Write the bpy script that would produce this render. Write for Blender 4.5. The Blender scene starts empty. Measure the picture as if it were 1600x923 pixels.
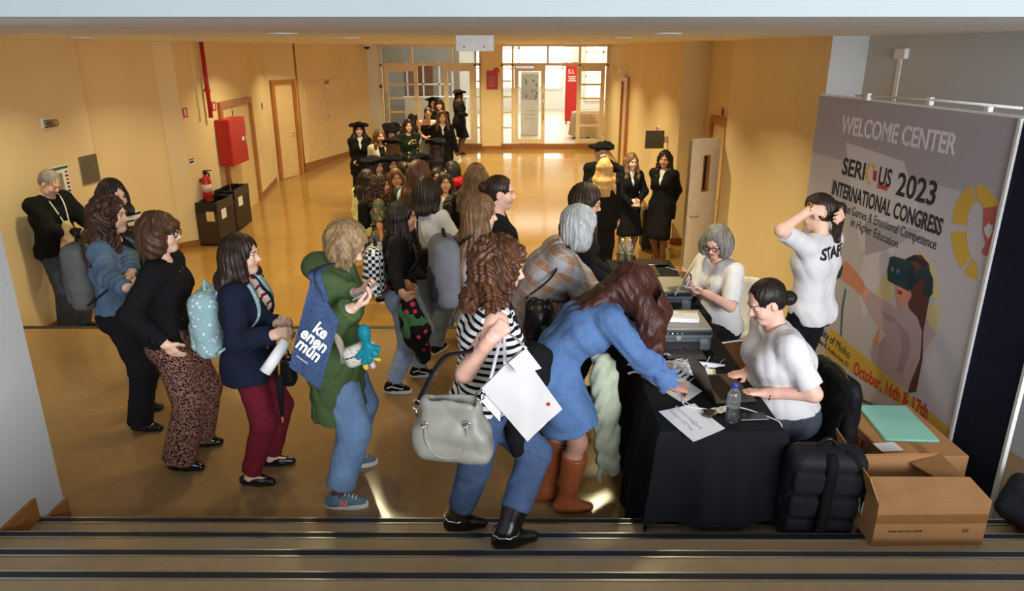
import bpy, math, random
import numpy as np
from mathutils import Vector, Matrix
random.seed(7); np.random.seed(7)
SC = bpy.context.scene; COL = SC.collection
PI = math.pi
def srgb(h):
    if isinstance(h, str):
        h = h.lstrip('#'); v = [int(h[i:i+2], 16)/255 for i in (0, 2, 4)]
    else: v = [c/255 for c in h]
    return tuple(c/12.92 if c <= .04045 else ((c+.055)/1.055)**2.4 for c in v) + (1,)

# ---------------------------------------------------------------- camera
FPX = 1130.; PITCH = math.radians(18.87); EYE = 2.56
cam = bpy.data.cameras.new('camera'); cam.sensor_width = 36; cam.lens = 36*FPX/1600
cam.clip_start = .05; cam.clip_end = 200
camo = bpy.data.objects.new('camera', cam); COL.objects.link(camo)
camo.location = (0, 0, EYE); camo.rotation_euler = (PI/2-PITCH, 0, 0)
SC.camera = camo
# ---------------------------------------------------------------- world, daylight, exposure
w = bpy.data.worlds.new('sky'); SC.world = w; w.use_nodes = True
bg = w.node_tree.nodes['Background']; bg.inputs[0].default_value = (.80, .90, 1, 1); bg.inputs[1].default_value = .6
SC.view_settings.view_transform = 'Standard'; SC.view_settings.look = 'None'
SC.view_settings.exposure = 0.0; SC.view_settings.gamma = 1
def area(name, loc, target, size, power, color, spread=180, shape='RECTANGLE'):
    l = bpy.data.lights.new(name, 'AREA'); l.shape = shape; l.size = size[0]
    if shape == 'RECTANGLE': l.size_y = size[1]
    l.energy = power; l.color = color; l.spread = math.radians(spread)
    o = bpy.data.objects.new(name, l); COL.objects.link(o); o.location = loc
    d = Vector(target)-Vector(loc); o.rotation_euler = d.to_track_quat('-Z', 'Y').to_euler()
    return o
WARM = (1, .88, .50)
# unseen area light added for assumed daylight behind the photographer, right-hand side
area('assumed_daylight_light', (2.9, -3.6, 2.8), (1.0, 5.2, .8), (4.2, 2.4), 780, (.93, .95, 1))
# unseen area light added overhead to brighten the atrium beyond the glass doors
area('atrium_fill_light', (2.5, 26, 5.6), (2.5, 26, 0), (6, 8), 900, (1, .97, .90))
SPOTS = [(x, y) for y in (5.2, 7.3, 10., 13., 16., 19.) for x in (-4.1, -1.55, 1.05) if not (y == 19. and x < -4)]
LAMP_W = 43

# ---------------------------------------------------------------- helpers
def ray(x, y):
    c, s = math.cos(PITCH), math.sin(PITCH); u = (x-800)/FPX; v = (461.5-y)/FPX
    return Vector((u, c+v*s, -s+v*c))
def atz(x, y, z):                 # the point at height z seen at a place of the photograph
    d = ray(x, y); t = (z-EYE)/d.z; return Vector((d.x*t, d.y*t, z))
def atY(x, y, Y):
    d = ray(x, y); t = Y/d.y; return Vector((d.x*t, Y, EYE+d.z*t))
def atplane(x, y, p, n):
    d = ray(x, y); e = Vector((0, 0, EYE)); t = (Vector(p)-e).dot(n)/d.dot(n); return e+d*t
ZH = -.55                          # hall floor below the landing
def floorz(Y):
    if Y < 6.56: return 0.
    if Y < 7.66: return -.1375*min(4, 1+int((Y-6.56)/.275))
    if Y < 11.7: return ZH
    return min(-.14, ZH+.41*(Y-11.7)/7.2)
def tag(o, label=None, cat=None, group=None, kind=None):
    if label: o['label'] = label
    if cat: o['category'] = cat
    if group: o['group'] = group
    if kind: o['kind'] = kind
    return o
def empty(name, loc=(0, 0, 0), rz=0, label=None, cat=None, group=None):
    o = bpy.data.objects.new(name, None); COL.objects.link(o); o.location = loc; o.rotation_euler = (0, 0, rz)
    o.empty_display_size = .1
    return tag(o, label, cat, group)
def link(name, me, m=None, parent=None, smooth=False):
    o = bpy.data.objects.new(name, me); COL.objects.link(o)
    if m is not None and not me.materials: me.materials.append(m)
    if parent is not None: o.parent = parent
    return o
def copy_tree(o, parent=None):
    c = o.copy(); COL.objects.link(c)
    if parent is not None: c.parent = parent
    for ch in list(o.children): copy_tree(ch, c)
    return c
class MB:                          # collects shapes, builds ONE mesh object
    def __init__(s): s.v = []; s.f = []; s.sm = []
    def add(s, vs, fs, smooth=False):
        b = len(s.v); s.v += [tuple(v) for v in vs]
        for f in fs: s.f.append([i+b for i in f]); s.sm.append(smooth)
        return s
    def box(s, c, d, rz=0, R=None):
        hx, hy, hz = d[0]/2, d[1]/2, d[2]/2
        R = R or Matrix.Rotation(rz, 3, 'Z'); c = Vector(c)
        vs = [c+R @ Vector((x*hx, y*hy, z*hz)) for z in (-1, 1) for y in (-1, 1) for x in (-1, 1)]
        return s.add(vs, [(0, 2, 3, 1), (4, 5, 7, 6), (0, 1, 5, 4), (2, 6, 7, 3), (0, 4, 6, 2), (1, 3, 7, 5)])
    def bbox(s, a, b): return s.box([(a[i]+b[i])/2 for i in range(3)], [abs(b[i]-a[i]) for i in range(3)])
    def rbox(s, c, d, r=.005, rz=0, R=None):   # box with chamfered vertical and horizontal edges
        R = R or Matrix.Rotation(rz, 3, 'Z'); c = Vector(c); h = [x/2 for x in d]; r = min(r, min(h)*.9)
        vs = []; ix = {}
        for sx in (-1, 1):
            for sy in (-1, 1):
                for sz in (-1, 1):
                    for k in range(3):
                        p = [sx*(h[0]-r), sy*(h[1]-r), sz*(h[2]-r)]; p[k] = (sx, sy, sz)[k]*h[k]
                        ix[sx, sy, sz, k] = len(vs); vs.append(c+R @ Vector(p))
        fs = []
        for k in range(3):
            a, b = (k+1) % 3, (k+2) % 3
            for q in (-1, 1):
                def I(sa, sb, kk=k):
                    t = [0, 0, 0]; t[k] = q; t[a] = sa; t[b] = sb; return ix[t[0], t[1], t[2], kk]
                f = [I(-1, -1), I(1, -1), I(1, 1), I(-1, 1)]; fs.append(f if q > 0 else f[::-1])
            for sa in (-1, 1):
                for sb in (-1, 1):
                    def J(q, kk):
                        t = [0, 0, 0]; t[k] = q; t[a] = sa; t[b] = sb; return ix[t[0], t[1], t[2], kk]
                    f = [J(-1, a), J(1, a), J(1, b), J(-1, b)]; fs.append(f if sa*sb < 0 else f[::-1])
        for sx in (-1, 1):
            for sy in (-1, 1):
                for sz in (-1, 1):
                    f = [ix[sx, sy, sz, k] for k in range(3)]; fs.append(f if sx*sy*sz > 0 else f[::-1])
        return s.add(vs, fs)
    def prism(s, poly, z0, z1):    # vertical prism over a plan polygon (counter-clockwise)
        n = len(poly); vs = [(x, y, z0) for x, y in poly]+[(x, y, z1) for x, y in poly]
        fs = [tuple(range(n))[::-1], tuple(range(n, 2*n))]+[(i, (i+1) % n, n+(i+1) % n, n+i) for i in range(n)]
        return s.add(vs, fs)
    def plate(s, pts, nrm, t):     # a flat polygon with thickness t along nrm
        nrm = Vector(nrm).normalized(); n = len(pts); pts = [Vector(p) for p in pts]
        vs = pts+[p+nrm*t for p in pts]
        return s.add(vs, [tuple(range(n))[::-1], tuple(range(n, 2*n))]+[(i, (i+1) % n, n+(i+1) % n, n+i) for i in range(n)])
    def tube(s, pts, r, seg=8, cap=True, flat=1.):
        pts = [Vector(p) for p in pts]; n = len(pts); rr = r if hasattr(r, '__len__') else [r]*n
        t0 = (pts[1]-pts[0]).normalized(); a = t0.orthogonal().normalized(); vs = []; fs = []
        for i, p in enumerate(pts):
            t = (pts[min(i+1, n-1)]-pts[max(i-1, 0)]).normalized()
            a = (a-t*a.dot(t)).normalized(); b = t.cross(a)
            for j in range(seg):
                q = 2*PI*j/seg; vs.append(p+(a*math.cos(q)+b*math.sin(q)*flat)*rr[i])
        for i in range(n-1):
            for j in range(seg):
                k = (j+1) % seg; fs.append((i*seg+j, i*seg+k, (i+1)*seg+k, (i+1)*seg+j))
        if cap: fs += [tuple(range(seg))[::-1], tuple(range((n-1)*seg, n*seg))]
        return s.add(vs, fs, True)
    def lathe(s, prof, c=(0, 0, 0), seg=20, R=None):
        c = Vector(c); R = R or Matrix.Identity(3); vs = []; fs = []; n = len(prof)
        for r, z in prof:
            for j in range(seg):
                q = 2*PI*j/seg; vs.append(c+R @ Vector((r*math.cos(q), r*math.sin(q), z)))
        for i in range(n-1):
            for j in range(seg):
                k = (j+1) % seg; fs.append((i*seg+j, i*seg+k, (i+1)*seg+k, (i+1)*seg+j))
        fs += [tuple(range(seg))[::-1], tuple(range((n-1)*seg, n*seg))]
        return s.add(vs, fs, True)
    def grid(s, P, smooth=True):   # P: rows of points
        m, n = len(P), len(P[0]); vs = [p for r in P for p in r]
        return s.add(vs, [(i*n+j, i*n+j+1, (i+1)*n+j+1, (i+1)*n+j) for i in range(m-1) for j in range(n-1)], smooth)
    def ribbon(s, pts, w, t=.0015, side=None):   # strap: flat band along pts; side = width direction(s)
        pts = [Vector(p) for p in pts]; n = len(pts); vs = []; fs = []
        for i, p in enumerate(pts):
            tg = (pts[min(i+1, n-1)]-pts[max(i-1, 0)]).normalized()
            sd = side[i] if isinstance(side, list) else side
            sd = Vector(sd); sd = (sd-tg*sd.dot(tg)).normalized(); nn = tg.cross(sd)
            for a, b in ((-1, -1), (1, -1), (1, 1), (-1, 1)): vs.append(p+sd*a*w/2+nn*b*t/2)
        for i in range(n-1):
            for j in range(4):
                k = (j+1) % 4; fs.append((i*4+j, i*4+k, i*4+4+k, i*4+4+j))
        fs += [(3, 2, 1, 0), tuple(range(4*n-4, 4*n))]
        return s.add(vs, fs, True)
    def mesh(s, name):
        me = bpy.data.meshes.new(name); me.from_pydata(s.v, [], s.f)
        me.polygons.foreach_set('use_smooth', s.sm); me.update(); return me
    def build(s, name, m, parent=None): return link(name, s.mesh(name), m, parent)
def smooth_path(pts, n=8):         # Catmull-Rom
    pts = [Vector(p) for p in pts]; P = [2*pts[0]-pts[1]]+pts+[2*pts[-1]-pts[-2]]; out = []
    for i in range(1, len(P)-2):
        a, b, c, d = P[i-1:i+3]
        for k in range(n):
            t = k/n; out.append(.5*((2*b)+(c-a)*t+(2*a-5*b+4*c-d)*t*t+(3*b-a-3*c+d)*t**3))
    return out+[pts[-1]]

# ---------------------------------------------------------------- materials
MC = {}
class NT:
    def __init__(s, name):
        s.m = bpy.data.materials.new(name); s.m.use_nodes = True; s.t = s.m.node_tree; s.n = s.t.nodes
        s.b = s.n['Principled BSDF']
    def new(s, typ, **kw):
        n = s.n.new(typ)
        for k, v in kw.items(): setattr(n, k, v)
        return n
    def ln(s, a, b): s.t.links.new(a, b)
    def set(s, **kw):
        for k, v in kw.items():
            s.b.inputs[{'col': 'Base Color', 'rough': 'Roughness', 'metal': 'Metallic', 'trans': 'Transmission Weight', 'ior': 'IOR',
                        'alpha': 'Alpha', 'spec': 'Specular IOR Level', 'coat': 'Coat Weight', 'sheen': 'Sheen Weight'}[k]].default_value = v
    def coord(s, attr=None, scale=None):
        if attr: o = s.new('ShaderNodeAttribute', attribute_name=attr).outputs['Vector']
        else: o = s.new('ShaderNodeTexCoord').outputs['Object']
        if scale:
            mp = s.new('ShaderNodeMapping'); s.ln(o, mp.inputs[0]); mp.inputs['Scale'].default_value = scale; o = mp.outputs[0]
        return o
    def noise(s, vec, scale, detail=3, rough=.5):
        n = s.new('ShaderNodeTexNoise'); n.inputs['Scale'].default_value = scale; n.inputs['Detail'].default_value = detail
        n.inputs['Roughness'].default_value = rough; s.ln(vec, n.inputs['Vector']); return n.outputs['Fac']
    def ramp(s, fac, stops, interp='LINEAR'):
        r = s.new('ShaderNodeValToRGB'); e = r.color_ramp.elements; r.color_ramp.interpolation = interp
        while len(e) < len(stops): e.new(.5)
        for i, (p, c) in enumerate(stops): e[i].position = p; e[i].color = c
        s.ln(fac, r.inputs[0]); return r.outputs[0]
    def math(s, op, a, b=None, c=None):
        n = s.new('ShaderNodeMath', operation=op)
        for i, x in enumerate((a, b, c)):
            if x is None: continue
            if hasattr(x, 'links'): s.ln(x, n.inputs[i])
            else: n.inputs[i].default_value = x
        return n.outputs[0]
    def mix(s, fac, a, b, bt='MIX'):
        n = s.new('ShaderNodeMix', data_type='RGBA', blend_type=bt)
        for i, x in ((0, fac), (6, a), (7, b)):
            if hasattr(x, 'links'): s.ln(x, n.inputs[i])
            else: n.inputs[i].default_value = x
        return n.outputs[2]
    def xyz(s, vec):
        n = s.new('ShaderNodeSeparateXYZ'); s.ln(vec, n.inputs[0]); return n.outputs
    def bump(s, h, strength=.2, dist=.01):
        n = s.new('ShaderNodeBump'); n.inputs['Strength'].default_value = strength; n.inputs['Distance'].default_value = dist
        s.ln(h, n.inputs['Height']); s.ln(n.outputs[0], s.b.inputs['Normal'])
    def base(s, c): s.ln(c, s.b.inputs['Base Color']); return s.m
def dk(c, k): return tuple(x*k for x in c[:3])+(1,)
def mat(name, col, rough=.6, metal=0, noise=.06, nscale=12, bump=0, bscale=200, spec=.5, **kw):
    if name in MC: return MC[name]
    t = NT(name); c = srgb(col) if not isinstance(col, tuple) or max(col) > 1 else col
    t.set(rough=rough, metal=metal, spec=spec, **kw)
    v = t.coord()
    n = t.noise(v, nscale)
    t.base(t.ramp(n, [(.3, dk(c, 1-noise)), (.7, dk(c, 1+noise))]))
    if bump: t.bump(t.noise(v, bscale, 2), bump, .004)
    MC[name] = t.m; return t.m
def wood(name, col, scale=(3, 3, .4)):
    if name in MC: return MC[name]
    t = NT(name); c = srgb(col); n = t.noise(t.coord(scale=scale), 9, 5, .6)
    t.set(rough=.42); t.base(t.ramp(n, [(.3, dk(c, .72)), (.55, c), (.75, dk(c, 1.15))])); t.bump(n, .08, .003); MC[name] = t.m; return t.m
def emit(name, col, k):
    if name in MC: return MC[name]
    t = NT(name); t.b.inputs['Emission Color'].default_value = col; t.b.inputs['Emission Strength'].default_value = k; MC[name] = t.m; return t.m
def wallmat(name, col):
    t = NT(name); c = srgb(col); v = t.coord(); t.set(rough=.75, spec=.25)
    t.base(t.ramp(t.noise(v, .9, 4), [(.3, dk(c, .94)), (.7, dk(c, 1.03))])); t.bump(t.noise(v, 90, 2), .06, .004); return t.m
def floormat(name, col, rough=.17):
    t = NT(name); c = srgb(col); v = t.coord(); n = t.noise(v, 1.4, 6, .62); n2 = t.noise(v, 14, 4, .6)
    cc = t.mix(.5, t.ramp(n, [(.3, dk(c, .82)), (.7, dk(c, 1.12))]), t.ramp(n2, [(.3, dk(c, .86)), (.7, dk(c, 1.1))]))
    t.set(rough=rough, spec=.5); t.ln(t.math('MULTIPLY_ADD', n2, .10, rough-.05), t.b.inputs['Roughness'])
    t.bump(t.noise(v, 5, 2), .03, .01); return t.base(cc)
def glassmat(name, tint=(1, 1, 1, 1), rough=0., milk=0.):
    t = NT(name); g = t.new('ShaderNodeBsdfGlass'); g.inputs['Color'].default_value = tint; g.inputs['IOR'].default_value = 1.45; g.inputs['Roughness'].default_value = rough
    tr = t.new('ShaderNodeBsdfTransparent'); tr.inputs[0].default_value = tint
    gl = t.new('ShaderNodeBsdfGlossy'); gl.inputs['Roughness'].default_value = .03
    mx = t.new('ShaderNodeMixShader'); fr = t.new('ShaderNodeFresnel'); fr.inputs[0].default_value = 1.45
    t.ln(fr.outputs[0], mx.inputs[0]); t.ln(tr.outputs[0], mx.inputs[1]); t.ln(gl.outputs[0], mx.inputs[2])
    if milk:
        df = t.new('ShaderNodeBsdfTranslucent'); df.inputs[0].default_value = (.9, .93, .96, 1); m2 = t.new('ShaderNodeMixShader'); m2.inputs[0].default_value = milk; t.ln(mx.outputs[0], m2.inputs[1]); t.ln(df.outputs[0], m2.inputs[2]); mx = m2
    t.ln(mx.outputs[0], t.n['Material Output'].inputs[0]); return t.m
M_wall = wallmat('cream wall paint', (232, 210, 164)); M_wgrey = wallmat('pale grey wall paint', (196, 198, 196)); M_white = wallmat('white paint', (226, 226, 220))
M_ceil = wallmat('white ceiling paint', (240, 236, 230))
M_floor = floormat('polished beige screed', (160, 122, 64), .13); M_land = floormat('polished landing screed', (142, 112, 76), .15); M_step = floormat('stair screed', (172, 144, 106), .3)
M_wood = wood('oak trim', (176, 116, 58)); M_wood2 = wood('oak skirting', (160, 104, 56), (.5, .5, 4))
M_door = mat('cream door panel', (226, 200, 150), .45); M_black = mat('black rubber', (22, 22, 24), .55); M_alu = mat('brushed aluminium', (190, 190, 188), .32, 1.)
M_red = mat('red enamel', (178, 24, 26), .35); M_pwhite = mat('white plastic', (232, 232, 230), .4); M_paper = mat('white paper', (240, 240, 242), .85, noise=.015)
M_chrome = mat('chrome', (205, 205, 205), .18, 1.); M_glass = glassmat('door glass'); M_black2 = mat('black plastic', (16, 16, 18), .4)
M_tframe = mat('cream lacquered frame', (232, 212, 172), .4); M_card = mat('cardboard', (176, 128, 80), .8, noise=.08, nscale=5, bump=.05, bscale=60)
M_brass = mat('brass', (190, 150, 80), .3, 1.); M_gold = mat('gold metal', (212, 170, 90), .25, 1.)
# ---------------------------------------------------------------- structure
def struct(o, label=None): o['kind'] = 'structure'; return tag(o, label)
CEIL = 2.66
o = MB().prism([(-6.6, 3.30), (2.9, 3.30), (6, 3.30), (6, 6.56), (-6.6, 6.56)], -.12, 0).build('floor', M_land); struct(o, 'polished landing floor above the hall')
edge = MB().bbox((-6.6, 6.50, -.004), (2.75, 6.565, .004)).build('edge_strip', M_black, o)
# flight down from the landing to the hall, hidden behind the landing edge
fl = MB()
for i in range(3): fl.bbox((-6.6, 6.56+.275*i, -.9), (2.75, 6.56+.275*(i+1), -.1375*(i+1)))
struct(fl.build('floor', M_step), 'lower flight down to the hall')
hm = MB().bbox((-6.6, 7.385, ZH-.1), (3.3, 11.7, ZH))
hm.add([(-6.6, 11.7, ZH), (3.3, 11.7, ZH), (3.3, 18.9, -.14), (-6.6, 18.9, -.14), (3.3, 20.86, -.14), (-6.6, 20.86, -.14)], [(0, 1, 2, 3), (3, 2, 4, 5)])
struct(hm.build('floor', M_floor), 'polished hall floor rising as a ramp')
# stairs up toward the photographer
PS = math.radians(.35)
prev = 3.535
for i in range(7):
    z = .16*(i+1); y1 = 3.30-.333*i; y0 = y1-.36
    st = MB().box((0, (y0+y1)/2, z/2-.1), (6.2 if i < 9 else 8, y1-y0, z+.2)); 
    so = st.build('trim_%d' % (20+i), M_step); struct(so, 'stair tread with a black anti-slip nosing')
    so.rotation_euler = (0, 0, -PS*.6)
    MB().bbox((-3.1, y1-.038, z-.001), (3.1, y1-.004, z+.003)).build('nosing_strip', M_black, so)
    MB().bbox((-3.1, y1-.048, z-.002), (3.1, y1-.0385, z+.0045)).build('nosing_rail', M_alu, so)
    MB().bbox((-3.1, y1-.004, z-.02), (3.1, y1+.003, z+.004)).build('nosing_rail', M_alu, so)
# ceiling and front beam
o = MB().bbox((-7, 2.7, CEIL), (6, 21.2, CEIL+.2)).build('ceiling', M_ceil); struct(o)
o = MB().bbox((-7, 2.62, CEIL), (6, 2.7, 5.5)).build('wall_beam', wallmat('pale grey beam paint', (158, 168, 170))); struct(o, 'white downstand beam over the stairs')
def wall(name, pts, z0, z1, m, t=.12, side=1, label=None):   # follows a plan polyline, thickness on its back side
    mb = MB(); n = len(pts)
    P = [Vector((p[0], p[1], 0)) for p in pts]; off = []
    for i in range(n):
        a = (P[i]-P[i-1]).normalized() if i else (P[1]-P[0]).normalized(); b = (P[i+1]-P[i]).normalized() if i < n-1 else a
        na = Vector((-a.y, a.x, 0)); nb = Vector((-b.y, b.x, 0)); h = (na+nb); h = h.normalized()/max(.5, h.normalized().dot(na)); off.append(P[i]+h*t*side)
    for i in range(n-1):
        q = [(P[i].x, P[i].y), (P[i+1].x, P[i+1].y), (off[i+1].x, off[i+1].y), (off[i].x, off[i].y)]
        mb.prism(q if side > 0 else q[::-1], z0, z1)
    o = mb.build(name, m); return struct(o, label)
def skirt(name, pts, h=.10, side=-1, m=M_wood2, top=None):
    mb = MB()
    for (a, b) in zip(pts[:-1], pts[1:]):
        A, B = Vector((*a, 0)), Vector((*b, 0)); d = (B-A).normalized(); n = Vector((-d.y, d.x, 0))*side*.018
        za, zb = floorz(a[1]), floorz(b[1]); ta = top if top is not None else za+h; tb = top if top is not None else zb+h
        vs = [A+Vector((0, 0, za-.01)), B+Vector((0, 0, zb-.01)), B+Vector((0, 0, tb)), A+Vector((0, 0, ta))]
        vs += [v+n for v in vs]
        mb.add(vs, [(0, 1, 2, 3), (7, 6, 5, 4), (0, 4, 5, 1), (1, 5, 6, 2), (2, 6, 7, 3), (3, 7, 4, 0)])
    o = mb.build(name, m); return struct(o)
# left side: pillar wall by the stairs, then the zigzag wall of the hall
wall('wall_left', [(-2.56, -1.5), (-2.56, 3.53), (-2.9, 3.53)], -.1, 6, M_wgrey, .3, 1, 'pale grey wall end beside the stairs')
tr = MB(); 
for ya, yb, za in [(3.53, 3.30, 0), (3.30, 2.967, .16), (2.967, 2.634, .32), (2.634, 2.3, .48), (2.3, 1.97, .64)]:
    tr.plate([(-2.56, ya, za), (-2.56, yb, za), (-2.56, yb, za+.13), (-2.56, ya, za+.13)], (1, 0, 0), .02)
tr.box((-2.70, 3.54, .065), (.3, .02, .13))
struct(tr.build('baseboard_stairs', M_wood2))
LA = [(-5.60, 3.2), (-5.26, 9.2)]; LB = [(-5.26, 9.2), (-6.0, 9.25), (-5.41, 11.49), (-5.21, 11.69)]
LC = [(-5.21, 11.69), (-5.16, 14.75), (-5.32, 16.3)]; LE = [(-5.32, 16.3), (-4.94, 17.07), (-4.90, 17.2)]; LF = [(-4.9, 17.2), (-4.24, 19.7), (-3.86, 20.7)]
wall('wall_left', LA, -.6, CEIL, M_wall, .2, 1, 'cream wall behind the man with the lanyard'); wall('wall_left', LB, -.6, CEIL, M_wall, .1, 1, 'recessed cream wall left of the bins')
wall('wall_left', LC, -.6, CEIL, M_wall, .12, 1, 'cream wall carrying the fire cabinet'); wall('wall_left', LE, -.4, CEIL, M_wall, .12, 1, 'cream wall around the second oak door')
wall('wall_left', LF, -.3, CEIL, M_wall, .12, 1, 'cream wall with the double cupboard doors')
skirt('baseboard_left', [(-5.345, 7.7), (-5.26, 9.2), (-6.0, 9.25), (-5.41, 11.49), (-5.21, 11.69), (-5.185, 13.1)])
skirt('baseboard_left', [(-5.16, 14.72), (-5.32, 16.3)]); skirt('baseboard_left', [(-4.9, 17.2), (-4.24, 19.7), (-3.86, 20.7)], top=-.02)
MB().tube([(-4.91, 17.17, -.3), (-4.91, 17.17, CEIL)], .03, 6).build('trim_1', M_wood)['kind'] = 'structure'
# far left column
o = MB().bbox((-3.95, 20.55, -.2), (-3.64, 20.95, CEIL)).build('wall_column', M_white); struct(o)
# right side
RA = [(2.66, 20.8), (2.66, 11.75), (3.08, 11.75), (3.08, 9.62), (2.76, 9.5), (2.76, 6.6), (3.04, 6.52), (3.32, 4.4), (3.9, 1.5)]
wall('wall_right', RA[:3], -.6, CEIL, M_wall, .12, 1, 'cream side wall beyond the open door'); wall('wall_right', RA[2:5], -.6, CEIL, M_wall, .12, 1, 'recess wall with the oak door frame')
wall('wall_right', RA[4:6], -.6, CEIL, M_wall, .12, 1, 'yellow lit wall left of the backdrop'); wall('wall_right', RA[5:7], -.6, CEIL, M_wgrey, .12, 1, 'pale column return behind the backdrop')
wall('wall_right', RA[6:], -.1, 5, M_wgrey, .12, 1, 'grey wall behind the backdrop')
skirt('baseboard_right', [(2.66, 20.8), (2.66, 11.75), (3.08, 11.75), (3.08, 11.3)], side=-1)
skirt('baseboard_right', [(2.76, 9.5), (2.76, 7.7)], side=-1)
# doors on the left wall
def door(name, a, b, z0, z1, label, leafm=M_door, inset=.05, knob=None, jamb=.1):
    A, B = Vector((*a, 0)), Vector((*b, 0)); d = (B-A).normalized(); n = Vector((d.y, -d.x, 0)); L = (B-A).length
    r = empty(name, (A.x, A.y, z0), math.atan2(d.y, d.x), label); r['kind'] = 'structure'; h = z1-z0
    fm = MB(); fm.box((jamb/2, -.02, h/2), (jamb, .08, h)); fm.box((L-jamb/2, -.02, h/2), (jamb, .08, h)); fm.box((L/2, -.02, h-jamb/2), (L-2*jamb, .08, jamb)); fm.build('door_frame', M_wood, r)
    MB().box((L/2, -.005, (h-jamb)/2), (L-2*jamb, .02, h-jamb)).build('door_leaf', leafm, r)
    kn = MB(); kx = L-jamb-.08 if knob != 'l' else jamb+.08
    kn.tube([(kx, -.01, .98), (kx, -.06, .98), (kx-.09*(1 if knob != 'l' else -1), -.065, .98)], .009, 6).build('door_handle', M_alu, r)
    return r
door('door_1', (-5.187, 13.1), (-5.165, 14.68), -.42, 1.66, 'oak framed door beside the red fire cabinet', knob='l')
door('door_2', (-5.28, 16.38), (-4.95, 17.05), -.25, 1.9, 'oak framed door left of the cupboard doors', jamb=.085)
A, B = Vector((-4.84, 17.43, 0)), Vector((-4.34, 19.32, 0)); d = B-A
r = empty('door_3', (A.x, A.y, -.02), math.atan2(d.y, d.x), 'flush cream double cupboard doors'); r['kind'] = 'structure'; L = d.length
for k in range(2): MB().rbox((L/4+L/2*k, -.012, .93), (L/2-.012, .03, 1.86), .006).build('door_leaf', M_door, r)
MB().box((L/2+.08, -.04, .98), (.10, .03, .03)).build('door_handle', M_alu, r)
MB().rbox((L/2+.09, -.03, 1.79), (.2, .005, .09), .002).build('notice', M_red, r)
# glazed screen with two pairs of doors at the far end
FY = 20.85; z0 = .02; zt = 2.14
def facade():
    st = MB().bbox((-3.64, 20.72, -.2), (2.66, 21.0, .0)).build('trim_2', M_wood2); struct(st, 'wood faced step under the glass doors')
    col = MB().bbox((-.84, 20.55, -.2), (-.31, 20.98, CEIL)).build('wall_pier', M_wall); struct(col, 'cream pier between the glass doors')
    MB().bbox((-.85, 20.53, -.15), (-.30, 20.55, -.03)).build('skirting', M_wood2, col)
    W = []
    for wi, (xa, xb) in enumerate([(-3.64, -.84), (-.31, 2.66)]):
        r = empty('window_%d' % (wi+1), (0, FY, 0), 0, ['glazed screen left of the pier', 'glazed screen right of the pier'][wi]); r['kind'] = 'structure'
        bars = [xa+.03, xb-.03]
        if wi == 0: dv = [xa+.62+.03, -1.6+.0, -1.02]; tv = [-2.75, -1.65, -1.0]
        else: dv = [.02, .98, 1.86]; tv = [.02, .98, 1.86]
        fb = MB()
        for x in bars+tv: fb.box((x, 0, (zt+CEIL)/2), (.06, .08, CEIL-zt))
        fb.box(((xa+xb)/2, 0, zt), (xb-xa, .09, .08)); fb.box(((xa+xb)/2, 0, CEIL-.03), (xb-xa, .09, .06))
        for x in bars+([-1.02] if wi == 0 else [.02, 1.86]): fb.box((x, 0, zt/2), (.07, .09, zt))
        fb.build('frame', M_tframe, r)
        tvs = sorted(bars+tv)
        for a, b in zip(tvs[:-1], tvs[1:]): MB().box(((a+b)/2, 0, (zt+CEIL)/2), (b-a-.04, .01, CEIL-zt-.08)).build('pane', M_glass, r)
        # side lights with glazing bars
        for a, b in ([(xa+.06, xa+.62), (-.98, -.84)] if wi == 0 else [(-.31, -.02), (1.9, xb-.06)]):
            if b-a < .3:
                hb = MB()
                for k in range(1, 5): hb.box(((a+b)/2, 0, k*.42+.02), (b-a, .06, .045))
                hb.build('glazing_bar', M_tframe, r)
                MB().box(((a+b)/2, 0, zt/2), (b-a, .01, zt-.1)).build('pane', M_glass, r)
    def leaf(x, y, w, ang, ladder, label, handle):
        r = empty('door_%d' % leaf.n, (x, y, .01), ang, label); leaf.n += 1; r['kind'] = 'structure'; s = .11; h = 2.09
        f = MB(); f.box((s/2, 0, h/2), (s, .05, h)); f.box((w-s/2, 0, h/2), (s, .05, h)); f.box((w/2, 0, h-.07), (w-2*s, .05, .14)); f.box((w/2, 0, .06), (w-2*s, .05, .12))
        f.build('door_frame', M_tframe, r)
        if ladder:
            g = MB()
            for k in range(1, 5): g.box((w/2, 0, .12+k*.37), (w-2*s, .045, .05))
            g.build('glazing_bar', M_tframe, r)
        MB().box((w/2, 0, h/2), (w-2*s, .008, h-.28)).build('pane', M_glass, r)
        hd = MB(); hx = w-.05 if handle > 0 else .05
        hd.tube([(hx, -.03, 1.35), (hx, -.09, 1.35), (hx, -.09, .65), (hx, -.03, .65)], .014, 6).build('door_handle', M_alu, r)
        if not ladder: MB().box((.3, -.05, h-.03), (.5, .06, .06)).build('door_closer', M_alu, r)
    leaf.n = 4
    leaf(-3.52, FY-.03, .92, math.radians(2), True, 'fixed glass leaf with glazing bars at the far left', -1)
    leaf(-1.06, FY-.02, .82, math.radians(180), False, 'glass door leaf left of the pier, hung on the pier side', -1)
    leaf(.06, FY-.02, .86, 0, False, 'glass door leaf right of the pier', 1)
    leaf(2.56, FY-.03, .76, PI, True, 'fixed glass leaf with glazing bars at the far right', 1)
facade()
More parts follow.
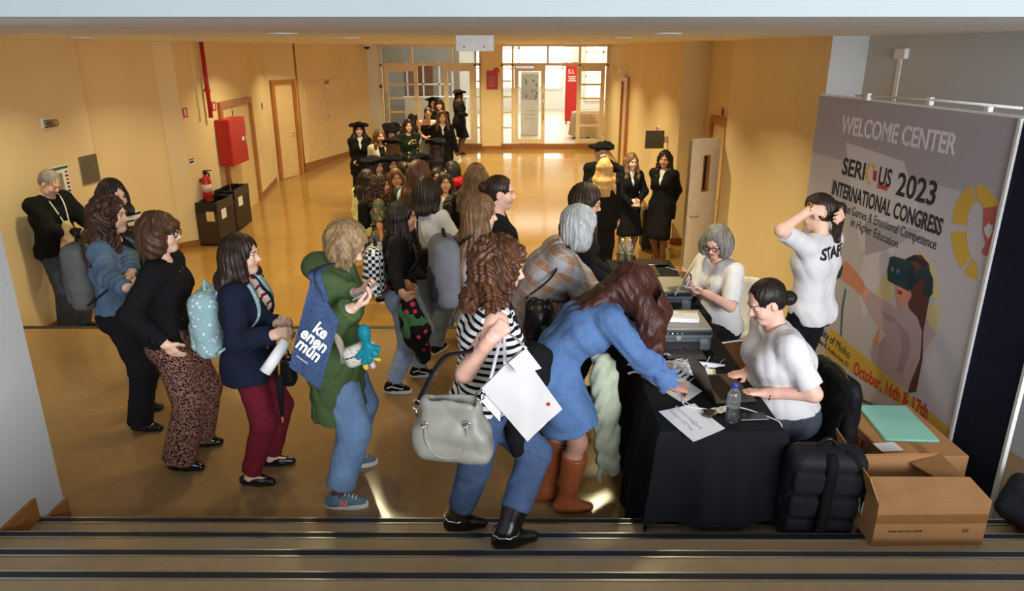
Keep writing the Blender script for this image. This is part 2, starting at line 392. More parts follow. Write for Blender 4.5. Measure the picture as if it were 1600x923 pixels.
# atrium beyond the doors
t = NT('atrium paving'); v = t.coord(); br = t.new('ShaderNodeTexBrick'); t.ln(v, br.inputs['Vector']); br.inputs['Scale'].default_value = 1
br.inputs['Brick Width'].default_value = .2; br.inputs['Row Height'].default_value = .1; br.inputs['Mortar Size'].default_value = .006
br.inputs['Color1'].default_value = srgb((186, 174, 150)); br.inputs['Color2'].default_value = srgb((206, 194, 168)); br.inputs['Mortar'].default_value = srgb((150, 134, 108))
t.set(rough=.35); M_pave = t.base(br.outputs[0])
struct(MB().bbox((-7, 21.0, -.2), (7, 33, 0)).build('floor', M_pave), 'small paving of the atrium beyond the glass doors')
struct(MB().bbox((-7, 33, -.2), (7, 33.2, 6)).build('wall_atrium', M_white)); struct(MB().bbox((-7.2, 20.95, -.2), (-7, 33.2, 6)).build('wall_atrium', M_wgrey)); struct(MB().bbox((-7, 25.2, 0), (-1.75, 25.4, 6)).build('wall_atrium', wallmat('dim-toned atrium wall', (150, 146, 136)))); struct(MB().bbox((7, 20.95, -.2), (7.2, 33.2, 6)).build('wall_atrium', M_wall))  # left side toned grey and partition added so that half looks dim
struct(MB().bbox((-7.2, 20.95, 6), (7.2, 33.2, 6.2)).build('ceiling', M_white, None), 'atrium ceiling')
struct(MB().bbox((-7, 20.95, CEIL), (7, 21.15, 6)).build('wall_atrium', M_white)); struct(MB().bbox((2.66, 20.85, -.2), (7, 21.05, CEIL)).build('wall_atrium', M_wall)); struct(MB().bbox((-7, 20.98, -.2), (-3.7, 21.1, CEIL)).build('wall_atrium', M_wall))
for i, (xa, xb, zb) in enumerate([(-1.6, 2.2, .9), (3.2, 6.2, .4)]):
    r = empty('window_%d' % (3+i), ((xa+xb)/2, 32.96, 0), 0, ['wide daylit atrium window with white bars', 'warm lit atrium window at the right'][i]); r['kind'] = 'structure'; W = xb-xa
    f = MB()
    for k in range(5): f.box((-W/2+W*k/4, -.03, (zb+3.4)/2), (.07, .06, 3.4-zb))
    for k in range(4): f.box((0, -.03, zb+(3.4-zb)*k/3), (W, .06, .07))
    f.build('window_frame', M_white, r)
    MB().box((0, 0, (zb+3.4)/2), (W, .03, 3.4-zb)).build('pane', emit('daylit glass %d' % i, [(.80, .93, .82, 1), (1, .84, .45, 1)][i], [3.2, 1.4][i]), r)
# downlights
lampm = emit('lamp glow', (1, .80, .50, 1), 40)
for i, (x, y) in enumerate(SPOTS):
    r = empty('downlight', (x, y, CEIL), 0, 'round recessed ceiling downlight, %s column, %s row from the stairs' % ({-4.1: 'left', -1.55: 'middle', 1.05: 'right'}[x], {5.2: 'first', 7.3: 'second', 10.: 'third', 13.: 'fourth', 16.: 'fifth', 19.: 'sixth'}[y]), 'lamp', 'recessed downlights in the hall ceiling')
    if i == 0:
        rim = MB().lathe([(.075, -.001), (.10, -.001), (.10, -.009), (.075, -.012)], seg=24).mesh('rim'); disc = MB().lathe([(.0, -.002), (.074, -.002), (.074, -.006), (0, -.006)], seg=24).mesh('lens')
    link('rim', rim, M_pwhite, r); link('lens', disc, lampm, r)
    area('downlight_glow', (x, y, CEIL-.02), (x, y, 0), (.16, .16), LAMP_W*{5.2: .22, 7.3: .75}.get(y, 1.)*(.65 if x < -4 else 1.25 if x > 1 else 1), WARM, 128, 'DISK')
# ---------------------------------------------------------------- implicit modelling (bodies, clothes, hair, bags)
F32 = np.float32
def C_(a, b, ra, rb=None, k=.03, cut=False): return ('c', np.array(a, F32), np.array(b, F32), ra, ra if rb is None else rb, k, cut)
def E_(c, r, R=None, k=.03): return ('e', np.array(c, F32), np.eye(3, dtype=F32) if R is None else np.array(R, F32), np.array(r, F32), k)
def B_(c, h, rd=.01, R=None, k=.01): return ('b', np.array(c, F32), np.eye(3, dtype=F32) if R is None else np.array(R, F32), np.array(h, F32), rd, k)
def SUB(p): return ('-', p)
def PL(p, n): return ('p', np.array(p, F32), np.array(n, F32))       # keep the side opposite to n
def GRP(ops, k=.02): return ('g', ops, k)
def DISP(fn): return ('d', fn)
def pdist(p, x, y, z):
    if p[0] == 'c':
        a, b, ra, rb = p[1:5]; d = b-a; L = max(float(d @ d), 1e-9)
        X, Y, Z = x-a[0], y-a[1], z-a[2]; t0 = (X*d[0]+Y*d[1]+Z*d[2])/L; t = np.clip(t0, 0, 1)
        r = np.sqrt((X-t*d[0])**2+(Y-t*d[1])**2+(Z-t*d[2])**2)-(ra+(rb-ra)*t)
        return np.maximum(r, (t0-1)*math.sqrt(L)) if p[6] else r
    X, Y, Z = x-p[1][0], y-p[1][1], z-p[1][2]; R = p[2]
    u, v, w_ = (X*R[i, 0]+Y*R[i, 1]+Z*R[i, 2] for i in range(3))
    if p[0] == 'e':
        r = p[3]; k0 = np.sqrt((u/r[0])**2+(v/r[1])**2+(w_/r[2])**2); k1 = np.sqrt((u/r[0]**2)**2+(v/r[1]**2)**2+(w_/r[2]**2)**2)
        return k0*(k0-1)/np.maximum(k1, 1e-6)
    h = p[3]; rd = p[4]; qx, qy, qz = np.abs(u)-h[0]+rd, np.abs(v)-h[1]+rd, np.abs(w_)-h[2]+rd
    return np.sqrt(np.maximum(qx, 0)**2+np.maximum(qy, 0)**2+np.maximum(qz, 0)**2)+np.minimum(np.maximum(qx, np.maximum(qy, qz)), 0)-rd
def pbox(p):
    if p[0] == 'c': return np.minimum(p[1]-p[3], p[2]-p[4]), np.maximum(p[1]+p[3], p[2]+p[4]), p[5]
    if p[0] == 'e': r = float(p[3].max()); return p[1]-r, p[1]+r, p[4]
    if p[0] == 'b': e = np.abs(p[2]).T @ p[3]; return p[1]-e, p[1]+e, p[5]
def opbox(ops):
    lo, hi = np.full(3, 9e9), np.full(3, -9e9)
    for p in ops:
        if p[0] in 'ceb': a, b, _ = pbox(p)
        elif p[0] == 'g': a, b = opbox(p[1])
        else: continue
        lo = np.minimum(lo, a); hi = np.maximum(hi, b)
    return lo, hi
def smin(a, b, k):
    h = np.maximum(k-np.abs(a-b), 0)/k; return np.minimum(a, b)-h*h*k*.25
def field(ops, ax, h):
    D = np.full([len(a) for a in ax], .5, F32)
    for p in ops:
        t = p[0]
        if t == 'g': s = field(p[1], ax, h); D = smin(D, s, p[2]); continue
        if t == 'd': 
            m = np.nonzero(np.abs(D) < .03)
            if len(m[0]): D[m] += p[1](ax[0][m[0]], ax[1][m[1]], ax[2][m[2]])
            continue
        if t == 'p':
            n = p[2]; D = np.maximum(D, (ax[0]-p[1][0])[:, None, None]*n[0]+(ax[1]-p[1][1])[None, :, None]*n[1]+(ax[2]-p[1][2])[None, None, :]*n[2]); continue
        q = p[1] if t == '-' else p; lo, hi, k = pbox(q); mg = k+2.5*h
        sl = tuple(slice(max(0, int(np.searchsorted(ax[i], lo[i]-mg))), int(np.searchsorted(ax[i], hi[i]+mg))) for i in range(3))
        if any(s.stop <= s.start for s in sl): continue
        d = pdist(q, ax[0][sl[0]][:, None, None], ax[1][sl[1]][None, :, None], ax[2][sl[2]][None, None, :])
        D[sl] = -smin(-D[sl], d, k) if t == '-' else smin(D[sl], d, k)
    return D
OFFC = np.array([(i, j, k) for i in (0, 1) for j in (0, 1) for k in (0, 1)])
EDG = [(a, b) for a in range(8) for b in range(a+1, 8) if np.abs(OFFC[a]-OFFC[b]).sum() == 1]
def surfnet(D, o, h):
    nx, ny, nz = D.shape; S = D < 0
    c = np.zeros((nx-1, ny-1, nz-1), np.uint8)
    for i, j, k in OFFC: c += S[i:nx-1+i, j:ny-1+j, k:nz-1+k]
    I = np.argwhere((c > 0) & (c < 8))
    if not len(I): return np.zeros((0, 3)), np.zeros((0, 4), int)
    idx = np.full(c.shape, -1, np.int32); idx[I[:, 0], I[:, 1], I[:, 2]] = np.arange(len(I))
    V = np.stack([D[I[:, 0]+i, I[:, 1]+j, I[:, 2]+k] for i, j, k in OFFC], 1)
    acc = np.zeros((len(I), 3)); cnt = np.zeros(len(I))
    for a, b in EDG:
        va, vb = V[:, a], V[:, b]; m = (va < 0) != (vb < 0); t = np.where(m, va/np.where(m, va-vb, 1), 0)
        acc += m[:, None]*(OFFC[a]+t[:, None]*(OFFC[b]-OFFC[a])); cnt += m
    P = o+(I+acc/cnt[:, None])*h
    Q = []
    for a in range(3):
        b, e = (a+1) % 3, (a+2) % 3
        s0 = [slice(None)]*3; s1 = [slice(None)]*3; s0[a] = slice(0, -1); s1[a] = slice(1, None)
        for q in (b, e): s0[q] = slice(1, -1); s1[q] = slice(1, -1)
        x = S[tuple(s0)]; y = S[tuple(s1)]; ch = np.argwhere(x != y)
        if not len(ch): continue
        inn = x[ch[:, 0], ch[:, 1], ch[:, 2]]; J = ch.copy(); J[:, b] += 1; J[:, e] += 1
        def g(db, de): K = J.copy(); K[:, b] += db; K[:, e] += de; return idx[K[:, 0], K[:, 1], K[:, 2]]
        q = np.stack([g(-1, -1), g(0, -1), g(0, 0), g(-1, 0)], 1); q[~inn] = q[~inn][:, ::-1]; Q.append(q)
    Q = np.concatenate(Q) if Q else np.zeros((0, 4), int)
    return P, Q[(Q >= 0).all(1)]
def sdfmesh(ops, h, box=None, pad=.02):
    lo, hi = opbox(ops) if box is None else box
    lo = np.asarray(lo, float)-(pad if box is None else 0)-2*h; hi = np.asarray(hi, float)+(pad if box is None else 0)+2*h
    n = np.ceil((hi-lo)/h).astype(int)+1; ax = [(lo[i]+h*np.arange(n[i])).astype(F32) for i in range(3)]
    return surfnet(field(ops, ax, h), lo, h)
def npmesh(name, P, Q, m=None, col=None, rest=None):
    me = bpy.data.meshes.new(name); n = len(Q)
    me.vertices.add(len(P)); me.vertices.foreach_set('co', np.asarray(P, F32).ravel())
    me.loops.add(4*n); me.loops.foreach_set('vertex_index', np.asarray(Q, np.int32).ravel())
    me.polygons.add(n); me.polygons.foreach_set('loop_start', np.arange(0, 4*n, 4, dtype=np.int32)); me.polygons.foreach_set('use_smooth', np.ones(n, bool))
    if col is not None:
        a = me.attributes.new('col', 'FLOAT_COLOR', 'POINT'); a.data.foreach_set('color', np.asarray(col, F32).ravel())
    if rest is not None:
        a = me.attributes.new('rest', 'FLOAT_VECTOR', 'POINT'); a.data.foreach_set('vector', np.asarray(rest, F32).ravel())
    me.update(calc_edges=True)
    if m: me.materials.append(m)
    return me
def sdfobj(name, ops, h, m, parent=None, box=None, rest=None):
    P, Q = sdfmesh(ops, h, box)
    return link(name, npmesh(name, P, Q, m, rest=None if rest is None else rest(P)), None, parent)

# ---------------------------------------------------------------- cloth, hair and skin materials
def cloth(name, col, rough=.9, noise=.12, weave=260, wr=.18, **kw):
    if name in MC: return MC[name]
    t = NT(name); c = srgb(col); v = t.coord(); t.set(rough=rough, spec=.2, **kw)
    t.base(t.ramp(t.noise(v, 9, 4), [(.3, dk(c, 1-noise)), (.7, dk(c, 1+noise))]))
    t.bump(t.math('ADD', t.noise(v, 16, 4), t.math('MULTIPLY', t.noise(v, weave, 1), .12)), wr, .02); MC[name] = t.m; return t.m
def denim(name, col, fade=.25):
    if name in MC: return MC[name]
    t = NT(name); c = srgb(col); v = t.coord(); t.set(rough=.92, spec=.15)
    a = t.ramp(t.noise(v, 6, 5, .6), [(.28, dk(c, 1-fade)), (.5, c), (.74, tuple(min(1, x*(1+fade)+.03) for x in c[:3])+(1,))])
    s = t.noise(t.coord(scale=(300, 300, 60)), 1, 2)
    t.base(t.mix(.12, a, t.ramp(s, [(.3, dk(c, .5)), (.7, (.5, .6, .75, 1))]))); t.bump(t.noise(v, 22, 4), .22, .02); MC[name] = t.m; return t.m
def stripes(name, c0, c1, per, duty, attr='rest', axis=2, tilt=0):
    if name in MC: return MC[name]
    t = NT(name); v = t.coord(attr); t.set(rough=.9, spec=.15)
    z = t.math('ADD', t.xyz(v)[axis], t.math('MULTIPLY', t.noise(v, 7, 2), .012)); f = t.math('FRACT', t.math('DIVIDE', z, per))
    t.base(t.mix(t.math('LESS_THAN', f, duty), srgb(c0), srgb(c1))); t.bump(t.noise(v, 18, 3), .15, .02); MC[name] = t.m; return t.m
def spots(name, c0, c1, scale, lo, hi, attr=None, c2=None):
    if name in MC: return MC[name]
    t = NT(name); v = t.coord(attr); t.set(rough=.85, spec=.15); n = t.new('ShaderNodeTexVoronoi'); n.inputs['Scale'].default_value = scale; t.ln(v, n.inputs['Vector'])
    b = t.ramp(n.outputs['Distance'], [(lo, srgb(c1)), (hi, srgb(c0))])
    if c2: b = t.mix(t.math('GREATER_THAN', t.noise(v, scale*.35, 2), .58), b, srgb(c2))
    t.base(b); t.bump(t.noise(v, 18, 3), .12, .02); MC[name] = t.m; return t.m
def hairmat(name, c0, c1, sc=(26, 26, 3), mixp=(.35, .68)):
    if name in MC: return MC[name]
    t = NT(name); v = t.coord('rest', sc); n = t.noise(v, 1.2, 5, .65); f = t.noise(t.coord('rest', (sc[0]*7, sc[1]*7, sc[2]*3)), 1, 3)
    t.set(rough=.42, spec=.35)
    t.base(t.mix(.45, t.ramp(n, [(mixp[0], srgb(c0)), (mixp[1], srgb(c1))]), t.ramp(f, [(.3, dk(srgb(c0), .55)), (.7, srgb(c1))])))
    t.bump(t.math('ADD', n, t.math('MULTIPLY', f, .5)), .45, .012); MC[name] = t.m; return t.m
def skinmat():
    t = NT('skin'); a = t.new('ShaderNodeAttribute', attribute_name='col'); v = t.coord(); n = t.noise(v, 25, 4)
    t.set(rough=.48, spec=.35); t.b.inputs['Subsurface Weight'].default_value = 0
    t.base(t.mix(1, a.outputs['Color'], t.ramp(n, [(.3, (.93, .90, .88, 1)), (.7, (1.04, 1.03, 1.02, 1))]), 'MULTIPLY')); t.bump(t.noise(v, 130, 2), .05, .003); return t.m
M_skin = skinmat()
SKIN = dict(fair=(236, 194, 170), mid=(222, 176, 146), tan=(202, 148, 114), pink=(236, 186, 166))

# ---------------------------------------------------------------- people
def nrm(v): v = np.asarray(v, float); return v/max(np.linalg.norm(v), 1e-9)
def ik(a, c, l1, l2, pole):
    a, c = np.asarray(a, float), np.asarray(c, float); d = c-a; L = np.linalg.norm(d); m = (l1+l2)*.999
    if L > m: c = a+d/L*m; L = m
    u = (c-a)/L; x = (l1*l1-l2*l2+L*L)/(2*L); y = math.sqrt(max(l1*l1-x*x, 0)); p = np.asarray(pole, float); p = nrm(p-u*(p @ u)); return a+u*x+p*y, c
def frame(yaw, pitch, roll=0):     # columns: forward, left, up; yaw + = to the left, pitch + = down
    return np.array(Matrix.Rotation(yaw, 3, 'Z') @ Matrix.Rotation(pitch, 3, 'Y') @ Matrix.Rotation(roll, 3, 'X'))
D2R = math.radians
PEOPLE = {}
def wrinkle(amp, seed):
    r = np.random.RandomState(seed); a = r.uniform(0, 6.28, 8); g = r.uniform(.85, 1.15, 4)
    def fn(x, y, z):
        m = .5+.5*np.sin(9*z+7*x+a[4])*np.sin(8*y-6*z+a[5])
        q = .55-np.abs(np.sin(15*g[0]*z+6*np.sin(6*x+a[0])+6*np.sin(7*y+a[1])+a[2]))
        s = .55-np.abs(np.sin(21*g[1]*(x*.7+y)+9*z+3*np.sin(8*z+a[3])+a[6]))
        u = np.sin(52*z+11*np.sin(8*x+a[7])+9*np.sin(11*y))*.22
        return (amp*(q*(.4+.8*m)+s*(1-.5*m)*.8+u)).astype(F32)
    return fn
def person(key, label, pos, heading, H=1.65, skin='mid', g=1.0, bend=0, side=0, head=(0, 0, 0), feet=None, armL=None, armR=None, hair=None, tops=(), bottom=None,
           shoes=None, tights=None, lod=0, sit=None, male=False, glasses=None, hat=None, eyes='open', jaw=1.0, smile=0, back=0, group=None, hipshift=0, gaze=0, twist=0):
    k = H/1.65; root = empty('person', pos, D2R(heading), label, 'person', group); U = np.array
    Mw = Matrix.Translation(Vector(pos)) @ Matrix.Rotation(D2R(heading), 4, 'Z')
    hh = [.0040, .0058, .0085][lod]; hb = [.012, .016, .02][lod]; hc = [.0075, .0115, .016][lod]; hd = [.0048, .007, .0095][lod]; hr = [.0054, .008, .0115][lod]
    fwd, left, up = U([1., 0, 0]), U([0, 1., 0]), U([0, 0, 1.])
    if feet is None: feet = [(.02, .085, 6), (-.02, -.085, -6)]
    feet = [(*f, 0) if len(f) == 3 else f for f in feet]            # forward, left, toe-out yaw, height
    mid = U([np.mean([f[0] for f in feet])-.02, np.mean([f[1] for f in feet]), 0])
    if sit is None:
        spread = max(np.hypot(f[0]-mid[0], f[1]-mid[1]) for f in feet); dz = min(f[3] for f in feet)
        hz = min(.885*k, dz+.07*k+math.sqrt(max(.1, (.815*k)**2-max(0, spread-.09)**2)))
        P = U([mid[0]+back+.035, mid[1]+hipshift, hz])
    else: P = U([sit[0], mid[1]*0+hipshift, sit[1]+.10*g*k])
    b = D2R(bend); sd = D2R(side)
    def upv(t): return nrm([math.sin(b*t), math.sin(sd*t), math.cos(b*t)*math.cos(sd*t)])
    tw = D2R(twist); Lc = U([-math.sin(tw), math.cos(tw), 0]) if twist else left    # chest left
    u0, u1, u2 = upv(.35), upv(.85), upv(1.08)
    F2 = nrm(np.cross(Lc, u2)); F1 = nrm(np.cross(Lc, u1)); F0 = nrm(np.cross(left, u0)); L2 = nrm(np.cross(u2, F2))
    W = P+u0*.13*k; Ch = W+u1*.19*k+F1*.005; Nb = Ch+u2*.19*k
    hp = upv(.75); HD = frame(D2R(head[0])+tw, D2R(head[1])+b*.55, D2R(head[2]))
    hf, hl, hu = HD[:, 0], HD[:, 1], HD[:, 2]; s = .985*k**.6
    Nk = Nb+nrm(hp+.12*F2)*.075*k; HC = Nk+hu*.085*s+hf*.012
    shw = (.178 if male else .158)*k*(.55+.45*g)
    sh = [Nb-u2*.055*k+L2*shw*q for q in (1, -1)]
    # legs
    hips = [P+left*.082*k*q*(.4+.6*g)-u0*.02 for q in (1, -1)]; knees = []; ank = []
    for i, f in enumerate(feet):
        yw = D2R(f[2]); fd = U([math.cos(yw), math.sin(yw), 0]); a = U([f[0], f[1], f[3]+.075*k]); 
        kn, a2 = ik(hips[i], a, .415*k, .405*k, fd+U([0, (1, -1)[i]*.12, 0])); knees.append(kn); ank.append(a)
    # arms
    arms = []
    for i, (spec, q) in enumerate(((armL, 1), (armR, -1))):
        sp = dict(t=(.06, .23*q*(.5+.5*g), .80), pole=None, fd=None, pn=None, curl=.35, thumb=.5)
        if spec: sp.update(spec)
        if 'px' in sp: tg = np.array(Mw.inverted() @ atY(*sp['px']))
        else: tg = U(sp['t'], float)*k
        tg = U(tg, float); pole = sp['pole'] if sp['pole'] is not None else (-.55, .35*q, -1)
        el, wr = ik(sh[i], tg, .275*k, .245*k, pole); arms.append((sh[i], el, wr, sp))
    # ---- body
    T = []
    def torso(o, kk=.05, bust=True):
        r = []
        for q in (1, -1):
            r += [C_(P+left*q*.074*k*g, W+left*q*.052*k*g, .096*k*g+o, .076*k*g+o, kk), C_(W+left*q*.052*k*g, Ch+L2*q*.064*k*g, .078*k*g+o, .094*k*g+o, kk),
                  C_(Ch+L2*q*.064*k*g, Nb-u2*.085*k+L2*q*.082*k, .094*k*g+o, .060*k+o, kk), C_(Nb-u2*.045*k+L2*q*.03, sh[0 if q > 0 else 1]-u2*.004, .052*k+o, .050*k+o, kk),
                  E_(P-F0*.052*k*g+left*q*.062*k-u0*.05, (.082*k*g+o, .085*k*g+o, .09*k*g+o), None, kk)]
            if bust and not male: r.append(E_(Ch+F1*.068*k*g+L2*q*.066*k*g+u1*.01, U([.056, .060, .060])*k*g+o, None, kk))
        if g > 1.08: r.append(E_(W+F0*.05*g-u0*.05, (.105*g+o, .14*g+o, .12+o), None, .08))
        return r
    def arm(i, o, upto=2., ra=1., kk=.03, loose=0):
        a, e, w_, sp = arms[i]; gg = .75+.25*g; r = []
        if upto <= 1.001:
            r.append(C_(a, a+(e-a)*upto, .047*k*gg+o, (.047+(.037-.047)*upto)*k*gg*ra+o, kk, True))
        else:
            r.append(C_(a, e, .047*k*gg+o, .038*k*gg*ra+o+loose*.5, kk)); f_ = upto-1
            r.append(C_(e, e+(w_-e)*f_, .038*k*gg*ra+o+loose*.5, (.038+(.025-.038)*f_)*k*gg*ra+o+loose, kk, upto < 2.2))
        return r
    def leg(i, o=0, kk=.03):
        h, n_, a = hips[i], knees[i], ank[i]; cd = nrm(a-n_); bk = nrm(np.cross(left, cd))*1.0
        if bk[0] > 0: bk = -bk
        m = n_+(a-n_)*.3+bk*.012
        return [C_(h, n_, .080*k*g+o, .055*k*(.6+.4*g)+o, kk), C_(n_, m, .050*k+o, .053*k*(.7+.3*g)+o, kk), C_(m, a, .052*k*(.7+.3*g)+o, .034*k+o, kk)]
    neck = [C_(Nb-u2*.03, Nk+hu*.03-hf*.006, (.060 if male else .052)*k*(.7+.3*g), (.056 if male else .047)*k*(.8+.2*g), .035)]
    def hpt(x, y, z): return HC+(hf*x+hl*y+hu*z)*s
    R3 = HD.T
    jw = jaw*(1.06 if male else 1)
    headops = [E_(hpt(-.012, 0, .030), U([.099, .077, .092])*s, R3, .02), E_(hpt(.022, 0, -.042), U([.072, .060*jw, .075])*s, R3, .03), C_(hpt(.064, .006, -.098), hpt(.064, -.006, -.098), .018*jw*s, None, .03),
               C_(hpt(.083, .026, .021), hpt(.083, -.026, .021), .012*s, None, .02)]
    for q in (1, -1):
        headops += [SUB(E_(hpt(.098, .033*q, .001), U([.014, .019, .012])*s, R3, .016)), E_(hpt(.0735, .0315*q, -.001), U([.0145]*3)*s, R3, .004), E_(hpt(.062, .040*q, -.036), U([.026, .024, .026])*s, R3, .02),
                    E_(hpt(-.006, .079*q, -.012), U([.018, .009, .031])*s, R3, .006)]
    headops += [C_(hpt(.084, 0, .008), hpt(.1085, 0, -.027), .0075*s, .0105*s, .010)]
    for q in (1, -1): headops += [E_(hpt(.097, .0115*q, -.033), U([.010, .0065, .0075])*s, R3, .007)]
    headops += [C_(hpt(.086, .013+.004*smile, -.056+.003*smile), hpt(.086, -.013-.004*smile, -.056+.003*smile), .0072*s, None, .007), C_(hpt(.085, .010, -.0675), hpt(.085, -.010, -.0675), .0078*s, None, .007), SUB(C_(hpt(.096, .02+.006*smile, -.061+.006*smile), hpt(.096, -.02-.006*smile, -.061+.006*smile), .002*s, None, .004))]
    if male: headops += [C_(hpt(.045, .045, -.078), hpt(.045, -.045, -.078), .022*s, None, .03)]
    # hands
    hands = []; hinfo = []
    for i, q in ((0, 1), (1, -1)):
        a, e, w_, sp = arms[i]; fd = nrm(sp['fd']) if sp['fd'] is not None else nrm(w_-e)
        pn = U(sp['pn'], float) if sp['pn'] is not None else -left*q+.25*fwd; pn = nrm(pn-fd*(pn @ fd)); th = np.cross(fd, pn); 
        # thumb side: toward the front / up when arms hang
        th = th*(1 if i == 1 else -1); hk = k*(.97 if not male else 1.05); o = []
        for j in range(4):
            y = (.027-.018*j)*hk; r = (.0095, .0098, .0094, .0082)[j]*hk; L = (.074, .083, .077, .060)[j]*hk
            kn = w_+fd*(.088-.004*abs(j-1))*hk+th*y
            o.append(C_(w_+fd*.018*hk+th*y*.62, kn, .0145*hk, .0118*hk, .012))
            c1 = sp['curl']*1.15; c2 = c1+sp['curl']*1.5
            sp_ = th*(.05-.04*j)*(1-sp['curl'])
            d1 = nrm(fd*math.cos(c1)+pn*math.sin(c1)+sp_); d2 = nrm(fd*math.cos(c2)+pn*math.sin(c2)+sp_*.6); d3 = nrm(fd*math.cos(c2*1.35)+pn*math.sin(c2*1.35))
            p1 = kn+d1*L*.45; p2 = p1+d2*L*.32; p3 = p2+d3*L*.25
            o += [C_(kn, p1, r, r*.93, .005), C_(p1, p2, r*.93, r*.86, .004), C_(p2, p3, r*.86, r*.72, .004)]
        tb = w_+fd*.028*hk+th*.024*hk; tt = sp['thumb']; d1 = nrm(fd*.62+th*(.75-.35*tt)+pn*(.25+.5*tt)); d2 = nrm(fd*.85+th*(.35-.5*tt)+pn*(.2+.6*tt))
        o += [C_(tb, tb+d1*.042*hk, .0145*hk, .0115*hk, .010), C_(tb+d1*.042*hk, tb+d1*.042*hk+d2*.048*hk, .0108*hk, .0085*hk, .005), C_(e+(w_-e)*.8, w_+fd*.012, .028*k*(.75+.25*g), .0245*hk, .02)]
        hands.append(o); hinfo.append(dict(w=w_, fd=fd, pn=pn, th=th, grip=w_+fd*.085*hk+pn*.028*hk, palm=w_+fd*.06*hk+pn*.02*hk))
    feetops = []
    for i, f in enumerate(feet):
        yw = D2R(f[2]); fd = U([math.cos(yw), math.sin(yw), 0]); a = ank[i]
        feetops += [C_(a, a-up*.04*k-fd*.03*k, .033*k, .03*k, .02), C_(a-up*.03*k, a-up*.045*k+fd*.12*k, .032*k, .02*k, .02)]
    base = torso(0)+[x for i in (0, 1) for x in arm(i, 0)]+[x for i in (0, 1) for x in leg(i)]+neck+feetops
    allops = base+headops+hands[0]+hands[1]
    fine = []
    hb0 = HC+hu*.0-U([.135]*3)*s; hb1 = HC+U([.145]*3)*s; fine.append((hb0, hb1, hh))
    for i in (0, 1):
        w_, fd = arms[i][2], hinfo[i]['fd']; c = w_+fd*.085*k; fine.append((c-.115*k, c+.115*k, hd))
    Ps, Qs, n0 = [], [], 0
    def inside(x, bx, e=0): return ((x > bx[0]-e) & (x < bx[1]+e)).all(1)
    P0, Q0 = sdfmesh(allops, hb); cen = P0[Q0].mean(1); m = np.ones(len(Q0), bool)
    for bx in fine: m &= ~inside(cen, bx, -hb*.2)
    lays = [(P0, Q0[m])]
    for j, bx in enumerate(fine):
        p_, q_ = sdfmesh(allops, bx[2], (bx[0], bx[1])); cen = p_[q_].mean(1); m = inside(cen, bx, .002)
        for b2 in fine[:j]: m &= ~inside(cen, b2, -.002)
        lays.append((p_, q_[m]))
    for p_, q_ in lays:
        used = np.unique(q_); mp = np.full(len(p_), -1); mp[used] = np.arange(len(used)); Ps.append(p_[used]); Qs.append(mp[q_]+n0); n0 += len(used)
    Pv, Qv = np.concatenate(Ps), np.concatenate(Qs)
    # colours of skin, lips, brows, eyes
    sk = U(srgb(SKIN[skin] if isinstance(skin, str) else skin)); col = np.tile(sk, (len(Pv), 1))
    q = (Pv-HC) @ HD/s; X, Y, Z = q.T; aY = np.abs(Y); inh = (np.abs(q) < .14).all(1)
    def paint(mk, c, a=1.): col[mk, :3] = col[mk, :3]*(1-a)+U(srgb(c))[:3]*a
    paint(inh & (X > .05) & (np.hypot(aY-.042, Z+.035) < .022), (214, 128, 110), .25)
    bc = hair[1] if hair else (60, 42, 30)
    if eyes != 'none':
        ed = np.sqrt((X-.0735)**2+(aY-.0315)**2+(Z+.001)**2); ey = inh & (X > .07) & (ed < .0172) & (np.abs(Z+.001) < (.0066 if eyes == 'open' else .0025)) & (np.abs(aY-.0315) < .0145)
        if eyes == 'open':
            paint(ey, (226, 216, 210)); paint(ey & (np.hypot(Y-np.sign(Y)*.0315-gaze, Z+.001) < .0066), (52, 34, 24))
            paint(inh & (X > .07) & (np.abs(Z-.0075) < .0026) & (np.abs(aY-.0315) < .017), (40, 28, 24), .85)
        else: paint(inh & (X > .07) & (np.abs(Z+.006) < .003) & (np.abs(aY-.0315) < .016), (40, 28, 24), .8)
        paint(inh & (X > .06) & (np.abs(Z-.025+.12*np.maximum(0, aY-.036)) < .0042) & (aY > .012) & (aY < .054), bc, .8)
        lip = inh & (X > .07) & (aY < .023+.006*smile) & (np.abs(Z+.0615-.12*smile*aY) < .0135*(1-(aY/(.027+.006*smile))**2)); paint(lip, (186, 92, 84) if not male else (180, 104, 90), (.65, .5, .35)[lod])
        if lod == 0: paint(lip & (np.abs(Z+.0612-.12*smile*aY) < .0016), (90, 30, 30), .6)
    if male == 'beard': paint(inh & (X > .0) & (Z < -.04) & ~(lip) & (aY < .06), (196, 186, 176), .6)
    if tights is not None: paint(Pv[:, 2] < hips[0][2]+.02, tights, .85)
    if shoes and shoes.get('socks'): paint(Pv[:, 2] < .26, shoes['socks'], .9)
    link('body', npmesh('body', Pv, Qv, M_skin, col), None, root)
    # ---- clothes
    BT = np.stack([F1, L2, u1], 1); 
    def rest(p): return (p-W) @ BT
    seed = abs(hash(key)) % 9999 if False else sum(ord(c)*(i+3) for i, c in enumerate(key))
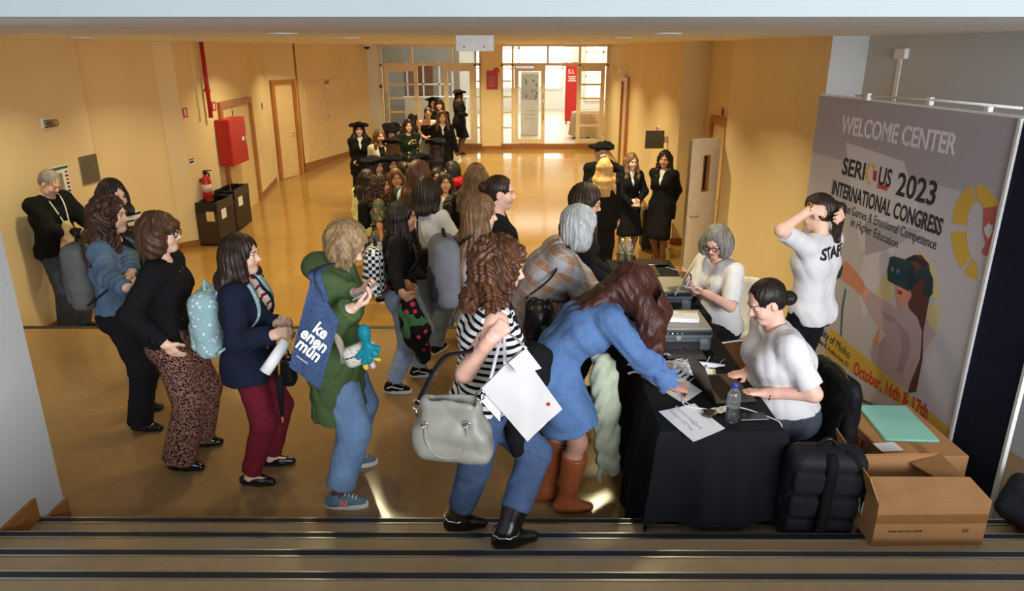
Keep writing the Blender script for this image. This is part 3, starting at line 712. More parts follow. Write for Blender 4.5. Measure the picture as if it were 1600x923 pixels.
    for j, tp in enumerate(tops):
        o = tp.get('off', .013); hem = tp.get('hem', -.06)*k; sl = tp.get('sleeve', 2.); gops = torso(o, .06)
        if tp.get('flare'): gops += [C_(W+left*q*.05-u0*.02, P+left*q*(.075+tp['flare']*.5)+u0*hem, .088*k*g+o, .10*k*g+o+tp['flare'], .06) for q in (1, -1)]
        elif hem < -.10 and not tp.get('skirt'):
            e = -hem
            gops += [C_(P+left*q*.075*k, P+left*q*.078*k-u0*e*.98, .100*k*g+o+.008, .105*k*g+o+.008, .06) for q in (1, -1)]
        if tp.get('skirt'):
            rr = tp['skirt']; e = -hem
            for q in (0, 1):
                d_ = nrm(knees[q]-hips[q]); tt = min(e/(.415*k), 1.); a_ = hips[q]+(knees[q]-hips[q])*tt; ex = max(0, e-.415*k); a_ = a_+nrm(ank[q]-knees[q])*ex
                gops.append(C_(hips[q], a_, .100*k*g+o, rr, .08)); 
            mm = (hips[0]+hips[1])/2; ml = sum(hips[q]+(knees[q]-hips[q])*min(e/(.415*k), 1.)+nrm(ank[q]-knees[q])*max(0, e-.415*k) for q in (0, 1))/2
            gops.append(C_(mm, ml, .10*k*g+o, rr*1.05, .08)); gops.append(PL(ml, nrm(ml-mm)))
        else: gops.append(PL(P+u0*hem, -u0))
        cz = tp.get('collar', .0)*k
        if tp.get('strapless'): gops.append(PL(Ch+u1*.085*k, u1)); sl = 0
        gops.append(DISP(wrinkle(tp.get('wr', .0035), seed+j*7)))
        ops = [GRP(gops, .001)]
        if sl > 0:
            for i in (0, 1): ops.append(GRP(arm(i, o+tp.get('sl_off', 0), sl, tp.get('ra', 1.06), loose=tp.get('loose', 0))+[DISP(wrinkle(tp.get('wr', .0035)*1.3, seed+i+11))], .035))
        else: ops += [SUB(E_(sh[i]+L2*(.035, -.035)[i]-u2*.0, (.066, .060, .085), None, .01)) for i in (0, 1)]
        if tp.get('collar_up'): ops.append(C_(Nb-u2*.05-F2*.01, Nk-hu*.012-hf*.01, .070*k+o, .064*k+o, .03))
        if tp.get('hood'): ops += [E_(Nb-F2*.10+u2*.005, (.085, .14, .075), np.stack([F2, L2, u2]), .04), C_(Nb+L2*.09-F2*.04+u2*.01, Nb-L2*.09-F2*.04+u2*.01, .05, None, .04)]
        nr = tp.get('neck', .075)*k
        ops.append(SUB(C_(Nb+F2*tp.get('vee', .02)+u2*(.035+cz), Nb+F2*(tp.get('vee', .02)+.10)+u2*(.10+cz), nr, nr*1.25, .01)))
        if tp.get('open'):
            ow = tp['open']; ops.append(SUB(B_(W+F1*.20+u1*.08, (.13, ow, .5), .02, np.stack([F1, L2, u1]), .02)))
            ops.append(SUB(C_(Nb+F2*.06+u2*.02, Ch+F1*.15, .05, ow, .02)))
        if tp.get('lapel'): ops.append(SUB(C_(Nb+F2*.08+u2*.03, Ch+F1*.145*g-u1*.02, .048*k, .008, .015)))
        if tp.get('slit'): ops.append(SUB(B_(tp['slit'], (.01, .3, .2), .005)))
        cp, cq = sdfmesh(ops, hc, pad=.03)
        link(tp['name'], npmesh(tp['name'], cp, cq, tp['mat'], rest=rest(cp)), None, root)
    if bottom:
        o = bottom.get('off', .012); rk = bottom.get('knee', .066)*k; ra_ = bottom.get('ankle', .056)*k; th_ = bottom.get('thigh', .082)*k*g; end = bottom.get('end', 1.)
        ops = [x for x in torso(o+.001, .06, False)[:1]]+[torso(o+.001, .06, False)[5]]+[torso(o, .06, False)[4], torso(o, .06, False)[9]]
        ops.append(PL(W+u0*bottom.get('waist', .0), u0)); ops = [GRP(ops, .01)]
        for i in (0, 1):
            n_, a = knees[i], ank[i]; e2 = n_+(a-n_)*end
            ops.append(GRP([C_(hips[i], n_, th_+o, rk+o, .03), C_(n_, e2, rk+o, ra_+o, .02, True), DISP(wrinkle(bottom.get('wr', .004), seed+31+i))], .03 if not bottom.get('skirt') else .1))
        if bottom.get('skirt'): ops.append(C_((hips[0]+hips[1])/2, (knees[0]+knees[1])/2, .1*k, bottom['skirt'], .1))
        if bottom.get('hemz'): ops.append(PL((0, 0, bottom['hemz']*k), (0, 0, -1)))
        cp, cq = sdfmesh(ops, hc, pad=.02); link(bottom['name'], npmesh(bottom['name'], cp, cq, bottom['mat'], rest=(cp-P)), None, root)
        if bottom.get('belt'):
            B = MB(); n = 28; ring = []
            for j in range(n+1):
                a = 2*PI*j/n; ring.append(W-u0*.012*k+fwd*math.cos(a)*(.092*k*g+o+.006)+left*math.sin(a)*(.142*k*g+o+.006))
            B.ribbon(ring, .032, .004, [u0]*(n+1)).build('belt', bottom['belt'], root)
    if shoes:
        for i, f in enumerate(feet):
            yw = D2R(f[2]); fd = U([math.cos(yw), math.sin(yw), 0]); sdv = np.cross(up, fd); a = ank[i]; g0 = U([a[0], a[1], f[3]]); R = np.stack([fd, sdv, up]); st = shoes.get('style', 'flat'); hl_ = shoes.get('heel', 0.)
            q = k*(1.08 if male else 1.); sl_h = .028 if st == 'sneaker' else .012
            ops = [C_(g0-fd*.045*q+up*(.034+hl_), g0+fd*.05*q+up*(.036+hl_*.5), .036*q, .041*q, .02), C_(g0+fd*.05*q+up*(.036+hl_*.5), g0+fd*.135*q+up*.026, .041*q, .027*q, .02), PL(g0+up*.004, -up)]
            if st == 'flat': ops += [SUB(C_(g0+fd*.01+up*.085, g0+fd*.075+up*.075, .042*q, .030*q, .01))]
            if st in ('sneaker', 'loafer'): ops += [C_(g0+up*.05-fd*.01, g0+up*(.088 if st == 'sneaker' else .075)-fd*.02, .044*q, .045*q, .02, True), C_(g0+fd*.03+up*.06, g0+fd*.09*q+up*.045, .03, .026, .02)]
            if st == 'boot':
                bh = shoes['height']; n_ = knees[i]; tp_ = a+(n_-a)*((bh-.075*k)/(.405*k)); rt = shoes.get('r', .064)
                ops += [C_(g0+up*.05, a, .05*q, .05*q, .03), C_(a, tp_, .048*q, rt, .03, True)]
            if shoes.get('chain'): MB().tube([a+up*.012+fd*math.cos(t)*.066-fd*.004+sdv*math.sin(t)*.062+up*.004*math.sin(9*t) for t in np.linspace(0, 2*PI, 25)], .005, 5).build('boot_chain', shoes['chain'], root)
            sh_ = sdfobj('boot' if st == 'boot' else 'shoe', ops, max(.006, hd), shoes['mat'], root)
            if shoes.get('sole'):
                S = MB(); pts = []
                for j in range(20):
                    an = 2*PI*j/20; cx = math.cos(an); pts.append((g0+fd*(.045+.128*cx)*q+sdv*math.sin(an)*(.044+.006*cx)*q))
                S.prism([(p[0], p[1]) for p in pts], f[3]+.001, f[3]+sl_h).build('sole', shoes['sole'], sh_)
            if shoes.get('laces'):
                S = MB()
                for j in range(4):
                    c = g0+fd*(.045+.02*j)*q+up*(.087-.008*j); S.tube([c-sdv*.024, c+up*.006, c+sdv*.024], .0035, 5)
                S.build('laces', shoes['laces'], sh_)
            if hl_ > .015: MB().box(g0-fd*.05*q+up*.018, (.045, .045, .036), R=Matrix(R.T.tolist())).build('heel', shoes['mat'], sh_)
    # ---- hair
    if hair:
        st, hcol, hm = hair[0], hair[1], hair[2]; opt = hair[3] if len(hair) > 3 else {}; ln_ = opt.get('len', .30)*k; vol = opt.get('vol', 1.)
        ops = [E_(hpt(-.016, 0, .036), U([.112, .090, .100])*s*(.6+.4*vol), R3, .02)]
        if opt.get('hat'): ops = [E_(hpt(-.016, 0, .028), U([.108, .088, .094])*s, R3, .02)]
        bdir = -F2; 
        def hang(p0, L, r0, r1, n=4, push=.03, fl=0.):   # lock hanging by gravity from p0, kept outside the neck and shoulders
            p = U(p0, float); r = []
            for j in range(n):
                p2 = p-up*L/n; t = (j+1)/n
                hz_ = (p2-(Nb-up*.02)); 
                if p2[2] < Nb[2]+.03 and abs(bend) < 35:
                    cx = p2-Nb-upv(1)*((p2-Nb) @ upv(1)); d = np.linalg.norm(cx*U([1., .62, 1])); need = .092*k*g+.02
                    if d < need: p2 = p2+nrm(cx*U([1., .4, 0]))*(need-d)*.8
                r.append(C_(p, p2, r0+(r1-r0)*j/n, r0+(r1-r0)*t, .035)); p = p2
            return r
        if st in ('long', 'wavy', 'curly', 'halfup'):
            back_pts = [(-.075, 0), (-.07, .04), (-.07, -.04), (-.035, .068), (-.035, -.068)]
            if opt.get('hat'): back_pts = back_pts
            for (x, y) in back_pts: ops += hang(hpt(x, y, .0), ln_*(1 if abs(y) < .06 else .92), .048*vol, .036*vol*opt.get('tip', 1.))
            if opt.get('front', True):
                for q in (1, -1):
                    if opt.get('front') in (None, True, q): ops += hang(hpt(.012, .074*q, .01), ln_*.75, .030*vol, .028*vol)
        elif st == 'bob':
            for (x, y) in [(-.07, 0), (-.06, .045), (-.06, -.045), (-.025, .07), (-.025, -.07), (.02, .074), (.02, -.074)]: ops += hang(hpt(x, y, .01), ln_*(1 if x < .01 else .85), .045*vol, .040*vol, 3)
        elif st == 'short':
            ops = [E_(hpt(-.02, 0, .036), U([.102, .083, .097])*s*vol, R3, .02), E_(hpt(-.05, 0, -.02), U([.06, .07, .06])*s*vol, R3, .03)]
        elif st in ('bun', 'pony'):
            ops = [E_(hpt(-.017, 0, .034), U([.105, .083, .096])*s, R3, .02), E_(hpt(-.045, 0, -.02), U([.062, .068, .055])*s, R3, .03)]
            if st == 'bun': ops.append(E_(hpt(-.125, 0, opt.get('z', .03)), U([.042, .045, .042])*s, R3, .015))
            else: ops += [C_(hpt(-.10, 0, .03), hpt(-.145, 0, .01), .022, .03, .02)]+hang(hpt(-.145, 0, .01), ln_, .03, .02)
        if opt.get('backlock'):
            for q, l_ in ((.045, 1.), (-.05, .8), (0, .9)): ops += [C_(hpt(-.07, q, 0), Nb-F2*.080+L2*q, .055, .045, .03), C_(Nb-F2*.080+L2*q, Nb+(Ch-Nb)*l_-F1*.112+L2*(q*1.8+.02), .045, .022, .03)]
        for L in opt.get('locks', ()): # explicit locks in body coordinates (points, radii)
            pts = [U(p, float) for p in L[0]]; rs = L[1]
            ops += [C_(pts[j], pts[j+1], rs[j], rs[j+1], .03) for j in range(len(pts)-1)]
        hl0 = opt.get('hairline', .106 if st in ('bun', 'pony') else .070); fw = opt.get('face', 1.)
        ops.append(SUB(E_(hpt(.112, 0, hl0-.10), U([.074 if st in ('bun', 'pony') else .062, .066*fw, .104])*s, R3, .012)))
        if st in ('short', 'bun', 'pony'): ops += [SUB(E_(hpt(.012, .09*q, -.02), U([.034, .03, .045])*s, R3, .01)) for q in (1, -1)]
        if not opt.get('fringe') and st not in ('short',): ops.append(SUB(C_(hpt(.10, opt.get('part', 0), .066), hpt(.075, opt.get('part', 0), .098), .016*s, .006*s, .02)))
        if opt.get('fringe'): ops.append(C_(hpt(.088, .045, .045), hpt(.088, -.045, .045), .018*s, None, .02)); ops.append(C_(hpt(.09, .03, .03), hpt(.09, -.03, .03), .013*s, None, .02))
        am = {'curly': .011, 'wavy': .006, 'bun': .0014, 'pony': .0016}.get(st, .0028)*opt.get('amp', 1.)*(1 if lod < 2 else .8); rs_ = np.random.RandomState(seed).uniform(0, 6.28, 8)
        if st in ('curly', 'wavy'):
            fq = opt.get('freq', 1.)*(1. if st == 'curly' else .7)
            def hdisp(x, y, z):
                a_ = np.arctan2(y-HC[1], x-HC[0])
                return (am*(np.sin(62*fq*z+3*np.sin(5*a_+rs_[0])+5*np.sin(23*x+rs_[1])+rs_[2])*np.sin(9*a_*fq+4*np.sin(21*fq*z+rs_[3])+rs_[4])+.5*np.sin(95*fq*x+30*z+rs_[5])*np.sin(88*fq*y-24*z+rs_[6]))).astype(F32)
        else:
            def hdisp(x, y, z):
                a_ = np.arctan2(y-HC[1], x-HC[0]+.02); return (am*(np.sin(26*a_+3*np.sin(9*z+rs_[0])+rs_[1])+.6*np.sin(43*a_-5*np.sin(7*z+rs_[2])))).astype(F32)
        ops.append(DISP(hdisp))
        if hat: ops.append(PL(hpt(0, 0, .055), hu))
        cp, cq = sdfmesh(ops, hr, pad=.02); link('hair', npmesh('hair', cp, cq, hm, rest=cp-HC), None, root)
    if hair and len(hair) > 3 and hair[3].get('band'): MB().ribbon([hpt(-.01, math.cos(t)*.098, .03+math.sin(t)*.106) for t in np.linspace(-.3, PI+.3, 17)], .03, .006, [hf]*17).build('headband', hair[3]['band'], root)
    if hat:                         # black student tricorne: soft crown with a thick brim rolled up around it
        ph = hat[1]*3; rim = []
        for j in range(17):
            a_ = 2*PI*j/16; rr = .142+.026*math.cos(3*a_+ph); rim.append(hpt(-.014+rr*1.05*math.cos(a_), rr*1.1*math.sin(a_), .086+.026*math.cos(2*a_+ph)+.012*math.cos(3*a_)))
        ops = [E_(hpt(-.016, 0, .085), U([.112, .102, .070])*s, R3, .02), E_(hpt(-.014, 0, .078), U([.148, .155, .022])*s, R3, .02)]+[C_(rim[j], rim[j+1],   .023*s, None, .02) for j in range(16)]
        ops += [PL(hpt(0, 0, .052), -hu)]; sdfobj('hat', ops, hr, hat[0], root)
    if glasses:
        G = MB(); gm, gr = glasses
        for q in (1, -1):
            ring = [hpt(.101, .034*q+math.cos(a)*.024, -.003+math.sin(a)*.019) for a in np.linspace(0, 2*PI, 17)]; G.tube(ring, gr, 5, False)
            G.tube([hpt(.099, .058*q, .004), hpt(.05, .078*q, .006), hpt(-.005, .082*q, .004)], gr, 5)
        G.tube([hpt(.103, .010, .002), hpt(.103, -.010, .002)], gr, 5); G.build('glasses', gm, root)
    info = dict(root=root, M=Matrix.Translation(Vector(pos)) @ Matrix.Rotation(D2R(heading), 4, 'Z'), P=P, W=W, Ch=Ch, Nb=Nb, HC=HC, HD=HD, hpt=hpt, sh=sh, knees=knees, ank=ank, hands=hinfo, F1=F1, L2=L2, u1=u1, u0=u0, arms=arms, k=k, g=g, hips=hips)
    info['w'] = lambda p: info['M'] @ Vector([float(x) for x in p])
    PEOPLE[key] = info
    return info
def ground(fx, fy, z=0.): return atz(fx, fy, z)
def at_head(px_, py_, H):          # standing point of someone of height H whose crown is seen there
    Y = 8.
    for _ in range(40):
        p = atz(px_, py_, min(floorz(Y)+H, EYE-.02)); Y = .5*Y+.5*p.y
    p = atY(px_, py_, Y); return Vector((p.x, p.y, floorz(p.y)))
def rel(pos, heading, pts):        # world foot points -> forward / left offsets
    h = D2R(heading); out = []
    for p in pts: d = Vector(p)-Vector(pos); out.append((d.x*math.cos(h)+d.y*math.sin(h), -d.x*math.sin(h)+d.y*math.cos(h), d.z))
    return out
# ---------------------------------------------------------------- people: cloth and hair of this crowd
K_black = cloth('black knit', (18, 18, 21)); K_suit = cloth('black suit wool', (16, 16, 19), .85, wr=.12); K_white = cloth('white cotton', (216, 214, 214), .9, .03, wr=.25); K_shirt = cloth('white shirt cotton', (222, 218, 210), .9, .03, 300, .1)
K_trous = cloth('black trousers', (20, 20, 24)); K_navy = cloth('navy jacket wool', (24, 30, 50)); K_burg = cloth('burgundy corduroy', (106, 26, 40), .9, .12, 300, .25); K_green = cloth('olive parka', (76, 98, 60), .8, .12, 260, .45)
J_light = denim('pale blue jeans', (150, 172, 204), .14); J_mid = denim('mid blue jeans', (106, 138, 178)); J_dark = denim('dark blue jeans', (56, 80, 118), .3); J_black = denim('washed black jeans', (44, 46, 54)); J_coat = denim('denim jacket', (74, 100, 126), .42); J_dress = denim('blue denim dress', (76, 112, 162), .22); J_man = denim('navy jeans', (38, 50, 72)); J_grey = denim('grey blue jeans', (110, 122, 138))
K_grey = cloth('grey knit', (110, 108, 106)); K_beige = cloth('beige jacket', (196, 184, 160)); K_yell = cloth('pale yellow jacket', (222, 224, 160)); K_sky = cloth('pale sky blue shirt', (176, 200, 214)); K_red = cloth('red hoodie', (200, 34, 36)); K_dgrey = cloth('charcoal top', (44, 46, 52))
K_str = stripes('white and black striped jersey', (236, 234, 230), (22, 22, 26), .034, .45); K_str2 = stripes('cream jersey with thin black stripes', (232, 222, 200), (24, 22, 24), .040, .30); K_scarf = stripes('white scarf with red stripes', (232, 226, 220), (150, 30, 40), .05, .3)
K_leo = spots('brown leopard print', (40, 28, 26), (164, 118, 98), 120, .40, .52); K_dots = spots('black top with gold dots', (20, 20, 22), (222, 200, 150), 30, .06, .10)
K_flor = spots('dark green floral top', (28, 44, 28), (216, 206, 170), 12, .16, .24); K_flor2 = spots('floral print top', (88, 110, 90), (222, 130, 100), 20, .28, .40)
def plaid():
    t = NT('brown and blue plaid shirt'); v = t.coord('rest'); x = t.xyz(v); t.set(rough=.92, spec=.12)
    def band(a, per, du): return t.math('LESS_THAN', t.math('FRACT', t.math('DIVIDE', a, per)), du)
    c = t.mix(band(x[2], .115, .42), srgb((172, 168, 166)), srgb((162, 122, 92))); c2 = t.mix(band(t.math('ADD', x[1], t.math('MULTIPLY', x[0], .6)), .115, .42), srgb((168, 172, 178)), srgb((166, 130, 102)))
    c = t.mix(.5, c, c2); l = t.math('MAXIMUM', band(x[2], .0575, .06), band(x[1], .0575, .06)); t.bump(t.noise(v, 20, 3), .2, .02)
    return t.base(t.mix(t.math('MULTIPLY', l, .5), c, srgb((222, 214, 204))))
K_plaid = plaid()
H_black = hairmat('black hair', (14, 11, 10), (44, 32, 26)); H_dbr = hairmat('dark brown hair', (22, 15, 12), (58, 38, 27)); H_brown = hairmat('brown hair', (54, 34, 22), (122, 80, 50)); H_red = hairmat('auburn curly hair', (40, 23, 15), (112, 70, 44), (14, 14, 8))
H_curlb = hairmat('dark curly hair', (30, 18, 13), (78, 46, 30), (14, 14, 8)); H_lbr = hairmat('light brown hair', (76, 52, 33), (148, 110, 74)); H_blond = hairmat('blonde hair', (168, 124, 68), (226, 190, 128)); H_ash = hairmat('ash blonde hair', (96, 70, 42), (190, 158, 114), (14, 14, 6)); H_grey = hairmat('silver grey hair', (128, 130, 130), (214, 216, 214)); H_salt = hairmat('salt and pepper hair', (66, 62, 58), (160, 156, 150)); H_man = hairmat('short grey hair', (96, 92, 86), (180, 176, 168)); H_mah = hairmat('dark mahogany hair', (36, 18, 14), (92, 48, 36))
cB, cD, cM, cL, cG = (24, 18, 16), (40, 28, 22), (64, 44, 32), (120, 90, 60), (120, 116, 110)
L_black = mat('black leather', (18, 17, 18), .28, bump=.1, bscale=60); L_tan = mat('tan leather', (156, 84, 48), .38, noise=.15, bump=.1, bscale=40); L_patent = mat('black patent leather', (10, 10, 12), .12); K_hat = cloth('black felt', (14, 14, 16), .95)
R_white = mat('white rubber sole', (226, 224, 216), .6); S_blue = cloth('blue grey suede', (96, 118, 134)); S_black = cloth('black canvas', (22, 22, 24))
G_black = mat('black glasses frame', (14, 12, 12), .3)
SH_sneak = dict(style='sneaker', mat=S_black, sole=R_white, laces=R_white); SH_flat = dict(style='flat', mat=L_black); SH_loaf = dict(style='loafer', mat=L_patent, heel=.012); SH_heel = dict(style='flat', mat=L_black, heel=.045)
T = lambda m, **kw: dict(name=kw.pop('name', 'top'), mat=m, **kw)
SUIT = lambda: [T(K_shirt, name='shirt', off=.010, sleeve=1.9, collar_up=True, neck=.05), T(K_suit, name='jacket', off=.024, hem=-.19, lapel=True, sl_off=-.006, neck=.07)]
TR = lambda m, **kw: dict(name=kw.pop('name', 'trousers'), mat=m, **kw)
def standing(key, label, headpx, heading, H, **kw):
    p = at_head(headpx[0], headpx[1], H+(.05 if kw.get('hat') else .02)); p.z = floorz(p.y)
    return person(key, label, tuple(p), heading, H, **kw)
def on_feet(key, label, feetpx, heading, headpy, z=0., yaw=(5, -5), feetz=(0, 0), dH=0, **kw):
    pts = [atz(f[0], f[1], z+fz) for f, fz in zip(feetpx, feetz)]; m = (pts[0]+pts[1])/2; pos = Vector((m.x, m.y, z))
    H = atY(800, headpy, m.y).z-z-.02+dH; r = rel(pos, heading, pts)
    return person(key, label, tuple(pos), heading, H, feet=[(a[0], a[1], y, fz) for a, y, fz in zip(r, yaw, feetz)], **kw)
def near(key, label, X, Y, z, heading, H, **kw): return person(key, label, (X, Y, z), heading, H, **kw)
# the queue on the landing
on_feet('denim', 'woman with long dark curly hair in a cropped denim jacket carrying a grey backpack', [(222, 642), (222, 672)], 2, 309, hair=('curly', cD, H_curlb, dict(len=.30, vol=1.25)), tops=[T(K_black, off=.010), T(J_coat, name='denim_jacket', off=.024, hem=.02, sl_off=.0, wr=.005, open=.04)], bottom=TR(K_trous, knee=.075, ankle=.072, end=1.03),
    shoes=SH_flat, armL=dict(px=(208, 432, 4.36), curl=.5, fd=(.2, -1, .1)), armR=dict(px=(196, 450, 4.16), fd=(.5, .9, .1), curl=.4), skin='fair', g=1.1, eyes='open')
on_feet('striped', 'woman in a cream top with thin black stripes standing behind the denim jacket', [(228, 585), (216, 598)], -28, 280, hair=('long', cB, H_black, dict(len=.20, vol=.92)), tops=[T(K_str2, sleeve=1.1, off=.014, hem=-.05)], bottom=TR(K_trous), shoes=SH_loaf, skin='fair', head=(0, 8, 0),
    armL=dict(t=(.30, .08, 1.02), curl=.5), armR=dict(t=(.28, -.10, 1.04), curl=.5))
on_feet('leopard', 'woman in brown leopard print trousers and black cardigan with a bob and glasses', [(312, 698), (282, 735)], 6, 334, hair=('wavy', cM, hairmat('brown bob hair', (34, 22, 16), (98, 66, 42)), dict(len=.125, vol=1.1, amp=1.1, fringe=True)), tops=[T(K_dots, off=.012, hem=.02), T(K_black, name='cardigan', off=.022, hem=-.01, sleeve=1.7, open=.115, wr=.005)],
    bottom=TR(K_leo, knee=.084, ankle=.090, thigh=.090, off=.015, end=.97, waist=.05), shoes=SH_loaf, glasses=(G_black, .0032), armR=dict(px=(256, 536, 3.86), pole=(-1, -.35, -.2), fd=(.45, .35, -.9), curl=.2), armL=dict(t=(.16, .22, .88)), skin='fair')
on_feet('navy', 'woman in navy jacket and burgundy trousers with a pale teal backpack', [(426, 727), (394, 757)], 2, 369, hair=('long', cD, H_dbr, dict(len=.19, vol=1.02, front=1)), tops=[T(K_scarf, name='scarf', off=.016, hem=.02, sleeve=.3), T(K_navy, name='jacket', off=.026, hem=-.13, sl_off=.002, wr=.005, open=.05, collar=.0)],
    bottom=TR(K_burg, knee=.070, ankle=.052, off=.012, end=.93), shoes=SH_flat, armR=dict(px=(424, 524, 3.62), fd=(.95, .3, .1), pn=(.1, .6, -.6), curl=.45), armL=dict(px=(432, 506, 3.82), fd=(.9, -.2, .2), curl=.5), skin='fair', head=(-4, 0, 0))
on_feet('parka', 'woman in an olive hooded parka looking down at her phone', [(548, 727), (530, 790)], 4, 338, hair=('wavy', cL, H_ash, dict(len=.12, vol=1.1, amp=.8, freq=1.2)), tops=[T(K_sky, off=.010, hem=-.05), T(K_green, name='parka', off=.032, hem=-.36, sl_off=.004, hood=True, wr=.008, ra=1.15, neck=.08, open=.03)],
    bottom=TR(J_mid, knee=.078, ankle=.066, off=.016, thigh=.092, end=.86), shoes=dict(style='sneaker', mat=S_blue, sole=R_white, laces=R_white, socks=(44, 32, 34)), tights=None, armR=dict(px=(548, 482, 3.44), pole=(-.6, -.2, -1), fd=(.85, .35, .3), pn=(-.2, .2, 1), curl=.5), armL=dict(px=(556, 458, 3.66), pole=(-.3, .4, -1), fd=(.85, -.3, .2), pn=(-.2, -.3, .9), curl=.5), skin='fair', head=(-8, 34, 0), bend=4, eyes='down')
on_feet('checker', 'young woman with long black hair, pale blue jeans and a checkered backpack', [(654, 587), (614, 612)], 0, 316, hair=('long', cB, H_black, dict(len=.44, vol=1.0)), tops=[T(K_black, off=.014, hem=.0, sleeve=1.9)], bottom=TR(J_light, knee=.072, ankle=.055, thigh=.090, off=.015, waist=.0, end=.90), shoes=SH_sneak, skin='tan', head=(-3, 2, 0),
    armR=dict(px=(628, 458, 4.78), curl=.8, fd=(.6, .3, -.7)), armL=dict(px=(636, 470, 4.92), curl=.8, fd=(.6, -.2, -.7)))
on_feet('whitetee', 'woman seen from behind in a white T-shirt with a black tote on her shoulder', [(664, 552), (682, 550)], 62, 280, hair=('long', cB, H_dbr, dict(len=.16, vol=1.05)), tops=[T(K_white, sleeve=.75, off=.016, hem=-.05, ra=1.2)], bottom=TR(J_grey), shoes=SH_sneak, skin='tan', armR=dict(t=(.22, -.22, 1.0), pole=(-.6, -1, -.5)), armL=dict(t=(.2, .2, 1.)))
standing('straight', 'woman with very long straight light brown hair and a grey backpack', (738, 306), 14, 1.65, hair=('long', cM, H_lbr, dict(len=.46, vol=1.06)), tops=[T(K_white, sleeve=.7, off=.015)], bottom=TR(J_grey), shoes=SH_sneak, skin='fair', head=(-2, 6, 0))
pm = on_feet('main', 'woman with auburn curly hair in a striped sleeveless top stepping up the stairs', [(792, 852), (716, 826)], 12, 362, z=.16, feetz=(.16, 0), dH=-.03, hair=('curly', cM, H_red, dict(len=.165, vol=1.34, amp=1.05, freq=1.35)), tops=[T(K_str, sleeve=0, off=.016, hem=-.075, neck=.07)],
    bottom=TR(J_dark, knee=.070, ankle=.060, off=.013, belt=L_black, end=.72), shoes=dict(style='boot', mat=L_black, height=.205, r=.070, chain=M_chrome), skin='pink', g=1.08, armR=dict(px=(768, 528, 2.80), pole=(-.7, -.35, -1), fd=(.75, .35, .5), pn=(.3, .7, -.4), curl=.95, thumb=.9), armL=dict(px=(826, 566, 3.06), pole=(-.3, .5, -1), curl=.7), head=(-12, 8, 0), bend=6, eyes='none')
near('tied', 'young woman with dark hair tied back in a black top, facing right', -.13, 5.2, 0, 2, 1.67, hair=('bun', cD, H_dbr, dict()), tops=[T(K_black, off=.014)], bottom=TR(K_trous), shoes=SH_sneak, skin='pink', head=(-6, 4, 0), g=1.08)
near('blondback', 'person with long fair hair seen from behind, half hidden by the woman with tied hair', -.31, 6.2, 0, 88, 1.60, lod=1, hair=('long', cL, H_lbr, dict(len=.3, vol=.94)), tops=[T(K_black)], bottom=TR(K_trous), shoes=SH_sneak)
# at the table
near('dress', 'woman in a blue denim dress and tan boots bending over the table to write', .24, 3.66, 0, 6, 1.63, feet=[(-.03, .06, 8), (.07, -.07, -4)], hair=('wavy', cD, H_mah, dict(len=.12, front=False, hairline=.066, amp=.7, backlock=True, locks=[([(.40, -.08, 1.32), (.49, -.15, 1.2), (.50, -.17, 1.06), (.49, -.17, .90)], (.07, .07, .052, .028)), ([(.44, -.12, 1.30), (.46, -.19, 1.15), (.47, -.19, .98)], (.05, .05, .025)), ([(.50, .02, 1.36), (.57, -.02, 1.2), (.55, -.06, 1.04)], (.06, .06, .03))])),
    tops=[T(J_dress, name='denim_dress', off=.022, hem=-.30, skirt=.150, wr=.010, sleeve=1.9, loose=.012, neck=.06)], shoes=dict(style='boot', mat=L_tan, height=.385, r=.076), tights=(176, 130, 110), skin='fair', bend=50, head=(-4, 12, 0), back=-.05,
    armR=dict(t=(.64, -.20, .82), pole=(-.5, -.8, .1), fd=(.9, .25, -.25), pn=(0, .4, -1), curl=.55), armL=dict(t=(.62, .20, .80), fd=(1, -.2, -.1), pn=(0, -.1, -1), curl=.2), eyes='none')
near('plaid', 'woman with silver grey bob in a brown and blue plaid shirt leaning over the table', .14, 4.42, 0, 4, 1.68, feet=[(.06, .09, 6), (-.02, -.09, -6)], hair=('bob', cG, H_grey, dict(len=.115, vol=1.10)), tops=[T(K_plaid, name='plaid_shirt', off=.024, hem=-.16, wr=.006, sl_off=.006, ra=1.2, open=.012)], bottom=TR(J_black), shoes=SH_flat, skin='pink', bend=30, head=(-4, 12, 0), g=1.12, glasses=(G_black, .0025), back=-.06,
    armR=dict(t=(.46, -.12, .84), pole=(-.4, -.8, -.4)), armL=dict(t=(.58, .2, .80)), eyes='down')
near('glassesdark', 'young woman with long dark hair and thin glasses in a black top with a badge', .46, 5.05, 0, -4, 1.64, hair=('long', cB, H_dbr, dict(len=.42, vol=1.02)), tops=[T(K_black, off=.014)], bottom=TR(K_trous), shoes=SH_flat, skin='mid', head=(-6, 16, 0), glasses=(M_brass, .0018), eyes='down', armR=dict(t=(.3, -.1, .95)), armL=dict(t=(.3, .1, .95)))
near('laptop', 'smiling woman in a white T-shirt typing on a laptop at the table', 1.57, 3.76, 0, 184, 1.66, g=1.32, sit=(0, .47), feet=[(.50, .10, 5), (.46, -.12, -5)], hair=('bun', cB, H_black, dict(z=-.045)), tops=[T(K_white, name='t_shirt', sleeve=.85, off=.020, hem=.035, ra=1.12, wr=.0035)], bottom=TR(J_black, thigh=.084, off=.012), shoes=SH_sneak, skin='pink', bend=14, head=(4, 18, 0), smile=1, eyes='down',
    armL=dict(px=(1196, 614, 3.58), pole=(-.5, .5, -1), fd=(.9, -.25, .0), pn=(0, 0, -1), curl=.24), armR=dict(px=(1168, 582, 3.83), pole=(-.4, -.5, -1), fd=(.95, .15, -.05), pn=(0, 0, -1), curl=.22))
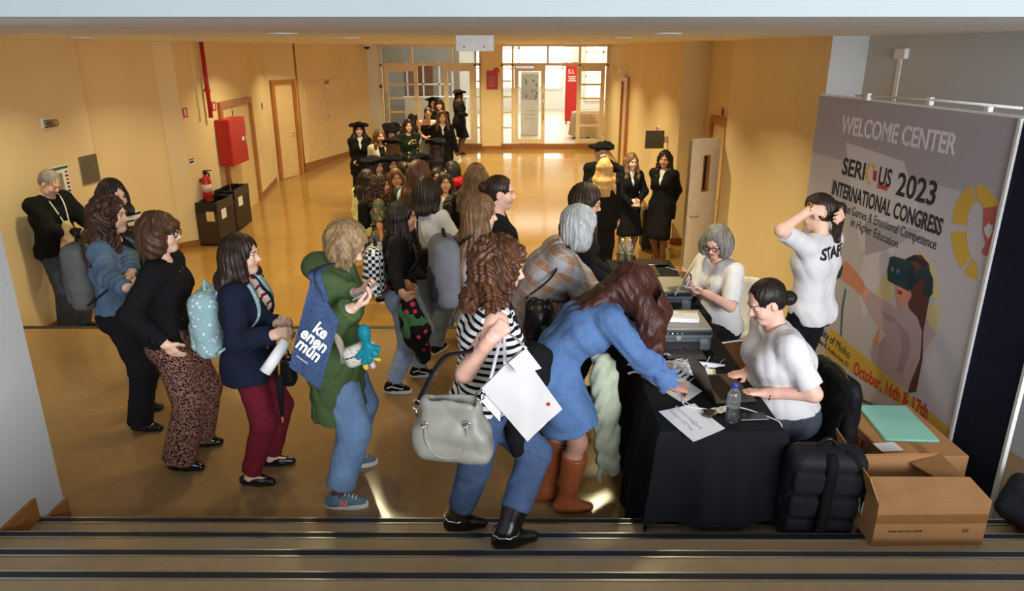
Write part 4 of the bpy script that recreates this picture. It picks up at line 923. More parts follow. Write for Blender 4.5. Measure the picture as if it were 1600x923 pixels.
near('envelope', 'seated woman with a grey bob and black glasses holding papers in a white T-shirt', 1.60, 5.25, 0, 205, 1.64, g=1.1, sit=(0, .45), feet=[(.48, .10, 5), (.46, -.10, -5)], hair=('bob', cG, H_salt, dict(len=.088, vol=.97, part=.03, face=1.08)), tops=[T(K_white, name='t_shirt', sleeve=.9, off=.018, hem=-.06, ra=1.15, wr=.0035)], bottom=TR(K_trous), shoes=SH_flat, skin='pink', bend=6, head=(24, 20, 0), glasses=(G_black, .0034), eyes='down',
    armL=dict(px=(1103, 458, 4.86), pole=(-.5, .4, -1), fd=(.85, -.4, .1), pn=(-.2, -.2, 1), curl=.5), armR=dict(px=(1074, 432, 5.10), pole=(-.4, -.4, -1), fd=(.8, .4, .2), pn=(-.2, .5, .6), curl=.5))
near('staff', 'woman in a white STAFF T-shirt tying up her hair beside the backdrop', 2.08, 4.70, 0, 128, 1.63, hair=('pony', cD, H_dbr, dict(len=.22)), tops=[T(K_white, name='t_shirt', sleeve=.85, off=.018, hem=-.10, ra=1.15, wr=.0035)], bottom=TR(K_trous, knee=.075), shoes=SH_sneak, skin='fair', head=(18, 14, 0),
    armL=dict(px=(1268, 326, 4.58), pole=(.3, .9, .15), fd=(-.5, -.8, -.2), pn=(.6, -.4, -.3), curl=.45), armR=dict(px=(1312, 326, 4.70), pole=(.8, -.7, .1), fd=(-.6, .7, -.2), pn=(.6, .4, -.3), curl=.45))
pmn = atz(82, 505, ZH)
person('man', 'grey haired man in a black jumper with a lanyard looking at his phone', (-5.09, 7.86, ZH), -12, 1.86, male='beard', g=1.16, skin='fair', hair=('short', cG, H_man, dict()), tops=[T(K_black, name='jumper', off=.026, hem=-.08, wr=.006, sl_off=.006)], bottom=TR(J_man, knee=.086, ankle=.075, off=.014, end=1.04), shoes=SH_sneak, head=(0, 34, 0), eyes='down', back=-.03,
    armR=dict(t=(.34, -.06, 1.05), pole=(-.5, -.9, -.6), fd=(.9, .3, .1), pn=(-.1, .3, .9), curl=.5), armL=dict(t=(.38, .08, 1.06), pole=(-.4, .9, -.6), fd=(.9, -.3, .1), pn=(-.1, -.3, .9), curl=.5))
# group by the open door
standing('hatboy', 'young man in a black tricorne hat and suit with a hand at his mouth', (938, 221), -70, 1.74, lod=1, male=True, skin='mid', hair=('short', cB, H_black, {}), hat=(K_hat, .5), tops=SUIT(), bottom=TR(K_trous), shoes=SH_loaf, armL=dict(t=(.20, .03, 1.44), pole=(.1, .9, -.6), fd=(-.2, -.4, .8), curl=.6), head=(0, 6, 0))
standing('blondsuit', 'woman with long blonde hair in a black suit seen from behind', (945, 249), 85, 1.64, lod=1, hair=('long', cL, H_blond, dict(len=.36, vol=1.08)), tops=SUIT(), bottom=TR(K_trous, skirt=.15), shoes=SH_heel, skin='fair')
standing('suitlong', 'young woman with long light brown hair in a black suit holding a clear plastic bottle', (985, 239), -72, 1.62, lod=1, hair=('wavy', cM, H_lbr, dict(len=.42, vol=1.0)), tops=SUIT(), bottom=TR(K_suit, name='skirt', skirt=.125, knee=.08, hemz=.43), shoes=SH_heel, tights=(90, 62, 50), g=.9, skin='fair', armL=dict(t=(.24, .06, .98), pole=(-.3, .9, -.3), fd=(.3, -.8, .1), curl=.5), armR=dict(t=(.26, -.06, .93), pole=(-.3, -.9, -.3), fd=(.3, .8, .1), curl=.5), head=(0, 6, 0))
q = atz(1030, 410, ZH)
person('suitcurly', 'young woman with long dark curly hair in a black skirt suit, hands behind her back', (q.x, q.y, ZH), -125, 1.68, lod=1, hair=('curly', cB, H_black, dict(len=.46, vol=1.0, amp=.7)), tops=SUIT(), bottom=TR(K_suit, name='skirt', skirt=.125, knee=.085, hemz=.40), shoes=SH_heel, tights=(110, 70, 52), skin='tan', g=.92, head=(14, 4, 0), smile=.5, feet=[(.06, .06, 10), (-.04, -.07, -20)],
    armL=dict(t=(-.16, .08, .88), pole=(-.5, .9, 0), fd=(-.1, -.9, -.3)), armR=dict(t=(-.17, -.06, .90), pole=(-.5, -.9, 0), fd=(-.1, .9, -.3)))
# the crowd down in the hall
HT = lambda c, m, **kw: ('long', c, m, dict(hat=1, **kw))
standing('h1', 'leftmost student in a black tricorne hat, suit buttoned, facing the camera', (560, 190), -76, 1.62, lod=2, hair=HT(cB, H_black, len=.3), hat=(K_hat, 0), tops=SUIT(), bottom=TR(K_trous), shoes=SH_loaf, skin='mid', armL=dict(t=(.12, -.02, .95), fd=(.1, -1, 0)), armR=dict(t=(.14, .02, .97), fd=(.1, 1, 0)))
standing('h2', 'young woman with brown hair and a beige jacket looking aside', (591, 203), -58, 1.60, lod=2, hair=('long', cD, H_brown, dict(len=.3)), tops=[T(K_dots, off=.012), T(K_beige, name='jacket', off=.024, open=.05, hem=-.1)], bottom=TR(K_trous), shoes=SH_flat, skin='mid')
standing('h3', 'student in a black tricorne hat looking down, behind the beige jacket', (608, 192), -66, 1.60, lod=2, hair=HT(cD, H_dbr, len=.28), hat=(K_hat, .6), tops=SUIT(), bottom=TR(K_trous), shoes=SH_loaf, head=(0, 28, 0), eyes='down')
standing('h4', 'young woman in a dark green floral top with a hand at her chest', (636, 187), -66, 1.62, lod=2, hair=('long', cB, H_black, dict(len=.32)), tops=[T(K_flor, off=.016)], bottom=TR(J_light), shoes=SH_flat, armR=dict(t=(.17, -.03, 1.22), fd=(0, .6, .6)), armL=dict(t=(.2, .02, 1.0)))
standing('h5', 'dark haired young woman in profile behind the floral top', (643, 178), 5, 1.64, lod=2, hair=('long', cB, H_black, dict(len=.3)), tops=[T(K_black)], bottom=TR(K_trous), shoes=SH_flat)
standing('h6', 'young woman in an off-shoulder black top reading her phone', (668, 167), -82, 1.63, lod=2, hair=('bun', cD, H_dbr, {}), tops=[T(K_black, strapless=True, off=.014, hem=.09)], bottom=TR(J_grey, waist=-.04), shoes=SH_flat, head=(0, 22, 0), eyes='down', armR=dict(t=(.28, -.05, 1.02), fd=(.7, .5, .2), curl=.5), armL=dict(t=(.28, .06, 1.02), fd=(.7, -.5, .2), curl=.5))
standing('h7', 'young woman with long hair in a black suit walking forward with a white card', (690, 173), -78, 1.68, lod=2, hair=('long', cD, H_brown, dict(len=.40)), tops=SUIT(), bottom=TR(K_suit, name='skirt', skirt=.15, knee=.1, hemz=.42), shoes=SH_heel, tights=(50, 36, 32), armL=dict(t=(.10, .30, .78), fd=(.3, .2, -.9)))
standing('h8', 'student in a black tricorne hat at the back behind a girl with a fringe', (676, 151), -80, 1.58, lod=2, hair=HT(cB, H_black, len=.3), hat=(K_hat, .2), tops=SUIT(), bottom=TR(K_trous), shoes=SH_loaf)
standing('h9', 'young woman with black hair and a fringe in a black top', (686, 155), -84, 1.66, lod=2, hair=('bob', cB, H_black, dict(len=.2, fringe=True)), tops=[T(K_black)], bottom=TR(K_trous), shoes=SH_loaf, skin='mid')
q = atz(718, 242, -.15)
person('h10', 'student in a black tricorne hat turning away by the glass doors', (q.x, q.y, floorz(q.y)), 28, 1.63, lod=2, hair=HT(cB, H_dbr, len=.34), hat=(K_hat, .9), tops=SUIT(), bottom=TR(K_suit, name='skirt', skirt=.15, knee=.1, hemz=.46), shoes=SH_heel, tights=(40, 30, 28), armR=dict(t=(.2, -.1, 1.05), fd=(.3, .8, .2)))
standing('h11', 'student in a black hat over brown hair seen from behind', (613, 215), 95, 1.56, lod=2, hair=('long', cM, H_brown, dict(hat=1, len=.42)), hat=(K_hat, .1), tops=SUIT(), bottom=TR(K_trous), shoes=SH_loaf)
standing('h12', 'student in a round black hat with very long dark hair seen from behind', (682, 216), 92, 1.58, lod=2, hair=HT(cB, H_dbr, len=.5), hat=(K_hat, .4), tops=SUIT(), bottom=TR(K_trous), shoes=SH_loaf)
standing('h13', 'student in a black tricorne hat turned right with dark wavy hair', (581, 243), -18, 1.66, lod=1, hair=('wavy', cD, H_dbr, dict(hat=1, len=.34)), hat=(K_hat, .3), tops=SUIT(), bottom=TR(K_trous), shoes=SH_loaf)
standing('h14', 'pale faced student in a black hat speaking to the right', (608, 241), -48, 1.56, lod=1, hair=('long', cD, H_dbr, dict(hat=1, len=.34)), hat=(K_hat, .8), tops=SUIT(), bottom=TR(K_trous), shoes=SH_loaf, skin=(240, 214, 188))
standing('h15', 'student in a black tricorne hat facing left', (660, 239), 172, 1.60, lod=1, hair=('wavy', cB, H_black, dict(hat=1, len=.4)), hat=(K_hat, .5), tops=SUIT(), bottom=TR(K_trous), shoes=SH_loaf)
standing('h16', 'young woman with dark hair pinned up, seen from behind among the hats', (633, 254), 140, 1.58, lod=1, hair=('bun', cD, H_dbr, dict(z=.08)), tops=[T(K_black)], bottom=TR(K_trous), shoes=SH_loaf)
standing('h17', 'dark haired person in a pale yellow jacket at the left edge of the crowd', (570, 266), 70, 1.54, lod=1, hair=('wavy', cD, H_dbr, dict(len=.30)), tops=[T(K_yell, off=.03, hem=-.15, wr=.006)], bottom=TR(J_dark), shoes=SH_sneak)
standing('h18', 'smiling young woman in profile with dark curls, floral sleeve and black backpack', (588, 275), 4, 1.60, lod=1, hair=('curly', cD, H_curlb, dict(len=.26, vol=1.05, front=1)), tops=[T(K_flor2, sleeve=.8)], bottom=TR(J_dark), shoes=SH_sneak, skin='tan', smile=1)
standing('h19', 'young woman with brown hair in a grey top facing the camera among the crowd', (617, 264), -72, 1.60, lod=1, hair=('long', cM, H_brown, dict(len=.24)), tops=[T(K_grey)], bottom=TR(J_dark), shoes=SH_sneak, skin='tan', gaze=.003)
near('h20', 'tall woman with long straight brown hair in a pale sky blue shirt, from behind', -.88, 6.70, -.1375, 60, 1.69, lod=1, hair=('long', cM, H_brown, dict(len=.34, vol=1.04)), tops=[T(K_sky, off=.022, hem=-.1, wr=.006)], bottom=TR(J_light), shoes=SH_sneak)
standing('h21', 'dark haired young woman half hidden behind the girl in the olive jacket', (682, 263), -82, 1.54, lod=1, hair=('long', cB, H_black, dict(len=.3)), tops=[T(K_black)], bottom=TR(J_dark), shoes=SH_sneak, skin='tan')
standing('h22', 'young woman with long dark hair and an olive jacket over a yellow top', (694, 270), -76, 1.62, lod=1, hair=('long', cB, H_dbr, dict(len=.34)), tops=[T(K_yell, off=.012), T(K_green, name='jacket', off=.026, open=.06, hem=-.1)], bottom=TR(J_dark), shoes=SH_sneak, skin='tan', gaze=-.004)
standing('h23', 'person with black hair, glasses and a red hoodie turned away', (709, 253), 150, 1.60, lod=1, hair=('long', cB, H_black, dict(len=.18, front=False)), tops=[T(K_red, hood=True, off=.026, wr=.006)], bottom=TR(J_dark), shoes=SH_sneak, glasses=(M_chrome, .0022), skin='fair')
standing('h24', 'person with a black headband and dark curly hair seen from behind', (706, 308), 80, 1.56, lod=1, hair=('curly', cB, H_black, dict(len=.2, band=K_black)), tops=[T(K_dgrey)], bottom=TR(J_dark), shoes=SH_sneak)
standing('h25', 'short person with a smooth dark bob in the middle of the crowd', (621, 294), 60, 1.50, lod=1, hair=('bob', cB, H_black, dict(len=.14)), tops=[T(K_dgrey)], bottom=TR(J_dark), shoes=SH_sneak)
# ---------------------------------------------------------------- things on the walls
def vplane(a, b): d = Vector((b[0]-a[0], b[1]-a[1], 0)).normalized(); return Vector((a[0], a[1], 0)), Vector((d.y, -d.x, 0)), d
def on_wall(px_, py_, a, b): p, n, d = vplane(a, b); return atplane(px_, py_, p, n)
def wall_root(name, px_, py_, a, b, label, cat, group=None, off=.0):
    p, n, d = vplane(a, b); q = atplane(px_, py_, p, n)
    return empty(name, tuple(q+n*off), math.atan2(d.y, d.x), label, cat, group)   # local x along the wall, -y out of the wall
def text_mesh(name, s, size, m, parent, loc, rot=(PI/2, 0, 0), sx=1., ext=.0008, align='LEFT', bold=0., shear=0.):
    cu = bpy.data.curves.new(name, 'FONT'); cu.body = s; cu.size = size; cu.extrude = ext; cu.align_x = align; cu.offset = bold; cu.shear = shear; cu.resolution_u = 3
    t = bpy.data.objects.new('tmp', cu); COL.objects.link(t); dg = bpy.context.evaluated_depsgraph_get(); me = bpy.data.meshes.new_from_object(t.evaluated_get(dg)); bpy.data.objects.remove(t); bpy.data.curves.remove(cu)
    me.materials.clear(); o = link(name, me, m, parent); o.location = loc; o.rotation_euler = rot; o.scale = (sx, 1, 1); return o
INK = mat('black ink', (26, 26, 28), .7, noise=0); INKW = mat('white ink', (236, 236, 232), .7, noise=0); INKR = mat('red ink', (196, 28, 30), .7, noise=0); INKG = mat('green ink', (30, 120, 70), .6, noise=0)
WA = ((-5.60, 3.2), (-5.26, 9.2)); WC = ((-5.21, 11.69), (-5.16, 14.75)); WR1 = ((2.66, 20.8), (2.66, 11.75)); WY = ((2.76, 9.5), (2.76, 6.6))
r = wall_root('emergency_light', 72, 192, *WA, 'clear emergency light high on the cream wall at left', 'lamp')
MB().rbox((0, -.02, 0), (.22, .04, .12), .012).build('base', M_pwhite, r); MB().rbox((0, -.055, -.005), (.24, .05, .085), .02).build('diffuser', glassmat('ribbed diffuser', (.9, .86, .74, 1), .2), r); MB().rbox((0, -.045, -.005), (.17, .02, .04), .01).build('reflector', M_chrome, r)
r = wall_root('wall_plaque', 139, 264, *WA, 'square brushed metal plaque on the wall behind the man', 'sign')
MB().rbox((0, -.012, 0), (.34, .018, .34), .004).build('plate', mat('dull grey metal', (120, 118, 108), .45, .6), r); [MB().rbox((x, -.022, z), (.02, .006, .02), .002).build('screw', M_chrome, r) for x in (-.14, .14) for z in (-.14, .14)]
r = wall_root('evacuation_plan', 95, 288, *WA, 'white evacuation plan sheet with a green header on the wall', 'notice')
MB().box((0, -.004, 0), (.34, .006, .42)).build('sheet', M_paper, r); MB().box((.0, -.0085, .185), (.33, .003, .03)).build('header', INKG, r)
pl = MB(); pl.box((-.03, -.0085, .02), (.16, .003, .22)); pl.box((.03, -.0085, -.10), (.10, .003, .05)); pl.build('floor_plan', mat('plan grey', (150, 146, 136), .8, noise=0), r)
for i in range(6): MB().box((.125, -.0085, .13-.045*i), (.05, .003, .022)).build('legend_block', [INKR, INK][i % 2], r)
r = wall_root('fire_cabinet', 352, 220, *WC, 'red fire hose cabinet on the cream wall', 'cabinet', off=0)
MB().rbox((0, -.128, 0), (.78, .24, .80), .008).build('body', M_red, r); MB().rbox((0, -.246, 0), (.74, .014, .76), .005).build('door', M_red, r)
MB().rbox((.30, -.258, -.02), (.05, .02, .16), .004).build('lock_plate', M_chrome, r); MB().box((.2, -.2545, .02), (.10, .002, .07)).build('label', INKW, r)
q = on_wall(341, 70, *WC); q2 = on_wall(350, 184, *WC)
r = empty('sprinkler_pipe', (-5.12, 12.62, 0), 0, 'red vertical water pipe running up from the fire cabinet', 'pipe')
MB().tube([(0, 0, 1.44), (0, 0, CEIL)], .035, 12).build('pipe', M_red, r); MB().tube([(0, 0, 1.86), (0, 0, 1.92)], .047, 12).build('coupling', M_red, r); MB().box((-.04, 0, 1.89), (.09, .03, .03)).build('bracket', M_alu, r)
r = empty('conduit', (-5.185, 12.36, 0), 0, 'pale flat cable duct beside the red pipe', 'duct'); MB().box((0, 0, 2.04), (.03, .07, 1.22)).build('duct', M_wall, r)
for px_, py_, lab in ((289, 176, 'small red fire extinguisher sign left of the pipe'), (334, 166, 'small red fire hose sign just beside the pipe')):
    r = wall_root('fire_sign', px_, py_, *WC, lab, 'sign'); MB().box((0, -.003, 0), (.17, .004, .15)).build('plate', M_red, r); MB().box((0, -.006, 0), (.05, .003, .10)).build('pictogram', INKW, r)
r = wall_root('sticker', 299, 252, *WC, 'small white sticker with a green band above the extinguisher', 'sticker'); MB().box((0, -.002, 0), (.20, .003, .09)).build('plate', M_paper, r); MB().box((0, -.0045, .034), (.2, .002, .02)).build('band', INKG, r); MB().box((0, -.0045, -.01), (.15, .002, .035)).build('pictogram', INK, r)
r = wall_root('fire_extinguisher', 314, 293, *WC, 'red fire extinguisher hanging above the bins', 'extinguisher', off=0)
MB().lathe([(.0, -.25), (.07, -.245), (.078, -.22), (.078, .12), (.06, .17), (.03, .20), (.028, .22)], (0, -.10, 0), 18).build('cylinder', M_red, r); MB().lathe([(.079, -.07), (.079, .06)], (0, -.10, 0), 18).build('label', mat('extinguisher label', (220, 190, 180), .6), r)
MB().box((0, -.10, .25), (.05, .05, .06)).box((0, -.15, .285), (.025, .13, .015)).build('valve', M_black2, r); MB().tube(smooth_path([(.02, -.13, .25), (.10, -.12, .18), (.10, -.10, -.05), (.085, -.09, -.2)]), .013, 6).build('hose', M_black2, r); MB().lathe([(.084, -.25), (.084, -.20)], (0, -.10, 0), 18).build('boot_ring', M_black2, r); MB().box((0, -.02, .12), (.05, .04, .05)).build('hook', M_black2, r)
t = NT('black bin liner'); v = t.coord(); t.set(rough=.22); t.bump(t.noise(v, 22, 4), .5, .03); M_liner = t.base(t.ramp(t.noise(v, 6), [(0, (.006, .006, .007, 1)), (1, (.012, .012, .013, 1))]))
M_bin = mat('dark brown bin card', (52, 40, 26), .6)
for i, (y0_, lab) in enumerate(((11.62, 'dark open topped recycling bin, the nearer of the two'), (12.42, 'dark open topped recycling bin, the farther of the two'))):
    r = empty('recycling_bin', (-4.99, y0_+.37, floorz(y0_+.7)+.004), 0, lab, 'bin'); b = MB(); w_, l_, h_ = .34, .72, .68
    for s_ in (-1, 1): b.box((s_*(w_/2-.01), 0, h_/2), (.02, l_, h_)); b.box((0, s_*(l_/2-.01), h_/2), (w_-.04, .02, h_))
    b.box((0, 0, .02), (w_-.04, l_-.04, .04)); b.build('body', M_bin, r)
    L_ = MB(); P_ = []
    for zz, ins in ((-.16, .004), (0, .004), (.012, -.004), (.0, -.022), (-.3, -.026)):
        row = []
        for k in range(41):
            a = 2*PI*k/40; c_, s_ = math.cos(a), math.sin(a); m_ = max(abs(c_), abs(s_)); j = random.uniform(-.012, .012) if zz > -.2 else 0
            row.append((c_/m_*(w_/2+ins), s_/m_*(l_/2+ins), h_+zz+j))
        P_.append(row)
    L_.grid(P_, False); L_.build('liner', M_liner, r)
    MB().box((w_/2+.003, -.1, .46), (.004, .20, .16)).build('label', M_paper, r)
    MB().box((.05, -l_/2-.003, .46), (.13, .004, .16)).build('label', mat('yellowed label', (206, 186, 130), .7), r)
DW = ((-4.84, 17.43), (-4.34, 19.32))
for px_, py_, a, lab in ((362, 176, WC, 'small dark room sign left of the first oak door'), (409, 166, ((-5.165, 14.75), (-5.32, 16.3)), 'small dark room sign between the two oak doors')):
    r = wall_root('room_sign', px_, py_, *a, lab, 'sign'); MB().rbox((0, -.006, 0), (.10, .01, .15), .003).build('plate', M_alu, r); MB().box((0, -.0125, 0), (.05, .003, .10)).build('pictogram', INK, r)
q = atY(598, 135, 20.55); r = empty('alarm_button', (q.x-.05, 20.55, q.z), 0, 'small red alarm call point on the white column', 'alarm'); MB().rbox((0, -.02, 0), (.09, .04, .09), .006).build('box', M_red, r)
r = empty('security_camera', (-3.72, 19.6, CEIL), 0, 'white dome camera on the ceiling above the column', 'camera'); MB().lathe([(.0, 0), (.10, 0), (.10, -.05), (.085, -.06)], seg=18).build('base', M_pwhite, r); MB().lathe([(.075, -.05), (.07, -.09), (.045, -.12), (0, -.13)], seg=18).build('dome', M_black2, r)
q = atY(742, 67, 6.4); r = empty('hanging_sign', (q.x, 6.4, q.z), 0, 'blank white panel hanging from the ceiling', 'sign'); MB().rbox((0, 0, 0), (.32, .03, .132), .004).build('panel', M_pwhite, r)
[MB().tube([(x, 0, .06), (x, 0, CEIL-q.z)], .005, 6).build('hanger', M_alu, r) for x in (-.11, .11)]; [MB().lathe([(0, 0), (.008, 0), (.008, .004)], (x, -.016, -.03), 8, Matrix.Rotation(PI/2, 3, 'X')).build('screw', M_alu, r) for x in (-.09, .08)]
q = atY(769, 125, 20.55); r = empty('red_notice', (q.x, 20.55, q.z), 0, 'red poster with a round badge on the cream pier', 'poster'); MB().box((0, -.006, 0), (.31, .008, .49)).build('sheet', M_red, r); MB().lathe([(0, 0), (.085, 0), (.085, .004), (0, .004)], (.12, -.015, .24), 20, Matrix.Rotation(PI/2, 3, 'X')).build('badge', mat('badge red', (214, 70, 50), .6), r)
for i in range(5): MB().box((-.02, -.0115, .07-.055*i), (.2-.03*(i % 2), .002, .016)).build('text_line', mat('pale red print', (226, 150, 140), .7), r)
[MB().box((.12+x, -.0165, .24+z), (.06, .002, .016), R=Matrix.Rotation(.5, 3, 'Y')).build('badge_print', INKW, r) for x, z in ((0, .02), (.01, -.02))]
r = wall_root('projecting_sign', 1043, 218, *WR1, 'dark flag sign projecting from the right wall', 'sign'); MB().rbox((0, -.03, 0), (.05, .06, .1), .004).build('bracket', M_alu, r); MB().rbox((0, -.22, 0), (.02, .32, .30), .004).build('panel', mat('dark sign panel', (92, 84, 66), .4, .3), r)
r = wall_root('door_sign', 1036, 212, *WR1, 'small white sign with red emblem beside the flag sign', 'sign'); MB().box((-.45, -.004, .04), (.34, .006, .17)).build('plate', M_paper, r); MB().box((-.56, -.0085, .04), (.09, .003, .12)).build('emblem', INKR, r); [MB().box((-.39, -.0085, .09-.035*k), (.17, .003, .012)).build('text_line', INK, r) for k in range(4)]
r = wall_root('spotlight', 978, 108, *WR1, 'small white wall spotlight high on the right wall', 'lamp'); MB().rbox((0, -.02, 0), (.06, .04, .06), .006).build('base', M_pwhite, r); MB().lathe([(.02, .0), (.05, .10), (.045, .1)], (0, -.06, 0), 12, Matrix.Rotation(PI/2, 3, 'X')).build('shade', M_pwhite, r)
a_, b_ = on_wall(962, 240, *WR1), on_wall(972, 270, *WR1)
door('door_9', (2.652, 17.9), (2.652, 16.95), -.2, 1.93, 'oak framed door edge-on in the right wall')
door('door_10', (3.07, 11.3), (3.07, 10.35), ZH, 1.60, 'oak frame of the doorway behind the open door')
r = empty('door_11', (2.72, 9.60, ZH+.01), math.radians(210), 'open cream door leaf with a narrow window and lever handle'); r['kind'] = 'structure'; dw = .50
lf = MB()
for (x0, x1, z0_, z1_) in ((0, .17, 0, 2.0), (.28, dw, 0, 2.0), (.17, .28, 0, 1.32), (.17, .28, 1.78, 2.0)): lf.bbox((x0, -.02, z0_), (x1, .02, z1_))
lf.build('door_leaf', mat('pale door laminate', (214, 204, 186), .45), r)
fr = MB(); fr.bbox((.165, -.026, 1.31), (.18, .026, 1.79)).bbox((.27, -.026, 1.31), (.285, .026, 1.79)).bbox((.165, -.026, 1.31), (.285, .026, 1.325)).bbox((.165, -.026, 1.775), (.285, .026, 1.79)); fr.build('window_frame', M_wood, r); MB().bbox((.175, -.004, 1.32), (.275, .004, 1.78)).build('pane', M_glass, r)
MB().bbox((dw, -.022, 0), (dw+.012, .022, 2.0)).build('edge_strip', M_alu, r); hd = MB(); [hd.tube([(dw-.06, s_*.02, 1.0), (dw-.06, s_*.065, 1.0), (dw-.17, s_*.065, 1.0)], .01, 6) for s_ in (-1, 1)]; hd.build('door_handle', M_alu, r)
r = wall_root('no_smoking_sign', 1130, 178, (3.08, 11.75), (3.08, 9.62), 'small round prohibition sign above the open door', 'sign'); MB().box((.0, -.004, 0), (.2, .006, .26)).build('plate', M_paper, r); MB().lathe([(.05, 0), (.075, 0), (.075, .003), (.05, .003)], (0, -.0075, .03), 20, Matrix.Rotation(PI/2, 3, 'X')).build('ring', INKR, r); MB().box((0, -.009, .03), (.12, .003, .016), R=Matrix.Rotation(.8, 3, 'Y')).build('bar', INKR, r)
r = empty('dark_case', (2.30, 11.45, ZH), 0, 'dark upright case on the floor behind the skirt suit', 'case'); MB().rbox((0, 0, .36), (.42, .28, .66), .03).build('shell', M_black2, r); MB().tube(smooth_path([(-.1, 0, .69), (-.08, 0, .75), (.08, 0, .75), (.1, 0, .69)]), .012, 6).build('handle', M_black2, r); [MB().lathe([(0, -.012), (.03, -.012), (.03, .012), (0, .012)], (x, 0, .03), 12, Matrix.Rotation(PI/2, 3, 'X')).build('wheel', M_black, r) for x in (-.16, .16)]
# ---------------------------------------------------------------- atrium furniture seen through the glass
r = empty('reception_counter', (-2.35, 23.2, 0), 0, 'white reception counter beyond the left glass doors', 'counter'); MB().rbox((0, 0, .55), (1.9, .5, 1.1), .01).build('body', M_pwhite, r); MB().rbox((0, -.02, 1.125), (2.0, .6, .05), .01).build('top', M_pwhite, r)
g = MB(); [g.box((x, .2, 1.65), (.05, .05, 1.0)) for x in (-.9, -.4, .1, .5)]; [g.box((-.2, .2, z), (1.4, .05, .05)) for z in (1.5, 2.1)]; g.build('screen_frame', M_pwhite, r); MB().box((-.55, .22, 1.6), (.9, .02, .9)).build('screen_panel', mat('brown board', (120, 84, 66), .7), r)
r = empty('red_totem', (2.1, 26.5, 0), 0, 'tall red information totem beyond the right glass doors', 'totem'); MB().rbox((0, 0, 1.1), (.44, .22, 2.0), .01).build('panel', M_red, r); [MB().box((x, 0, .05), (.05, .2, .1)).build('leg', M_red, r) for x in (-.17, .17)]
text_mesh('lettering', 'S.I.', .20, INKW, r, (-.14, -.113, 1.72)); [MB().box((0, -.1125, 1.62-.07*k), (.28-.05*(k % 2), .003, .03)).build('text_line', INKW, r) for k in range(3)]
r = empty('poster_stand', (.55, 22.9, 0), math.radians(-8), 'white poster stand with a grey photo behind the glass door', 'stand'); MB().rbox((0, 0, .95), (.55, .12, 1.9), .01).build('board', M_pwhite, r); MB().box((0, -.065, 1.45), (.5, .006, .75)).build('picture', spots('grey collage', (190, 190, 186), (70, 72, 70), 9, .1, .4), r); [MB().box((0, -.065, .75-.12*k), (.3, .006, .02)).build('text_line', mat('faint print', (190, 190, 190), .8), r) for k in range(3)]
r = empty('round_table', (2.3, 22.2, 0), 0, 'round table under a long beige cloth at the right end', 'table'); P_ = []
for rr, zz, am in ((.0, .765, 0), (.50, .765, 0), (.525, .75, .004), (.54, .5, .02), (.56, .08, .05)): P_.append([((rr+am*math.sin(9*a))*math.cos(a), (rr+am*math.sin(9*a))*math.sin(a), zz) for a in np.linspace(0, 2*PI, 73)])
MB().grid(P_).build('tablecloth', cloth('beige tablecloth', (188, 160, 128)), r); MB().tube([(0, 0, 0), (0, 0, .74)], .05, 10).build('leg', M_alu, r)
r = empty('blue_bin', (-.62, 23.6, 0), 0, 'dark green waste bin beyond the pier', 'bin'); MB().rbox((0, 0, .42), (.36, .36, .84), .03).build('body', mat('dark green plastic', (24, 44, 40), .5), r); MB().rbox((0, 0, .86), (.38, .38, .05), .02).build('lid', M_black2, r)
# ---------------------------------------------------------------- welcome centre backdrop
BL_, BR_ = Vector((2.45, 5.96, 0)), Vector((2.72, 3.95, 0)); bu = (BR_-BL_).normalized(); bn = Vector((bu.y, -bu.x, 0)); BH = 2.205
if bn.x > 0: bn = -bn
r = empty('backdrop', tuple(BR_), 0, 'tall printed WELCOME CENTER congress backdrop with navy side panel', 'banner'); inv = Matrix.Translation(-BR_)
def loc(v): return Vector(v)-BR_
def bp(px_, py_, off=0.): return loc(atplane(px_, py_, BR_, bn)+bn*off)
M_ban = mat('matt grey lilac print', (190, 184, 190), .8, noise=.01); M_ban2 = mat('matt darker grey print', (166, 160, 168), .8, noise=.01); M_ban3 = mat('matt pale grey print', (202, 197, 204), .8, noise=.01)
mb = MB(); mb.plate([loc(BL_), loc(BR_), loc(BR_)+Vector((0, 0, BH)), loc(BL_)+Vector((0, 0, BH))], -bn, .03); mb.build('panel', M_ban, r)
def bpoly(name, pts, m, off, parent=None): return MB().plate([bp(x, y, off) for x, y in pts], bn, .0006).build(name, m, parent or r)
def rect3(name, u0_, u1_, z0_, z1_, m, off): a = loc(BL_)+bu*u0_+bn*off; c = loc(BL_)+bu*u1_+bn*off; return MB().plate([a+Vector((0, 0, z0_)), c+Vector((0, 0, z0_)), c+Vector((0, 0, z1_)), a+Vector((0, 0, z1_))], bn, .0006).build(name, m, r)
BW = (BR_-BL_).length; zc = bp(1276, 236).z
rect3('print_header', 0, BW, zc-.02, BH, M_ban2, .0005)
bpoly('print_facet', [(1322, 222), (1412, 252), (1437, 330), (1345, 395), (1330, 300)], M_ban3, .0006); bpoly('print_facet', [(1352, 345), (1440, 360), (1372, 400), (1352, 430)], M_ban2, .0007)
bpoly('print_facet', [(1350, 400), (1400, 385), (1350, 500), (1340, 450)], M_ban3, .0009)
M_yel = mat('mustard print', (206, 168, 66), .8, noise=.01); M_yelp = mat('pale mustard print', (204, 188, 140), .8, noise=.01); M_coral = mat('coral print', (182, 92, 84), .8, noise=.01); M_dgp = mat('charcoal print', (44, 42, 46), .8, noise=0); M_redp = mat('red print', (190, 40, 48), .8, noise=0)
